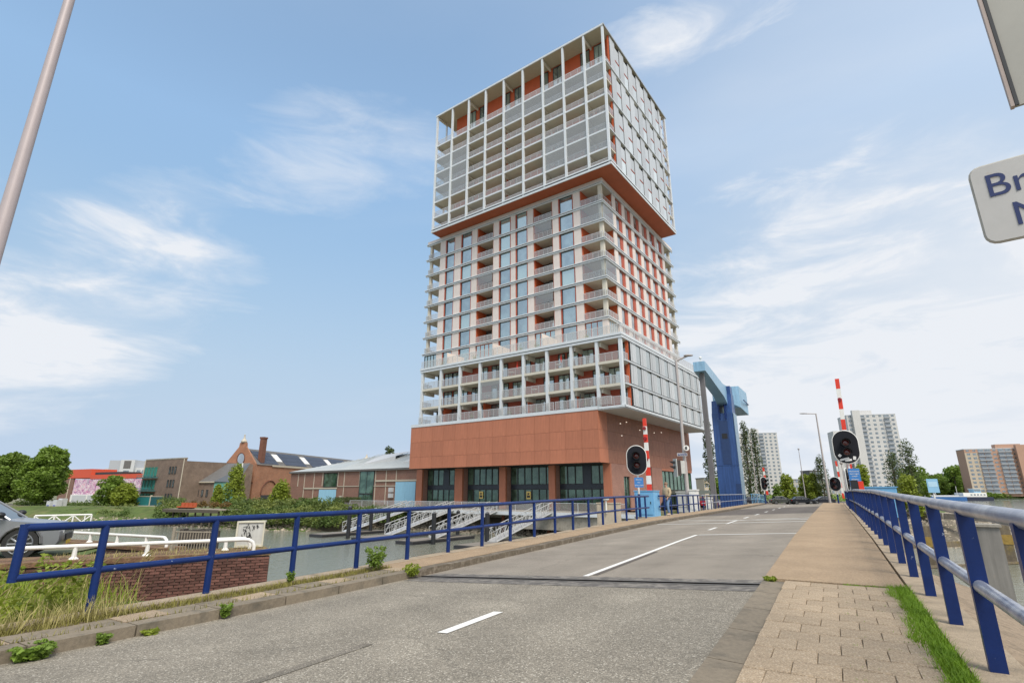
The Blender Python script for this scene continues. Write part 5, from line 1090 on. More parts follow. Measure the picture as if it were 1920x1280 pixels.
# ---- old gabled brick building
CH = frame(-61, 128, math.atan2(.97, .23)); ch = root('gabled_brick_building', (-63, 135, -2.6), 'old red brick building with ornate gable, oval window, chimney and solar panels on the roof', 'building')
cwd = 8.4; CL = 62; ez, rz0 = 6.3, 10.2
f_ = lambda x, y, z: CH @ Vector((x, y, z))
c = lambda name, m, *d: blk(name, m, CH, *d, ch)
mb = MB(f_); prof = [(0, -2.6), (0, ez + .2), (.5, ez + .9), (3.2, rz0 + .3), (3.3, rz0 + 1.3), (cwd / 2 + .9, rz0 + 1.3), (cwd / 2 + 1, rz0 + .3), (cwd - .5, ez + .9), (cwd, ez + .2), (cwd, -2.6)]; n_ = len(prof)
mb.add([(0, y, z) for y, z in prof] + [(.5, y, z) for y, z in prof], [tuple(range(n_)), tuple(range(n_, 2 * n_))[::-1]] + [(i, n_ + i, n_ + (i + 1) % n_, (i + 1) % n_) for i in range(n_)]); mb.build('gable_wall', m_bk2, ch)
c('side_wall', m_bk2, .51, 20, 0, .4, -2.6, ez); c('side_wall', m_bk3, 20.01, CL, 0, .4, -2.6, ez); c('cornice', m_cream, 6, CL, -.25, -.01, ez - .25, ez + .15)
for (x0, x1) in ((.52, CL),):
    mb = MB(f_); mb.add([(x0, -.2, ez), (x1, -.2, ez), (x1, cwd / 2, rz0), (x0, cwd / 2, rz0), (x0, cwd + .2, ez), (x1, cwd + .2, ez)], [(0, 1, 2, 3), (3, 2, 5, 4)]); mb.build('roof', m_slate, ch)
sl = math.hypot(cwd / 2 + .2, rz0 - ez); ux = Vector((0, (cwd / 2 + .2) / sl, (rz0 - ez) / sl)); nx = Vector((0, -ux.z, ux.y))
def rpan(name, m, x0, x1, s0, s1, o=.08):
    mb = MB(f_); P_ = lambda x, s, k: tuple(Vector((x, -.2, ez)) + ux * s + nx * k); mb.add([P_(x0, s0, o), P_(x1, s0, o), P_(x1, s1, o), P_(x0, s1, o), P_(x0, s0, .01), P_(x1, s0, .01), P_(x1, s1, .01), P_(x0, s1, .01)], [(0, 1, 2, 3), (0, 4, 5, 1), (1, 5, 6, 2), (2, 6, 7, 3), (3, 7, 4, 0)]); mb.build(name, m, ch)
x = 2.0
for grp, nn_ in enumerate((6, 8, 8, 8, 8)):
    for j in range(nn_):
        for r_ in range(3): rpan('solar_panel', m_sol, x + j * 1.15, x + j * 1.15 + 1.08, .5 + r_ * 1.55, .5 + r_ * 1.55 + 1.48)
    x += nn_ * 1.15 + .2
    if grp < 4: rpan('skylight', m_wht, x, x + 1.0, 1.6, 4.4, .15); rpan('skylight', m_wht, x + 1.15, x + 2.1, 1.6, 4.4, .15)
    x += 2.5
mb = MB(f_); mb.box(2.2, 3.5, .3, 1.3, ez - 1, 12.6); mb.box(2.1, 3.6, .2, 1.4, 12.6, 13.0); mb.build('chimney', mat('chimney_brick', (.17, .075, .05), .9, var=.2, scale=2), ch)
mb = MB(f_); mb.tube([(.25, cwd / 2, rz0 + 1.3), (.25, cwd / 2, rz0 + 1.6), (.25, cwd / 2, rz0 + 2.3), (.25, cwd / 2, rz0 + 3.0)], [.6, .75, .25, .1], 8); mb.sphere(f_(.25, cwd / 2, rz0 + 3.1) if False else (.25, cwd / 2, rz0 + 3.1), .18); mb.build('finial', m_cream, ch)
mb = MB(f_); mb.tube([(CL - 1, cwd / 2, rz0), (CL - 1, cwd / 2, rz0 + .8), (CL - 1, cwd / 2, rz0 + 1.6), (CL - 1, cwd / 2, rz0 + 2.6)], [1.0, 1.3, .4, .1], 8); mb.build('finial', m_cream, ch)
mb = MB(f_); vs = [(-.05, cwd / 2 + 1.05 * math.cos(a), ez + 1.4 + 1.35 * math.sin(a)) for a in [2 * math.pi * k / 20 for k in range(20)]]; mb.add(vs, [tuple(range(20))]); ov = mb.build('oval_window', m_wl, ch)
mb = MB(f_); vs.append(vs[0]); mb.tube([Vector(v) for v in vs], .12, 6, caps=False); mb.build('frame', mat('dark_brick_trim', (.14, .06, .04), .9), ov)
def archwin(y, z0, w_, h_, x=-.05):
    mb = MB(f_); vs = [(x, y - w_ / 2, z0), (x, y + w_ / 2, z0)] + [(x, y + w_ / 2 * math.cos(a), z0 + h_ + w_ / 2 * math.sin(a)) for a in [math.pi * k / 8 for k in range(9)]]; mb.add(vs, [tuple(range(len(vs)))]); mb.build('arched_window', m_wl, ch)
archwin(1.8, -2.2, .9, 3.2); archwin(cwd - 2.2, -2.2, .9, 3.0); c('string_course', MATS['dark_brick_trim'], -.1, -.02, 0, cwd, 2.0, 2.25)
mb = MB(f_); mb.tube([(6 + 3.0 * math.cos(a), -.1, -.5 + 3.2 * math.sin(a)) for a in [math.pi * k / 12 for k in range(13)]], .13, 6); mb.build('brick_arch', MATS['dark_brick_trim'], ch)
c('opening', c_dark, 16, 24, -.12, -.01, -1, 4.8); c('opening', c_dark, 3.2, 10, -.12, -.01, -2.6, -.7)
for i in range(5): c('opening_bar', m_cream, 16.5 + i * 1.6, 16.62 + i * 1.6, -.2, -.13, -1, 4.8)
# ---- slate roofed house
pL = at(334, 950, 118); pR = at(419, 950, 112); SL = frame(pL.x, pL.y, math.atan2(pR.y - pL.y, pR.x - pL.x)); LL = (pR - pL).xy.length
sh = root('slate_roof_house', (pL.x, pL.y, -2.6), 'brick house with grey slate roof and small arched windows between the two taller brick buildings', 'building')
c = lambda name, m, *d: blk(name, m, SL, *d, sh); sf = lambda x, y, z: SL @ Vector((x, y, z))
LM = LL * .73
c('wall', m_bk3, 0, LM, 0, .4, -2.6, 2.0); c('side_wall', m_bk3, 0, .4, .41, 9, -2.6, 2.0); c('gutter', m_cream, 0, LM + .2, -.3, -.01, 1.9, 2.15)
mb = MB(sf); mb.add([(-.2, -.3, 2.1), (LM + .2, -.3, 2.1), (LL - .6, 5.5, 6.1), (1.8, 5.5, 6.1)], [(0, 1, 2, 3)]); mb.build('roof', m_slate, sh)
mb = MB(sf); mb.tube([(-.2, -.3, 2.15), (1.8, 5.5, 6.2)], .14, 6); mb.tube([(LL - .5, 3.5, -2.6), (LL - .5, 3.5, 6.0)], .12, 6); mb.build('verge_trim', m_wht, sh)
mb = MB(sf); mb.add([(LM + .2, -.3, 2.1), (LL, 2.5, 2.0), (LL - .6, 5.5, 6.1)], [(0, 1, 2)]); mb.build('gable', mat('slate_blue_gable', (.06, .075, .095), .6, var=.15), sh)
mb = MB(sf); mb.add([(LM + .01, 0, -2.6), (LL, 2.5, -2.6), (LL, 2.5, 2.0), (LM + .01, 0, 2.05)], [(0, 1, 2, 3)]); mb.build('glazed_front', mat('green_glazing', (.10, .27, .23), .3, var=.3, scale=.8), sh)
for i in range(6):
    x = 1.0 + i * (LM - 1.6) / 6; fwin(SL, sh, x, x + .55, -.06, -.9, .5, c_dark)
c('teal_gate', m_teal2, .1, 3.0, -.14, -.02, -2.6, -.9)
# ---- three storey brick building with teal balconies
pL = at(258, 950, 119); pR = at(332, 950, 112); TB = frame(pL.x, pL.y, math.atan2(pR.y - pL.y, pR.x - pL.x)); LL = (pR - pL).xy.length
tb = root('balcony_brick_building', (pL.x, pL.y, -2.6), 'weathered three storey brick building with teal balconies and shutters', 'building')
c = lambda name, m, *d: blk(name, m, TB, *d, tb)
c('wall', m_bk3, 0, LL, 0, .5, -2.6, 6.7); c('wall_top', m_conc, -.05, LL + .05, -.06, .56, 6.7, 6.95); c('side_wall', m_bk3, LL - .5, LL - .01, .51, 16, -2.6, 6.2); c('roof', m_slate, 0, LL - .51, .51, 16, 6.1, 6.3)
for k, z in enumerate((-2.3, .5, 3.2)):
    for j in range(4):
        x = .4 + j * 1.25; fwin(TB, tb, x, x + .85, -.06, z + (.1 if k else .3), z + 2.0, m_teal2, mat('teal_pane', (.05, .22, .18), .3, var=.3, scale=2))
    for j in range(3): x = LL * .66 + j * 1.0; fwin(TB, tb, x, x + .5, -.06, z + .5, z + 2.0, c_dark)
    if k:
        bal = c('balcony', m_teal, -.4, 5.9, -1.2, -.15, z - .3, z - .12); mb = MB(lambda x, y, zz_: TB @ Vector((x, y, zz_))); mb.tube([(-.4, -1.15, z + .3), (5.9, -1.15, z + .3)], .05, 5); mb.tube([(-.4, -1.15, z + .05), (5.9, -1.15, z + .05)], .04, 5); mb.build('rail', m_teal, bal)
for x in (0.0, LL): mb = MB(lambda a_, y, zz_: TB @ Vector((a_, y, zz_))); mb.tube([(x, -.12, -2.6), (x, -.12, 6.7)], .09, 6); mb.build('downpipe', m_cream, tb)
# teal container
pc = at(243, 955, 112); pd_ = at(300, 955, 108); CT = frame(pc.x, pc.y, math.atan2(pd_.y - pc.y, pd_.x - pc.x)); ct = root('teal_container', (pc.x, pc.y, -2.6), 'teal panel gate with pale posts in front of the balcony building', 'gate')
Lc_ = (pd_ - pc).xy.length; blk('panel', m_teal, CT, .1, Lc_ * .62, 0, .15, -3.3, -.9, ct); blk('panel', mat('teal_dark', (.02, .10, .12), .5, var=.1), CT, Lc_ * .64, Lc_, 0, .15, -3.3, -.9, ct)
for x in (0, Lc_ * .63): blk('post', m_cream, CT, x - .1, x + .09, -.1, .25, -3.3, -.6, ct)
blk('top_rail', m_cream, CT, .1, Lc_, -.05, .2, -.88, -.78, ct)
# ---- red building with mural
pL = at(103, 948, 150); pR = at(262, 948, 132); RB = frame(pL.x, pL.y, math.atan2(pR.y - pL.y, pR.x - pL.x)); LL = (pR - pL).xy.length
rb_ = root('mural_building', (pL.x, pL.y, -2.6), 'low building with a pink and purple mural below a red parapet', 'building')
c = lambda name, m, *d: blk(name, m, RB, *d, rb_); m_rb = mat('red_parapet', (.62, .09, .04), .6, var=.05)
c('wall', mat('brown_wall', (.22, .13, .10), .9, var=.1, scale=1), 0, LL * .17, 0, .4, -3.2, 3.6); c('parapet', m_rb, -.3, LL * .38, -.12, 6, 3.61, 5.9); c('parapet', m_rb, LL * .381, LL * .93, -.1, 6, 3.3, 4.35); c('roof_unit', c_dark, LL * .4, LL * .72, .5, 5, 4.36, 5.0)
m = bpy.data.materials.new('mural_print'); m.use_nodes = True; n = m.node_tree.nodes; l = m.node_tree.links; tcn = n.new('ShaderNodeTexCoord'); wv = n.new('ShaderNodeTexNoise'); wv.inputs['Scale'].default_value = .42; wv.inputs['Detail'].default_value = 3; wv.inputs['Distortion'].default_value = 2.6; l.new(tcn.outputs['Object'], wv.inputs[0])
cr_ = n.new('ShaderNodeValToRGB'); l.new(wv.outputs[0], cr_.inputs[0]); cr_.color_ramp.interpolation = 'CONSTANT'; e = cr_.color_ramp.elements; e[0].color = (.55, .50, .55, 1); e[1].position = .38; e[1].color = (.26, .10, .26, 1)
for p_, cc in ((.42, (.62, .22, .40)), (.46, (.75, .60, .66)), (.50, (.36, .14, .34)), (.53, (.78, .68, .70)), (.60, (.70, .30, .42)), (.64, (.62, .60, .62))): k = e.new(p_); k.color = (*cc, 1)
l.new(cr_.outputs[0], n['Principled BSDF'].inputs[0]); n['Principled BSDF'].inputs['Roughness'].default_value = .8
c('mural_wall', m, LL * .19, LL, -.02, .4, -.6, 3.28); c('lower_wall', m_wht, LL * .19, LL * .8, -.3, .39, -3.2, -.62); mb = MB(lambda x, y, zz_: RB @ Vector((x, y, zz_))); mb.tube([(LL * .13, -.1, 3.6), (LL * .13, -.1, -3)], .12, 6); mb.build('downpipe', m_cream, rb_)
for j in range(3): c('garage_door', m_gray, LL * (.22 + .19 * j), LL * (.39 + .19 * j), -.4, -.31, -3.0, -.8)
# ---- grey white office far behind
OF = frame(*at(186, 930, 250).xy, R(8)); of = root('office_block', (*at(186, 930, 250).xy, -2.6), 'pale grey modern office block rising far behind the mural building', 'building')
c = lambda name, m, *d: blk(name, m, OF, *d, of); c('wing', m_gray, 0, 2.0, 0, 14, -2.6, 10.5); c('tower_wing', mat('grey_cladding', (.38, .40, .43), .6, var=.05), 2.01, 7, -1, 14, -2.6, 14.2); c('tower_wing', m_gray, 7.01, 13, -1.5, 14, -2.6, 14.4); c('wing', m_gray, 13.01, 34, 0, 14, -2.6, 11)
c('plant_screen', m_slate, 8.5, 11.5, -1.6, -1.51, 10.5, 14); 
for z in (1, 4.4, 7.8):
    for j in range(9): fwin(OF, of, 13.6 + j * 2.2, 15.5 + j * 2.2, -.08, z, z + 2.2, m_wht)
fwin(OF, of, 3.5, 5, -1.08, 7, 8.5, c_dark)
fwin(OF, of, 8.6, 11.4, -1.6, 6, 9.8, m_wht)
# ---- trees and planting on the left bank
random.seed(31)
g1 = at(66, 948, 112); g1.z = -2.6; tree('large leaning round tree at the left, second from the picture edge', g1, 11.2, 4.1, m_leaf, .30, 22000, .45, .12, 'round', 60, lean=1.2)
g2 = at(4, 948, 118); g2.z = -2.6; tree('round dark green tree at the left picture edge', g2, 10.6, 4.0, m_leaf, .30, 16000, .4, .12, 'round', 50)
for (px, py, Y, h_, r_, lab, m_) in ((203, 955, 110, 5.8, 3.0, 'dark green shrubby tree in front of the mural', m_leaf), (228, 955, 108, 4.0, 3.0, 'yellow green shrub right of the dark tree before the mural', m_leaf2)):
    g = at(px, py, Y); g.z = -2.8; tree(lab, g, h_, r_, m_, .25, 4500, .15, .05, 'round', 26)
for (px, Y, h_, r_, lab) in ((436, 100, 7.2, 2.6, 'slender yellow green tree in front of the oval window gable'), (524, 92, 4.0, 2.3, 'small yellow green tree left of the brick hall'), (404, 102, 3.8, 1.3, 'thin sparse tree behind the timber terrace')):
    g = at(px, 950, Y); g.z = -2.7; tree(lab, g, h_, r_, m_leaf2, .20, 3800, .12, .08, 'cone', 28)
g = at(726, 930, 190); g.z = -2.6; tree('tree top showing above the ridge of the brick hall roof', g, 18.5, 3.2, m_leafd, .35, 1600, .3, .45, 'round', 18)
# overgrown slope as one mass
mb = MB(); mb2 = MB()
def slope_pt(px, Y, dz=0): p = at(px, 950, Y); return p
def bankmass(px0, px1, Y0, Y1, z0, z1, n, mb, leaf=.17, seed=1):
    random.seed(seed)
    for i in range(n):
        f = random.random(); px = px0 + (px1 - px0) * f; k = random.random(); Y = (Y0[0] + (Y0[1] - Y0[0]) * f) * (1 - k) + (Y1[0] + (Y1[1] - Y1[0]) * f) * k; p = at(px, 950, Y); zb = z0 + (z1 - z0) * k
        leafcloud(mb, (p.x, p.y, zb + random.uniform(0, .9)), .9, .9, .6, 42, leaf)
bankmass(425, 640, (83, 77), (93, 88), -4.4, -2.0, 620, mb, seed=4); bankmass(640, 790, (79, 82), (88, 86), -3.9, -2.8, 150, mb, seed=5)
bankmass(298, 345, (88, 88), (104, 104), -4.6, -2.0, 90, mb, seed=6); bankmass(30, 250, (106, 96), (118, 112), -4.6, -2.6, 420, mb, seed=7)
tag(mb.build('bank_shrubs', mat('shrub_leaf', (.095, .15, .03), .65, var=.55, scale=.5, trans=.3, c2=(.19, .22, .05), c2s=.25, c2lo=.45, c2hi=.65), uv=False), 'dense shrubs and brambles covering the far river bank', 'shrubs', kind='stuff')
# slipway, timber terrace
p = [at(175, 975, 94), at(290, 978, 91), at(292, 958, 108), at(232, 958, 110)]
mb = MB(); mb.add([(p[0].x, p[0].y, -5.5), (p[1].x, p[1].y, -5.4), (p[2].x, p[2].y, -2.55), (p[3].x, p[3].y, -2.55)], [(0, 1, 2, 3)]); S_('slipway', mb, m_conc)
tt = root('timber_terrace', at(355, 965, 88), 'timber terrace on piles over the far bank with planters', 'terrace'); pa, pb = at(303, 968, 90), at(408, 968, 84); dd = (pb - pa); TF = frame(pa.x, pa.y, math.atan2(dd.y, dd.x)); LL = dd.xy.length
for j in range(10): blk('plank', m_gr, TF, 0, LL, j * .5, j * .5 + .46, -2.75, -2.6, tt)
blk('fascia_board', m_bark, TF, 0, LL, -.08, -.01, -3.1, -2.62, tt)
for j in range(8): mb = MB(); q = TF @ Vector((.4 + j * (LL - .8) / 7, .4, 0)); mb.tube([(q.x, q.y, -6), (q.x, q.y, -2.8)], .14, 7); mb.build('pile', m_bark, tt)
ms = mat('seat_red', (.42, .09, .03), .6)
for j in range(4):
    o = root('lounge_seat', TF @ Vector((2.6 + j * 1.0, 1.2, -2.6)), None, 'seat', 'rust red seats on the timber terrace'); o['label'] = ['leftmost', 'second', 'third', 'rightmost'][j] + ' rust red lounge seat in the row on the timber terrace'
    blk('seat', ms, TF, 2.2 + j, 3.0 + j, .8, 1.5, -2.4, -2.2, o); blk('backrest', ms, TF, 2.2 + j, 3.0 + j, 1.52, 1.64, -2.4, -1.65, o); blk('leg', c_dark, TF, 2.3 + j, 2.36 + j, 1.0, 1.4, -2.6, -2.41, o); blk('leg', c_dark, TF, 2.84 + j, 2.9 + j, 1.0, 1.4, -2.6, -2.41, o)
random.seed(9); lbp = ['left end of the timber terrace', 'middle left of the timber terrace behind the red seats', 'middle right of the timber terrace', 'right end of the timber terrace']
for j in range(4): q = TF @ Vector((1.6 + j * 2.9, 3.6, -2.6)); bush('reddish ornamental shrub at the ' + lbp[j], q, 1.0, .8, 1.0, mat('autumn_leaf', (.20, .13, .04), .7, var=.5, scale=2, trans=.3), .12, 500, 'terrace planting', 'bush', 6)
for j, (px, Y) in enumerate(((92, 128), (104, 127), (113, 128))):
    q = at(px, 960, Y - 20); o = root('white_hut', (q.x, q.y, -2.6), ['left', 'middle', 'right'][j] + ' one of the three white graffiti covered boxes on the grass bank', 'utility box', 'white boxes on the grass bank'); fr_ = frame(q.x, q.y, R(-20)); blk('body', m_gray, fr_, -.55, .55, -.5, .5, -3.9, -1.7 + j * .25, o); blk('graffiti', mat('graffiti_blue', (.15, .17, .42), .7, var=.5, scale=4), fr_, -.35, .35, -.53, -.505, -3.4, -2.4, o)
# rocks along the water's edge
random.seed(12); mb = MB()
def rock(mb, p, s):
    vs = []; q = [(1, 0, 0), (-1, 0, 0), (0, 1, 0), (0, -1, 0), (0, 0, 1), (0, 0, -1)]
    for v in q: vs.append((p[0] + v[0] * s * random.uniform(.6, 1.3), p[1] + v[1] * s * random.uniform(.6, 1.3), p[2] + v[2] * s * random.uniform(.5, .9)))
    mb.add(vs, [(0, 2, 4), (2, 1, 4), (1, 3, 4), (3, 0, 4), (2, 0, 5), (1, 2, 5), (3, 1, 5), (0, 3, 5)])
for i in range(2, 8):
    a, b_, c_, d_ = Vector(WL[i]), Vector(WL[i + 1]), Vector(SH[i]), Vector(SH[i + 1])
    for _ in range(int((b_ - a).length * 26)):
        f = random.random(); k = random.random() ** 1.6 * .42 + .06; p = a.lerp(b_, f).lerp(c_.lerp(d_, f), k); rock(mb, (p.x, p.y, -5.8 + 3.18 * k), random.uniform(.12, .34))
m_rock = mat('revetment_stone', (.40, .34, .26), .95, var=.5, scale=1.6, bump=.5, bscale=12, c2=(.15, .13, .10), c2s=1.4, c2lo=.42, c2hi=.6)
tag(mb.build('rubble_stones', m_rock, uv=False), 'pale rubble stones along the far water edge', 'stones', kind='stuff')
mb = MB()
for i in range(9, 13):
    a, b_, c_, d_ = Vector(WL[i]), Vector(WL[i + 1]), Vector(SH[i]), Vector(SH[i + 1])
    for _ in range(int(min(60, (b_ - a).length) * 140)):
        f = random.random(); k = random.random() * .95 + .05; p = a.lerp(b_, f).lerp(c_.lerp(d_, f), k); rock(mb, (p.x, p.y, -5.8 + 3.18 * k), random.uniform(.14, .42))
for i in (8,):
    a, b_, c_, d_ = Vector(WL[i]), Vector(WL[i + 1]), Vector(SH[i]), Vector(SH[i + 1])
    for _ in range(2600): f = random.random(); k = random.random() * .9 + .05; p = a.lerp(b_, f).lerp(c_.lerp(d_, f), k); rock(mb, (p.x, p.y, -5.8 + 3.18 * k), random.uniform(.14, .42))
tag(mb.build('rubble_stones', m_rock, uv=False), 'rubble stone revetment right of the bridge', 'stones', kind='stuff')
# ================================================================== BRIDGE TOWER, SIGNALS, BARRIERS
bt = root('bridge_tower', st(63.8, -1.5, -1.3), 'tall blue bridge tower of the bascule with light blue balance beam', 'bridge tower')
b_ = lambda x0, x1, y0, y1, z0, z1, name, m, parent=bt: blk(name, m, BR, x0, x1, y0, y1, z0, z1, parent)
m_bt = mat('tower_blue', (.035, .085, .24), .32, .2, var=.15, scale=.6, streak=.35, c2=(.3, .38, .48), c2s=1.2, c2lo=.72, c2hi=.78)
m_bt_lit = mat('tower_blue_lit', (.24, .36, .47), .35, .2, var=.12, scale=.6, streak=.25)  # tower blue with sunlight put into the colour, for the right side
S1, S2, Y1, Y2 = 62.6, 65.2, .55, 2.95      # y = -t
mb = MB(lambda x, y, z: BR @ Vector((x, y, z))); zt = 9.0
mb.add([(S1, Y1, -4), (S2, Y1, -4), (S2, Y2, -4), (S1, Y2, -4), (S1, Y1, 2.9), (S2, Y1, 2.9), (S2, Y2, 2.9), (S1, Y2, 2.9)], [(0, 3, 2, 1), (0, 1, 5, 4), (1, 2, 6, 5), (2, 3, 7, 6), (3, 0, 4, 7)]); mb.build('lower_shaft', m_bt, bt)
mb = MB(lambda x, y, z: BR @ Vector((x, y, z))); mb.add([(S1 + .02, Y1, 2.93), (S2, Y1, 2.93), (S2, Y2, 2.93), (S1 + .02, Y2, 2.93), (S1 + .1, Y1 + .05, zt), (S2, Y1 + .05, zt), (S2, Y2 - .02, zt), (S1 + .1, Y2 - .02, zt)], [(0, 3, 2, 1), (4, 5, 6, 7), (0, 1, 5, 4), (1, 2, 6, 5), (2, 3, 7, 6), (3, 0, 4, 7)]); mb.build('upper_shaft', m_bt, bt)
b_(S1 - .02, S1 + .0, 1.25, 2.15, 3.1, 8.1, 'front_recess', mat('recess_blue', (.018, .045, .13), .4), bt); b_(S1 - .04, S1 - .025, 1.4, 2.0, 6.0, 6.6, 'hatch', m_blk, bt); b_(S1 - .035, S1 + .0, .55, 1.05, -.2, .9, 'door', mat('recess_blue', (0, 0, 0)), bt)
b_(S1 + .2, S2 + .05, Y1 - .05, Y1 - .005, -1.3, zt, 'lit_side_face', m_bt_lit, bt)  # thin sheet painted lighter to show the right side of the shaft lit
for y0, y1, hh in ((Y2 - .95, Y2 - .05, 10.6), (Y1 + .05, Y1 + .95, 11.3)):
    mb = MB(lambda x, y, z: BR @ Vector((x, y, z))); s_ = 1 if y0 < 1.5 else -1
    mb.add([(S1 + .1, y0, zt), (S2, y0, zt), (S2, y1, zt), (S1 + .1, y1, zt), (S1 + .7, y0, hh), (S2 - .2, y0, hh), (S2 - .2, y1, hh), (S1 + .7, y1, hh)], [(0, 3, 2, 1), (4, 5, 6, 7), (0, 1, 5, 4), (1, 2, 6, 5), (2, 3, 7, 6), (3, 0, 4, 7)]); mb.build('bearing_cheek', m_bt, bt)
b_(S1 + .8, S2 - .3, Y1 + .1, Y1 + .95, 11.32, 12.3, 'bearing_cap', m_bt, bt)
beam = MB(lambda x, y, z: BR @ Vector((x, y, z)))
def bq(sx, zt_, zb_, w_): k = 1.7 - .9 * max(0, (63.8 - sx) / 17.5); return [(sx, k - w_, zb_), (sx, k + w_, zb_), (sx, k + w_, zt_), (sx, k - w_, zt_)]
st_ = [(46.3, 11.7, 10.8, .52), (48.0, 11.8, 10.8, .52), (60.6, 12.1, 10.6, .55), (63.8, 12.4, 9.9, .62), (66.4, 12.7, 10.0, .62)]
vs = []
for q in st_: vs += bq(*q)
beam.add(vs, [(0, 1, 2, 3)] + [(i * 4 + j, i * 4 + (j + 1) % 4, i * 4 + 4 + (j + 1) % 4, i * 4 + 4 + j) for i in range(len(st_) - 1) for j in range(4)] + [(16, 17, 18, 19)]); beam.build('balance_beam', m_sblue, bt)
cwm = MB(lambda x, y, z: BR @ Vector((x, y, z))); vs = []
for sx, z1, z0, w_ in ((66.4, 12.75, 10.6, .7), (66.8, 12.8, 10.1, 1.6), (71.5, 12.6, 9.7, 1.9), (71.9, 12.5, 9.9, 1.85)): vs += bq(sx, z1, z0, w_)
cwm.add(vs, [(0, 1, 2, 3)] + [(i * 4 + j, i * 4 + (j + 1) % 4, i * 4 + 4 + (j + 1) % 4, i * 4 + 4 + j) for i in range(3) for j in range(4)] + [(12, 13, 14, 15)]); cwm.build('counterweight', m_sblue, bt)
b_(67.2, 71.6, -.34, -.22, 11.0, 11.1, 'stiffener', m_bt, bt)
mb = MB(lambda x, y, z: BR @ Vector((x, y, z))); mb.box(47.0, 47.42, .6, 1.02, -1.4, 10.72); o = mb.build('hanger_rod', mat('hanger_grey', (.16, .15, .15), .6, .2, var=.15, scale=1, streak=.2), bt)
mb = MB(lambda x, y, z: BR @ Vector((x, y, z))); mb.tube([(47.6, .85, 11.8), (47.6, .85, 12.3)], .05, 6); mb.sphere((47.6, .85, 12.35), .14); mb.build('beacon', m_wht, bt)
for k, y in enumerate((1.35, 2.05)): b_(S1 - .15, S1 + .1, y - .08, y + .08, 8.3, 10.0, 'link_plate', m_blue, bt)
# ---- control signals for road traffic
def stadium(w_, h_, n=14):
    r_ = w_ / 2; pts = []
    for k in range(n + 1): a = math.pi * k / n; pts.append((r_ * math.cos(a), h_ / 2 - r_ + r_ * math.sin(a)))
    for k in range(n + 1): a = math.pi + math.pi * k / n; pts.append((r_ * math.cos(a), -(h_ / 2 - r_) + r_ * math.sin(a)))
    return pts
def extr(mb, pts, y0, y1):
    n = len(pts); mb.add([(x, y0, z) for x, z in pts] + [(x, y1, z) for x, z in pts], [tuple(range(n)), tuple(range(n, 2 * n))[::-1]] + [(i, n + i, n + (i + 1) % n, (i + 1) % n) for i in range(n)])
m_lens = mat('red_lens', (.09, .006, .006), .08, var=0, spec=.8)
m_stick = mat('sticker', (.68, .68, .66), .6, var=.2, scale=20)
m_plate = mat('signal_board', (.014, .015, .020), .75, var=.1, spec=.2)
def signal(label, base, zc, rz, w_=1.05, h_=1.52, lit=False, stickers=False, pole_lo=None, sign=None):
    rt = root('bridge_signal', base, label, 'traffic signal'); W = Matrix.Translation(Vector((base[0], base[1], zc))) @ Matrix.Rotation(rz, 4, 'Z')      # faces -y
    mb = MB(); extr(mb, stadium(w_, h_), -.12, -.08); mb.build('backboard', m_plate, rt, W=W)
    mb = MB(); p_ = stadium(w_ + .0, h_); p_.append(p_[0]); mb.tube([Vector((x, -.1, z)) for x, z in p_], .026, 6, caps=False); smooth_angle(mb.build('rim', m_wht, rt, W=W))
    for z in (.22, -.26):
        mb = MB(); mb.tube([(0, -.12, z), (0, -.22, z)], .19, 20); hsg = mb.build('lamp_housing', m_blk, rt, W=W); smooth_angle(hsg)
        mb = MB(); mb.tube([(0, -.221, z), (0, -.235, z)], .15, 18, r1=.13); smooth_angle(mb.build('lens', m_lens, hsg, W=W))
        mb = MB(); n = 12; vs = []
        for yy, rr in ((-.2, .20), (-.55, .21)):
            for k in range(n + 1): a = R(-15) + R(210) * k / n; vs.append((rr * math.cos(a), yy - (.0 if yy > -.3 else -.10 * (1 - math.sin(a))), z + rr * math.sin(a)))
        vs += [(x * 1.05, y, z + (zz_ - z) * 1.05) for x, y, zz_ in vs]; m_ = n + 1
        mb.add(vs, [(k, k + 1, m_ + k + 1, m_ + k) for k in range(n)] + [(2 * m_ + k, 3 * m_ + k, 3 * m_ + k + 1, 2 * m_ + k + 1) for k in range(n)] + [(m_ + k, m_ + k + 1, 3 * m_ + k + 1, 3 * m_ + k) for k in range(n)]); smooth_angle(mb.build('visor', m_blk, rt, W=W), 60)
    if stickers:
        for x, z, w2, h2, a in ((-.33, -.42, .13, .13, 45), (-.14, -.60, .42, .09, -14), (.02, -.66, .3, .1, -8), (.30, -.56, .13, .17, 10)):
            mb = MB(); mb.box(-w2 / 2, w2 / 2, -.126, -.121, -h2 / 2, h2 / 2); mb.build('sticker', m_stick, rt, W=W @ Matrix.Translation((x, 0, z)) @ Matrix.Rotation(R(a), 4, 'Y'))
    zb = base[2]; lo = pole_lo or 1.1
    mb = MB(); mb.tube([(0, 0, zb - zc), (0, 0, zb - zc + lo)], .07, 12); smooth_angle(mb.build('lower_post', m_lblue if stickers else m_blue, rt, W=W)); mb = MB(); mb.tube([(0, 0, zb - zc + lo), (0, 0, h_ * .4)], .05, 10); smooth_angle(mb.build('post', m_wht, rt, W=W))
    return rt, W
def signplate(label, W, w_, h_, lines, ts):
    rt = root('sign_plate', W.translation, label, 'sign'); mb = MB(); extr(mb, stadium_r(w_, h_, .05), -.02, .0); mb.build('plate', mat('sign_blue', (.05, .20, .50), .4, var=.04), rt, W=W)
    for txt, z in lines:
        if txt: text(txt, ts, m_wht, rt, W @ Matrix.Translation((0, -.023, z)) @ Matrix.Rotation(R(90), 4, 'X'))
    return rt
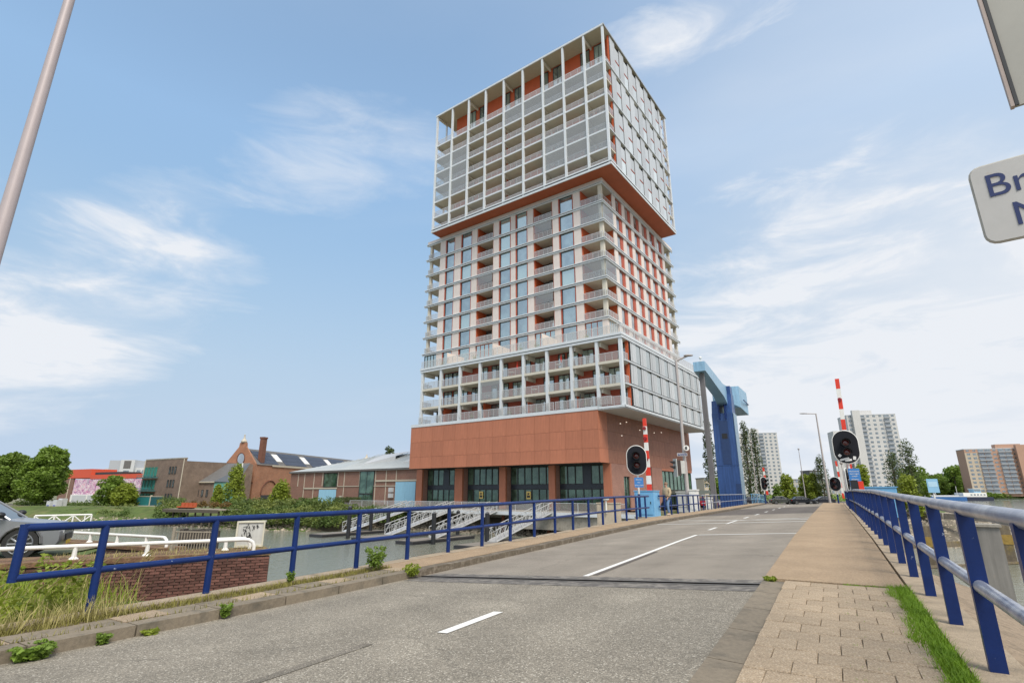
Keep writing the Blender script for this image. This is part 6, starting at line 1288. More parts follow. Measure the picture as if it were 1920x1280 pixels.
def stadium_r(w_, h_, r_, n=4):
    pts = []
    for cx_, cz, a0 in ((w_ / 2 - r_, h_ / 2 - r_, 0), (-w_ / 2 + r_, h_ / 2 - r_, 90), (-w_ / 2 + r_, -h_ / 2 + r_, 180), (w_ / 2 - r_, -h_ / 2 + r_, 270)):
        for k in range(n + 1): a = R(a0 + 90 * k / n); pts.append((cx_ + r_ * math.cos(a), cz + r_ * math.sin(a)))
    return pts
FACE = math.atan2(D.y, D.x) - R(90)           # -y of a thing looks back along the road
def posxy(px, py, Y): p = at(px, py, Y); return p
# right signal: post foot on the footway edge
p = gz(1606.5, 961, -1.0); c0 = at(1593, 838, p.y)
sgR, WR = signal('large oval bridge signal with stickers on the right railing', (p.x, p.y, -1.0), c0.z, FACE + R(6), 1.14, 1.68, stickers=True, pole_lo=1.25)
c1 = at(1602, 895, p.y); SW = Matrix.Translation((c1.x - .05, c1.y - .12, c1.z)) @ Matrix.Rotation(FACE + R(4), 4, 'Z')
signplate('tall blue sign with six white lines under the right oval signal', SW, .50, .90, [('Wachtende', .31), ('voertuigen', .19), ('motor', .07), ('Afzetten', -.09), ('voor', -.21), ('schone lucht', -.32)], .095)
# left signal
p = gz(1199, 972, -1.22); cL = at(1186, 862, 28.5); 
sgL, WLs = signal('large oval bridge signal beside the light blue cabinet on the left', (cL.x + .28, cL.y + .25, -1.25), cL.z, FACE + R(14), 1.02, 1.52, pole_lo=1.15)
cs_ = at(1197, 904, 28.4); signplate('small blue sign with three white lines under the left oval signal', Matrix.Translation((cs_.x, cs_.y - .12, cs_.z)) @ Matrix.Rotation(FACE + R(14), 4, 'Z'), .46, .50, [('Afzetten', .14), ('voor', 0), ('schone lucht', -.14)], .085)
# light blue barrier cabinet
def cabinet(label, s0, s1, t0, t1, z0, h_, m=None):
    rt = root('barrier_cabinet', st(s0, t0, z0), label, 'cabinet'); blk('body', m or m_lblue, BR, s0, s1, -t1, -t0, z0, z0 + h_, rt); blk('lid', m or m_lblue, BR, s0 - .03, s1 + .03, -t1 - .03, -t0 + .03, z0 + h_ + .002, z0 + h_ + .05, rt)
    blk('door', m or m_lblue, BR, s0 - .03, s0 - .003, -t1 + .07, -t0 - .07, z0 + .12, z0 + h_ - .1, rt); blk('handle', m_blk, BR, s0 - .05, s0 - .031, -t1 + .14, -t1 + .18, z0 + h_ * .5, z0 + h_ * .5 + .12, rt); blk('plinth', m_conc, BR, s0 - .05, s1 + .05, -t1 - .05, -t0 + .05, z0 - .25, z0 - .003, rt); return rt
cabinet('light blue barrier cabinet at the end of the near left railing', 25.9, 27.1, -1.15, -.1, -1.28, 1.32)
def boom(label, pb, pt, nseg, w0, w1, lamps=()):
    rt = root('barrier_boom', pb, label, 'barrier boom'); pb, pt = Vector(pb), Vector(pt)
    for i in range(nseg):
        a, b2 = pb.lerp(pt, i / nseg), pb.lerp(pt, (i + 1) / nseg - .0005); w_ = w0 + (w1 - w0) * i / nseg; mb = MB(lambda x, y, z: (Matrix.Translation(a) @ Matrix.Rotation(FACE, 4, 'Z')) @ Vector((x, y, z)) + (b2 - a) * 0)
        d_ = b2 - a; vs = []
        for q, ww in ((a, w_), (b2, w0 + (w1 - w0) * (i + 1) / nseg)):
            for sx, sy in ((-1, -1), (1, -1), (1, 1), (-1, 1)): vs.append(q + Matrix.Rotation(FACE, 3, 'Z') @ Vector((sx * ww / 2, sy * .045, 0)))
        mb = MB(); mb.add(vs, [(0, 3, 2, 1), (4, 5, 6, 7), (0, 1, 5, 4), (1, 2, 6, 5), (2, 3, 7, 6), (3, 0, 4, 7)]); mb.build('stripe', m_red if i % 2 == 0 else m_wht, rt)
    for f in lamps: q = pb.lerp(pt, f) + Matrix.Rotation(FACE, 3, 'Z') @ Vector((-.02, -.12, 0)); mb = MB(); mb.tube([q, q + Matrix.Rotation(FACE, 3, 'Z') @ Vector((0, .08, 0))], .10, 12); smooth_angle(mb.build('warning_lamp', mat('lamp_red', (.25, .01, .015), .2, var=0), rt))
    return rt
pb = st(26.4, -.95, 0.05); pt = at(1208, 784, pb.y + .0); pbx = at(1218, 918, pb.y); boom('raised red and white barrier boom above the light blue cabinet, left of the road', (pbx.x, pb.y, -.03), (pt.x, pb.y, pt.z), 9, .27, .20, (.44, .72, .86))
pb = at(1595, 886, 29.5); pt = at(1569, 710, 29.5); boom('tall raised red and white barrier boom behind the right oval signal', pb, pt, 9, .21, .21, (.77,))
pb = at(1582, 934, 52); pt = at(1567, 864, 52); boom('raised barrier boom farther along on the right', (pb.x, pb.y, pb.z), pt, 7, .16, .16)
pb = at(1439, 927, 66); pt = at(1431, 876, 66); boom('raised barrier boom right of the blue bridge tower', pb, pt, 7, .26, .22)
def smallsig(label, px, py, Y, zb, h_=1.3, w_=.9, rz=0): c_ = at(px, py, Y); signal(label, (c_.x, c_.y + .1, zb), c_.z, FACE + rz, w_, h_, pole_lo=1.1)
smallsig('small dark bridge signal seen between the right signal and the lamp post', 1568, 907, 50, -1.3, 1.25, .95, R(-20)); smallsig('dark signal beside the barrier boom right of the bridge tower', 1432, 906, 64, -1.3, 1.5, .75, R(40)); smallsig('dark signal seen edge on behind the tall right barrier boom', 1587, 898, 34, -1.1, 1.35, .5, R(75))
# light blue equipment box behind right railing, red boom foot
rtb = root('equipment_box', st(31, 10.4, -1), 'flat light blue box behind the right railing beyond the oval signal', 'equipment box'); pe = at(1618, 918, 30); fr_ = Matrix.Translation(pe) @ Matrix.Rotation(FACE, 4, 'Z'); blk('body', m_lblue, fr_, -.4, 1.5, -.3, .3, -1.4, .12, rtb); blk('lid', m_lblue, fr_, -.45, 1.55, -.35, .35, .125, .17, rtb); blk('stand', m_conc, fr_, -.3, 1.4, -.2, .2, -4.5, -1.41, rtb)
pe = at(1605, 912, 26); rtb = root('warning_block', pe, 'small red and dark barrier drive behind the sign under the right signal', 'barrier drive'); fr_ = Matrix.Translation(pe) @ Matrix.Rotation(FACE, 4, 'Z'); blk('body', m_blk, fr_, -.2, .1, -.1, .2, -1.2, .3, rtb); blk('cap', m_red, fr_, .11, .32, -.1, .2, -.3, .25, rtb)
# ---- lamp masts
def lamp(label, base, h_, r0, r1, arm=1.2, arm_dir=(1, 0), m=None, head=.6, rise=.1, lean=0):
    rt = root('street_lamp', base, label, 'street lamp'); b0_ = Vector(base); tp = b0_ + Vector((lean, 0, h_)); mb = MB(); mb.tube([b0_, b0_.lerp(tp, .3), b0_.lerp(tp, .31), tp], [r0, r0, r0 * .82, r1], 14); smooth_angle(mb.build('mast', m or m_pole, rt))
    if arm: 
        d_ = Vector((arm_dir[0], arm_dir[1], 0)).normalized(); e = tp + d_ * arm + Vector((0, 0, rise)); mb = MB(); mb.tube([tp + Vector((0, 0, -.05)), e], r1 * .8, 8); mb.build('arm', m or m_pole, rt)
        mb = MB(); mb.sphere((e.x, e.y, e.z), head * .9 if abs(d_.x) > .5 else .2, head * .4, .09, 12, 6); smooth_angle(mb.build('lamp_head', m_pole, rt), 60)
    return rt
pm0 = at(71, 200, 6.0); dirx = at(0, 432, 6.0); 
lamp('near lamp post at the left picture edge rising out of view', (pm0.x, pm0.y, zl(-2) - .02), 9.5, .105, .055, 1.4, (1, .6), mat('mast_mauve', (.40, .345, .345), .5, .1, var=.06, scale=3))
pm1 = at(1289, 922, 41.5); lamp('grey lamp mast carrying a street name sign and a horn before the tower side', (pm1.x, pm1.y, -1.3), 11.6, .15, .10, 1.0, (.9, -.2), m_pole, .45, .35)
LM_ = Matrix.Translation((pm1.x, pm1.y, 0)) @ Matrix.Rotation(FACE + R(20), 4, 'Z')
sn = root('street_name_sign', (pm1.x, pm1.y, 2.6), 'dark blue street name sign with white letters on the lamp mast', 'sign'); zs = at(1278, 852, 41.3).z; xs_ = at(1278, 852, 41.3)
SWn = Matrix.Translation((xs_.x, xs_.y - .15, zs)) @ Matrix.Rotation(R(-8), 4, 'Z'); mb = MB(); mb.box(-.37, .37, -.01, .01, -.11, .11); mb.build('border', m_wht, sn, W=SWn); mb = MB(); mb.box(-.34, .34, -.02, -.011, -.085, .085); mb.build('plate', mat('name_blue', (.02, .035, .14), .4), sn, W=SWn); text('Piekstraat', .14, m_wht, sn, SWn @ Matrix.Translation((0, -.024, 0)) @ Matrix.Rotation(R(90), 4, 'X'))
hn = root('horn_speaker', (pm1.x, pm1.y, zs + .8), 'round white horn loudspeaker on the lamp mast above the street sign', 'loudspeaker'); q = at(1285, 840, 41.2); mb = MB(); mb.tube([q + Vector((0, -.25, 0)), q + Vector((.05, 0, 0)), q + Vector((.25, .25, .0))], [.21, .12, .05], 14); smooth_angle(mb.build('horn', m_wht, hn)); mb = MB(); mb.tube([q + Vector((.2, .2, 0)), q + Vector((.34, .26, .12))], .05, 8); mb.build('driver', m_wht, hn); mb = MB(); mb.tube([q + Vector((0, -.262, 0)), q + Vector((0, -.256, 0))], .13, 12); mb.build('mouth', m_dsteel, hn)
tl = root('traffic_light', (pm1.x, pm1.y, 0), 'dark traffic light on the lamp mast, seen from the side with hooded lamps', 'traffic light'); q = at(1272, 876, 41.2); fr_ = Matrix.Translation(q) @ Matrix.Rotation(R(10), 4, 'Z'); blk('housing', mat('brown_black', (.05, .035, .03), .6), fr_, -.2, .14, -.15, .2, -.6, .55, tl); blk('back_plate', m_cab, fr_, -.26, -.205, -.25, .3, -.7, .65, tl); blk('bracket', m_cab, fr_, .141, .5, -.1, .1, -.45, .5, tl)
for z in (.38, .02): mb = MB(); p_ = q + Vector((-.27, 0, z)); mb.add([p_ + Vector((0, -.12, .1)), p_ + Vector((0, .12, .1)), p_ + Vector((-.4, .1, .08)), p_ + Vector((-.4, -.1, .08)), p_ + Vector((0, -.12, -.14)), p_ + Vector((0, .12, -.14))], [(0, 1, 2, 3), (0, 3, 4), (1, 5, 2)]); mb.build('visor', m_blk, tl)
for (px, py0, py1, Y, label, arm, d_) in ((1556, 940, 775, 92, 'tall grey lamp post with an arm to the left beyond the crest of the road', 2.2, (-1, 0)),):
    b0 = at(px, py0, Y); t0 = at(1533, py1, Y); lamp(label, (b0.x, b0.y, -2.6), t0.z + 2.6, .20, .10, arm, d_, m_pole, .8, .0)
for (px, py0, py1, Y, label) in ((1511, 935, 843, 115, 'slim pale pole with a small camera on top, left of the tall lamp post'), (1420, 930, 830, 85, 'thin pole before the poplars right of the bridge tower'), (1587, 925, 870, 75, 'short pale pole between the far signal and the right railing')):
    b0 = at(px, py0, Y); t0 = at(px, py1, Y); rt = root('pole', (b0.x, b0.y, -2.6), label, 'pole'); mb = MB(); mb.tube([(b0.x, b0.y, -2.6), (b0.x, b0.y, t0.z)], .13 if Y > 100 else .07, 8, r1=.05); mb.build('mast', m_pole, rt); mb = MB(); mb.sphere((b0.x, b0.y, t0.z + .15), .2); mb.build('camera_head', m_pole, rt)
# white pier and boxes at the left bridge end
def wpier(label, px, pyb, Y, w_, h_, m=m_wht):
    p_ = at(px, pyb, Y); rt = root('control_box', p_, label, 'control box'); fr_ = Matrix.Translation(p_) @ Matrix.Rotation(FACE, 4, 'Z'); blk('body', m, fr_, -w_ / 2, w_ / 2, -.4, .4, -.3, h_, rt); blk('cap', m, fr_, -w_ / 2 - .05, w_ / 2 + .05, -.45, .45, h_ + .002, h_ + .08, rt); blk('door', m, fr_, -w_ / 2 + .1, w_ / 2 - .1, -.43, -.405, .1, h_ - .15, rt); return rt
wpier('white control pier at the start of the lifting leaf railing', 1304, 957, 41, .55, 1.45); wpier('wide pale control cabinet left of the white pier', 1288, 952, 44, 1.3, 1.2, m_cab); wpier('pale low box behind the left railing posts', 1331, 955, 46, .4, .9)
wpier('beige utility cabinet behind the left railing before the tower corner', 1143, 985, 50, 2.0, 1.9, mat('beige_cabinet', (.50, .42, .32), .8, var=.15)); 
wd_ = root('round_vent', at(1136, 932, 49.5), 'white mushroom vent on top of the beige utility cabinet', 'vent'); q = at(1136, 935, 49.5); mb = MB(); mb.tube([q + Vector((0, 0, -1.2)), q], .08, 8); mb.build('stem', m_wht, wd_); mb = MB(); mb.sphere(q, .3, .3, .16); smooth_angle(mb.build('cap', m_wht, wd_), 60)
# ---- sign gantry parts at the right edge
ds = (Vector((2.88, 2.55)) - Vector((2.69, 2.70))).normalized(); an = math.atan2(ds.y, ds.x)
SG = Matrix.Translation((2.69, 2.70, 0)) @ Matrix.Rotation(an, 4, 'Z'); bs = root('bridge_name_sign', (2.69, 2.70, 1.3), 'white bridge name sign with blue letters at the right picture edge', 'sign')
m_sw = mat('sign_white', (.50, .49, .47), .45, var=.05, scale=8, c2=(.42, .36, .28), c2s=5, c2lo=.66, c2hi=.75); m_nb = mat('letter_navy', (.015, .03, .12), .5, var=0)
mb = MB(); mb.v = []; extr(mb, [(x + .5, z + 1.58) for x, z in stadium_r(1.0, .47, .05)], -.012, .012); mb.build('plate', m_sw, bs, W=SG)
mb = MB(); e_ = [(x + .5, z + 1.58) for x, z in stadium_r(1.0, .47, .05)]; e_.append(e_[0]); mb.tube([Vector((x, 0, z)) for x, z in e_], .010, 6, caps=False); mb.build('rim', mat('sign_edge', (.40, .38, .33), .6, var=.2, scale=20), bs, W=SG)
text('Brug', .20, m_nb, bs, SG @ Matrix.Translation((.045, -.0135, 1.675)) @ Matrix.Rotation(R(90), 4, 'X'), align='LEFT'); text('Nr', .20, m_nb, bs, SG @ Matrix.Translation((.125, -.0135, 1.475)) @ Matrix.Rotation(R(90), 4, 'X'), align='LEFT')
mb = MB(); mb.tube([(.95, .05, -1.3), (.95, .05, 4.2)], .04, 12); smooth_angle(mb.build('post', m_grey, bs, W=SG))
lp = at(1840, 0, 2.62); lx = gz(1840, 0, lp.z); x0 = lp.x; PG = Matrix.Translation((lp.x, lp.y, 0)) @ Matrix.Rotation(an, 4, 'Z'); pg = root('blank_sign', (lp.x, lp.y, 2.2), 'large plain grey sign panel above the bridge name sign', 'sign')
mb = MB(); mb.box(0, .9, -.01, .01, 1.75 + .45, 4.1); mb.v = [(x, y, z) for x, y, z in mb.v]; mb.build('panel', mat('panel_back', (.36, .35, .31), .55, .2, var=.05), pg, W=PG); mb = MB(); mb.box(-.018, -.001, -.02, .02, 1.75 + .45, 4.12); mb.build('edge', mat('panel_edge', (.42, .34, .30), .6), pg, W=PG); mb = MB(); mb.box(.001, .018, -.022, -.0105, 1.75 + .45, 4.1); mb.build('edge_strip', c_dark, pg, W=PG); mb = MB(); mb.tube([(.86, .05, -1.3), (.86, .05, 4.0)], .045, 12); smooth_angle(mb.build('post', m_grey, pg, W=PG))
# ================================================================== RIGHT SIDE
# steel dolphin, timber piles and fender beams
p = gz(1873, 1140, ZW); dl = root('fender_column', (p.x, p.y, -6), 'wide grey steel fender column standing in the water right of the bridge', 'fender'); m_fc = mat('fender_grey', (.24, .225, .205), .7, var=.15, scale=.8, streak=.25, c2=(.30, .17, .09), c2s=.9, c2lo=.64, c2hi=.72)
fr_ = Matrix.Translation((p.x, p.y, 0)) @ Matrix.Rotation(R(-35), 4, 'Z'); blk('shaft', m_fc, fr_, -.66, .66, -.5, .5, -6.2, -1.62, dl); blk('cap', m_conc, fr_, -.74, .74, -.6, .6, -1.618, -1.5, dl); blk('algae_band', mat('algae', (.10, .13, .03), .9, var=.4, scale=4), fr_, -.665, .665, -.505, .505, -5.6, -4.9, dl)
m_pil = mat('timber_pile', (.16, .13, .09), .9, var=.3, scale=4, streak=.3, c2=(.22, .16, .04), c2s=1.2); m_alg = mat('orange_algae', (.30, .20, .05), .9, var=.4, scale=5)
rg = []
for (px, pyb, pyt, lab) in ((1748, 1062, 985, 'timber mooring pile with orange algae left of the grey fender column'), (1893, 1055, 980, 'timber mooring pile with orange algae right of the grey fender column')):
    q = gz(px, pyb, ZW); t_ = at(px, pyt, q.y); rt = root('timber_pile', (q.x, q.y, -6), lab, 'pile', 'timber piles of the fender'); fr_ = Matrix.Translation((q.x, q.y, 0)) @ Matrix.Rotation(R(-30), 4, 'Z'); w_ = .42
    blk('shaft', m_pil, fr_, -w_, w_, -w_, w_, -6.2, t_.z, rt); blk('algae', m_alg, fr_, -w_ - .03, w_ + .03, -w_ - .03, w_ + .03, -3.9, -3.2, rt); blk('side_post', c_dark, fr_, -w_ - .2, -w_ - .04, -.1, .1, -6.2, t_.z - .2, rt); rg.append(q)
a_, c_ = rg; dv = (c_ - a_).normalized()
fb_ = root('fender_beam', a_, 'long horizontal timber fender beam between the algae covered piles', 'fender'); 
for nm, z0, z1, off, e in (('beam', -4.05, -3.65, .55, 9), ('lower_beam', -5.27, -5.12, -.6, 7)):
    A2 = a_ - dv * 5.5; B2 = c_ + dv * e; an = math.atan2(dv.y, dv.x); F2 = Matrix.Translation((A2.x, A2.y, 0)) @ Matrix.Rotation(an, 4, 'Z'); blk(nm, m_pil, F2, 0, (B2 - A2).xy.length, off - .12, off + .12, z0, z1, fb_)
# quay walls on the far right bank
qw = root('quay_wall', at(1835, 950, 78), 'low concrete quay wall on top of the stone revetment', 'wall'); 
for (pa_, pb_, h_) in (((1650, 962, 74), (1765, 958, 62), .5), ((1768, 957, 62), (1868, 985, 55), .42), ((1815, 944, 66), (1858, 946, 64), .7), ((1789, 940, 70), (1803, 940, 70), 1.1), ((1628, 934, 95), (1700, 934, 90), 1.1)):
    A_, B_ = at(*pa_), at(*pb_); F2 = Matrix.Translation((A_.x, A_.y, 0)) @ Matrix.Rotation(math.atan2(B_.y - A_.y, B_.x - A_.x), 4, 'Z'); blk('coping', m_conc, F2, 0, (B_ - A_).xy.length, 0, .6, -2.9, -2.5 + h_ * .5, qw)
# light blue sign on a pole
q = at(1755, 945, 50); t_ = at(1748, 910, 50); bs_ = root('waterway_sign', (q.x, q.y, -3), 'light blue square sign on a thin pole behind the right railing', 'sign'); mb = MB(); mb.tube([(q.x, q.y, -4.2), (q.x, q.y, t_.z)], .07, 8); mb.build('post', m_wht, bs_); F2 = Matrix.Translation((q.x, q.y - .1, t_.z)) @ Matrix.Rotation(R(-25), 4, 'Z'); mb = MB(); mb.box(-.42, .42, -.02, .02, -.62, .6); mb.build('plate', mat('faded_blue', (.28, .52, .72), .5, var=.08, scale=2), bs_, W=F2); mb = MB(); mb.box(-.33, .33, -.03, -.021, -.1, .35); mb.build('panel', m_wht if False else mat('pale_blue', (.45, .66, .80), .5), bs_, W=F2)
# ---- barge
BZ = ZW; A_ = at(1722, 938, 350); B_ = at(1873, 938, 350); BG = Matrix.Translation((A_.x - 30, A_.y, 0)); bL = B_.x - A_.x + 30
bg_ = root('barge', (A_.x, A_.y, ZW), 'long blue river barge with white wheelhouse moored across the water', 'barge'); c = lambda name, m, *d: blk(name, m, BG, *d, bg_)
m_hull = mat('hull_blue', (.03, .12, .32), .5, var=.12, scale=.2, streak=.15); m_hull2 = mat('hull_dark', (.02, .025, .05), .5)
mb = MB(lambda x, y, z: BG @ Vector((x, y, z))); mb.prism([(0, 0), (bL - 20, 0), (bL - 20, 9), (0, 9)], BZ - .5, BZ + 2.6); mb.build('hull', m_hull, bg_); mb = MB(lambda x, y, z: BG @ Vector((x, y, z))); mb.prism([(bL - 19.9, -.1), (bL - 3, -.1), (bL, 4.5), (bL - 3, 9.1), (bL - 19.9, 9.1)], BZ - .5, BZ + 2.3); mb.build('stern', m_hull2, bg_)
c('hatch_cover', m_gray, 4, bL - 24, 1, 8, BZ + 2.6, BZ + 3.4); c('sheer_stripe', m_wht, 0, bL - 20, -.06, -.01, BZ + 2.45, BZ + 2.75); c('deckhouse', m_wht, bL - 21, bL - 6, 1, 8, BZ + 2.3, BZ + 4.9)
for j in range(5): fwin(BG, bg_, bL - 16.5 + j * 2.1, bL - 15.2 + j * 2.1, .94, BZ + 3.2, BZ + 4.2, m_wht)
c('wheelhouse', m_sblue, bL - 12.5, bL - 8, 2.5, 6.5, BZ + 4.91, BZ + 7.2); c('wheelhouse_roof', m_wht, bL - 13, bL - 7.5, 2.2, 6.8, BZ + 7.21, BZ + 7.5); c('wheelhouse_window', m_wl, bL - 12.2, bL - 8.3, 2.4, 2.49, BZ + 5.8, BZ + 6.9)
for j in range(2): mb = MB(lambda x, y, z: BG @ Vector((x, y, z))); mb.tube([(bL - 22 - j * 14, 4.5, BZ + 2.5), (bL - 22 - j * 14, 4.5, BZ + 9)], .12, 5); mb.build('mast', m_wht, bg_)
# ---- tower blocks
def tower_block(label, px, pyb, Y, w_, d_, z1, yaw, wallm, nfl, nbay, balc=(), name='tower_block', strips=(), step=None, winw=.45):
    p_ = at(px, pyb, Y); F2 = Matrix.Translation((p_.x, p_.y, 0)) @ Matrix.Rotation(yaw, 4, 'Z'); rt = root(name, (p_.x, p_.y, -2.6), label, 'apartment block'); c = lambda nm, m, *d: blk(nm, m, F2, *d, rt)
    c('wall', wallm, 0, w_, 0, d_, -3, z1); c('parapet', m_gray, -.1, w_ + .1, -.1, d_ + .1, z1 + .005, z1 + .5); c('roof_house', wallm, w_ * .35, w_ * .6, d_ * .3, d_ * .7, z1 + .51, z1 + 3.6)
    fh = (z1 + 1.5) / nfl; bw = w_ / nbay; me = None
    for k in range(nfl):
        z = -1 + k * fh
        for j in range(nbay):
            if j in balc:
                c('balcony', m_gray, j * bw + .1, (j + 1) * bw - .1, -1.3, -.01, z - .15, z + .0); c('balustrade', mat('balcony_grey', (.32, .34, .36), .6), j * bw + .1, (j + 1) * bw - .1, -1.36, -1.3, z - .1, z + .95)
                c('window', m_wl, j * bw + .2, (j + 1) * bw - .2, -.05, -.005, z + .3, z + fh * .85)
            elif j in strips: pass
            else: c('window', m_wl, (j + .5 - winw / 2) * bw, (j + .5 + winw / 2) * bw, -.06, -.005, z + .9, z + 2.1)
    return rt, F2, c
m_twhite = mat('block_white', (.56, .55, .53), .8, var=.06, scale=.1, streak=.08)
w1, F1, c1_ = tower_block('white high rise behind the poplars, right of the blue bridge tower', 1393, 925, 380, 27, 14, 40, R(-12), m_twhite, 17, 9, (5,), strips=(0,))
w2_, F2_, c2_ = tower_block('tall pale high rise with grey balconies right of the oval signal', 1612, 925, 330, 27, 16, 46, R(-14), m_twhite, 18, 8, (2, 6), strips=(1,)); blk('wall', m_twhite, F2_, 2.8, 7.0, -2.2, -.01, -3, 49, w2_); blk('side_wing', m_twhite, F2_, -8, -.01, 3, 14, -3, 37, w2_)
for k in range(14): blk('balcony', mat('balcony_grey', (.3, .3, .3)), F2_, -3.2, -.1, 1.4, 2.95, 0 + k * 2.65, 1.0 + k * 2.65, w2_)
m_tbr = mat('block_orange_brick', (.44, .27, .19), .85, var=.07, scale=.1); m_tbr2 = mat('block_pale_brick', (.50, .42, .32), .85, var=.07, scale=.1)
w3, F3, c3_ = tower_block('orange brick apartment block with white balconies at the right edge', 1826, 925, 400, 60, 14, 30.5, R(-20), m_tbr, 11, 15, (2, 3, 5, 6, 10, 11, 13), name='apartment_block'); blk('end_bay', m_tbr2, F3, -.06, 7.9, -.2, -.01, -3, 28, w3)
for j in range(2):
    for k in range(10): blk('window', m_wl, F3, 1.2 + j * 3.6, 3.2 + j * 3.6, -.26, -.205, .2 + k * 2.9, 1.7 + k * 2.9, w3)
blk('wall', m_tbr, F3, 30, 38, -3, -.01, -3, 33, w3)
def lowblock(label, px0, px1, Y, z1, nfl, nb, m=None):
    a_ = at(px0, 925, Y); b2 = at(px1, 925, Y); F2 = Matrix.Translation((a_.x, a_.y, 0)); rt = root('low_flats', (a_.x, a_.y, -2.6), label, 'flats'); w_ = b2.x - a_.x; blk('wall', m or m_tbr2, F2, 0, w_, 0, 10, -3, z1, rt); blk('roof', m_slate, F2, -.2, w_ + .2, -.2, 10.2, z1 + .01, z1 + .4, rt)
    for k in range(nfl):
        for j in range(nb): blk('window', m_wl, F2, w_ * (j + .2) / nb, w_ * (j + .8) / nb, -.06, -.005, -.6 + k * (z1 + 2) / nfl, .9 + k * (z1 + 2) / nfl, rt)
lowblock('low pale flats between the high rises, behind the parked cars', 1487, 1580, 300, 6.5, 3, 14, mat('flats_grey', (.40, .38, .34), .85, var=.05)); lowblock('low flats left of the bridge tower foot', 1322, 1350, 230, 5.5, 3, 6); lowblock('pinkish flats beyond the trees left of the barge', 1716, 1745, 420, 9.5, 4, 6, mat('flats_pink', (.50, .40, .33), .85, var=.05)); lowblock('dark topped flats behind the bare tree', 1524, 1545, 320, 12, 4, 4, m_slate)
# ---- right side trees
random.seed(77)
def rtree(px, Y, h_, r_, lab, m_, shape='round', leaf=.3, n=2600, c0=.1, cl=20, tr=.2, pyb=925):
    g = at(px, pyb, Y); g.z = -2.7; return tree(lab, g, h_, r_, m_, leaf, n, tr, c0, shape, cl)
rtree(1338, 104, 17.0, 1.9, 'dark poplar standing just left of the blue bridge tower', m_leafd, 'poplar', .15, 5200, .05, 40); rtree(1409, 106, 16.5, 1.9, 'leftmost of the two dark poplars right of the bridge tower', m_leafd, 'poplar', .15, 3300, .08, 38); rtree(1426, 112, 16.0, 2.0, 'right hand one of the two dark poplars right of the bridge tower', m_leafd, 'poplar', .15, 3300, .08, 38)
rtree(1478, 125, 6.2, 2.6, 'bright green young tree behind the left parked car', m_leaf2, 'cone', .26); rtree(1513, 128, 6.4, 2.2, 'bright green young tree left of the pale pole', m_leaf2, 'cone', .26); rtree(1528, 124, 6.6, 2.2, 'bright green young tree right of the pale pole', m_leaf2, 'cone', .26); rtree(1546, 122, 10.5, 2.5, 'thin sparse tree with bare top left of the tall lamp post', m_leafd, 'poplar', .16, 2300, .15, 22)
rtree(1622, 62, 5.6, 1.4, 'yellow green tree right of the oval signal post', m_leaf2, 'cone', .17, 2400); rtree(1683, 88, 9.0, 2.4, 'sparse birch like tree left in front of the pale high rise foot', m_leafd, 'poplar', .14, 2400, .1, 24); rtree(1716, 96, 11.6, 2.6, 'tall sparse tree with bare crown right of the pale high rise', m_leafd, 'poplar', .15, 2700, .12, 26); rtree(1704, 66, 4.3, 1.8, 'low bright green tree behind the right railing', m_leaf2, 'cone', .18, 2600, .02); rtree(1720, 100, 7.2, 2.8, 'round green tree below the tall sparse tree', m_leaf, 'round', .26, 3000, .05); rtree(1458, 118, 4.0, 1.6, 'small green bush like tree beside the bridge tower cabinet', m_leaf, 'cone', .2, 1500, .03)
rtree(1346, 100, 5, 2.2, 'small green tree at the foot of the left poplar', m_leaf, 'cone', .22, 1600, .03)
for j in range(15):
    px = 1733 + j * 8.0 + random.uniform(-3, 3); big = j in (7, 8, 9)
    rtree(px, 440 + random.uniform(-14, 14), 23 if big else random.uniform(14, 19), 8.5 if big else random.uniform(6.5, 8), ['first', 'second', 'third', 'fourth', 'fifth', 'sixth', 'seventh', 'eighth, taller', 'ninth, tallest', 'tenth', 'eleventh', 'twelfth', 'thirteenth', 'fourteenth', 'fifteenth'][j] + ' tree from the left in the row on the far river bank', m_leaf, 'round', .95, 1500, .06, 14, .5)
mb = MB(); random.seed(8)
for _ in range(260): px = random.uniform(1440, 1700); Y = random.uniform(150, 200); p_ = at(px, 930, Y); leafcloud(mb, (p_.x, p_.y, -2.2), 2.2, 2.2, 1.6, 26, .3)
for _ in range(200): px = random.uniform(1845, 2050); p_ = at(px, 928, 395); leafcloud(mb, (p_.x, p_.y, -2.2), 4, 3, 2.0, 24, .6)
for _ in range(140): px = random.uniform(1450, 1740); p_ = at(px, 925, 420); leafcloud(mb, (p_.x, p_.y, 4.0), 8, 5, 5, 40, 1.1)
tag(mb.build('distant_bushes', m_leaf, uv=False), 'hedges and distant greenery behind the parked cars', 'bushes', kind='stuff')
gpoly('parking_lane', [tuple(at(1270, 950, 70).xy), tuple(at(1640, 950, 96).xy), tuple(at(1640, 950, 135).xy), tuple(at(1270, 950, 130).xy)], -2.22, m_asph3, .5)
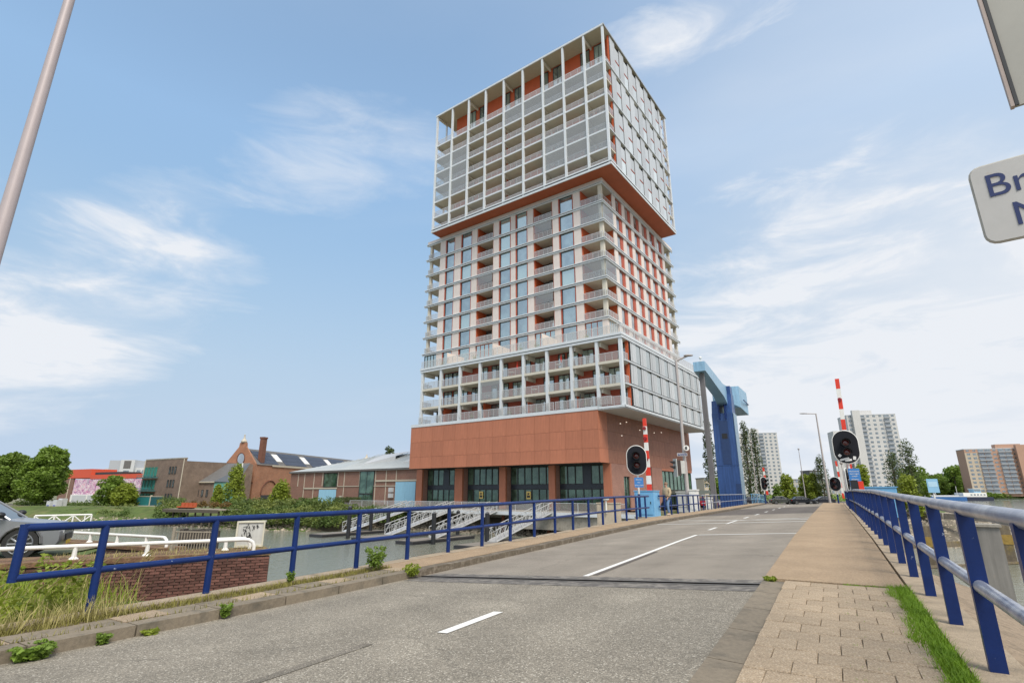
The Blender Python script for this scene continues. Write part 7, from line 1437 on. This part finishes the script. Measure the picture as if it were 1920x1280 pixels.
# ---- parked cars
CG = 'cars parked beyond the bridge'
def pcar(px, Y, rz, c_, lab, L_=4.2, W_=1.75, H_=1.45, suv=False, z=-2.22): p_ = at(px, 948, Y); car(lab, (p_.x, p_.y, z), rz, c_, L_, W_, H_, suv, group=CG)
pcar(1467, 104, R(-8), (.075, .08, .07), 'dark grey hatchback, leftmost of the three cars parked beyond the bridge'); pcar(1505, 103, R(-6), (.015, .017, .022), 'black estate car, middle one of the three parked beyond the bridge'); pcar(1543, 104, R(172), (.03, .033, .045), 'dark hatchback, rightmost of the three cars parked beyond the bridge')
pcar(1414, 92, R(0), (.02, .022, .04), 'dark blue car behind the pale railing right of the bridge tower'); pcar(1319, 82, R(10), (.42, .02, .03), 'red car parked behind the railing left of the bridge tower', z=-2.22); pcar(1336, 84, R(8), (.45, .46, .48), 'silver car parked right of the red car behind the railing', z=-2.22)
# ================================================================== PERSON
def person(label, foot, face_rz, scale=1.0):
    rt = root('person', foot, label, 'person'); W = Matrix.Translation(Vector(foot)) @ Matrix.Rotation(face_rz, 4, 'Z') @ Matrix.Scale(scale, 4)      # looks along -y
    def skin(name, V_, E_, R_, m, rootv=0, lev=1):
        me = bpy.data.meshes.new(name); me.from_pydata(V_, E_, []); o = bpy.data.objects.new(name, me); me.materials.append(m); link(o, rt, W)
        md = o.modifiers.new('skin', 'SKIN'); sv = me.skin_vertices[0].data
        for i, r_ in enumerate(R_): sv[i].radius = (r_, r_) if not isinstance(r_, tuple) else r_
        sv[rootv].use_root = True; s_ = o.modifiers.new('sub', 'SUBSURF'); s_.levels = s_.render_levels = lev; md.use_smooth_shade = True; return o
    sk = mat('skin_tone', (.48, .27, .19), .6, var=.05); jk = mat('beige_jacket', (.40, .32, .21), .85, var=.25, scale=14); jn = mat('blue_jeans', (.14, .24, .42), .85, var=.2, scale=12); hr = mat('grey_brown_hair', (.22, .14, .09), .8, var=.2, scale=40); shm = mat('light_shoes', (.38, .33, .27), .7)
    V_ = [(0, 0, .95), (0, .01, 1.15), (0, .02, 1.38), (0, .0, 1.50), (0, -.02, 1.58), (0, -.03, 1.68), (.19, .02, 1.42), (.26, .02, 1.18), (.24, -.12, .98), (-.19, .02, 1.42), (-.26, .04, 1.17), (-.25, -.05, .93), (.10, 0, .90), (.12, -.10, .52), (.12, -.02, .09), (-.10, 0, .90), (-.12, .06, .52), (-.12, .20, .12), (.12, -.16, .05), (-.12, .08, .05), (.24, -.17, .91), (-.25, -.08, .85)]
    E_ = [(0, 1), (1, 2), (2, 3), (3, 4), (4, 5), (2, 6), (6, 7), (7, 8), (2, 9), (9, 10), (10, 11), (0, 12), (12, 13), (13, 14), (0, 15), (15, 16), (16, 17), (14, 18), (17, 19), (8, 20), (11, 21)]
    R_ = [.13, .125, .14, .055, .085, .08, .06, .045, .032, .06, .045, .032, .085, .06, .04, .085, .06, .04, .03, .03, .03, .03]
    skin('body', V_, E_, R_, sk)
    skin('jacket', [(0, 0, .88), (0, .0, 1.12), (0, .02, 1.38), (0, .0, 1.49), (.2, .02, 1.41), (.275, .02, 1.18), (.25, -.11, .99), (-.2, .02, 1.41), (-.275, .04, 1.17), (-.255, -.04, .94)], [(0, 1), (1, 2), (2, 3), (2, 4), (4, 5), (5, 6), (2, 7), (7, 8), (8, 9)], [(.25, .20), (.25, .21), (.23, .18), .085, .11, .09, .07, .11, .09, .07], jk)
    skin('jeans', [(0, 0, .93), (.10, 0, .86), (.12, -.10, .52), (.12, -.02, .12), (-.10, 0, .86), (-.12, .06, .52), (-.12, .19, .15)], [(0, 1), (1, 2), (2, 3), (0, 4), (4, 5), (5, 6)], [(.16, .13), .105, .078, .062, .105, .078, .062], jn)
    mb = MB()
    mb.sphere((0, .0, 1.70), .098, .11, .095, 14, 9); smooth_angle(mb.build('hair', hr, rt, W=W), 80)
    mb = MB(); mb.sphere((0, -.115, 1.635), .016, .022, .022); mb.build('nose', sk, rt, W=W)
    for sx in (-1, 1):
        mb = MB(); mb.sphere((sx * .033, -.102, 1.665), .011); mb.build('eye', m_blk, rt, W=W); mb = MB(); mb.sphere((sx * .086, -.02, 1.65), .012, .02, .03); mb.build('ear', sk, rt, W=W)
        hx_, hy_, hz_ = (.24, -.17, .91) if sx > 0 else (-.25, -.08, .85); mb = MB(); mb.sphere((hx_, hy_, hz_), .026, .04, .05)
        for k in range(4): mb.tube([(hx_ - .02 + .013 * k, hy_ - .01, hz_ - .03), (hx_ - .02 + .013 * k, hy_ - .03, hz_ - .07 - .005 * (k in (1, 2))), (hx_ - .02 + .013 * k, hy_ - .015, hz_ - .095 - .005 * (k in (1, 2)))], .0085, 5)
        mb.tube([(hx_ - sx * .02, hy_ - .03, hz_), (hx_ - sx * .035, hy_ - .05, hz_ - .05)], .009, 5); mb.build('hand', sk, rt, W=W)
    for (x, y, z) in ((.12, -.07, .045), (-.12, .15, .06)): mb = MB(); mb.sphere((x, y, z), .05, .14, .045, 12, 7); smooth_angle(mb.build('shoe', shm, rt, W=W), 80)
    mb = MB(); mb.tube([(0, -.118, 1.605), (.001, -.119, 1.604)], .012, 6); mb.build('mouth', mat('lip', (.35, .13, .11), .6), rt, W=W)
    return rt, W
pf = gz(1253, 966, zl(31) - .01); pr_, PW = person('person in beige jacket and blue jeans walking on the left footway', (pf.x, pf.y, zl(31) - .0), FACE + R(-35), 1.02)
bg2 = root('bag', PW @ Vector((-.42, .2, .5)), 'dark bag carried by the person in the beige jacket', 'bag'); mb = MB(); mb.sphere((-.40, .02, .46), .16, .12, .24, 12, 8); smooth_angle(mb.build('body', m_blk, bg2, W=PW), 70); mb = MB(); mb.tube([(-.40, .06, .66), (-.30, -.06, .84), (-.26, -.08, .83), (-.40, -.04, .64)], .014, 6); mb.build('strap', m_blk, bg2, W=PW)
for ob in list(col.objects):
    if ob.type == 'MESH' and ob.name.startswith(('water',)): pass
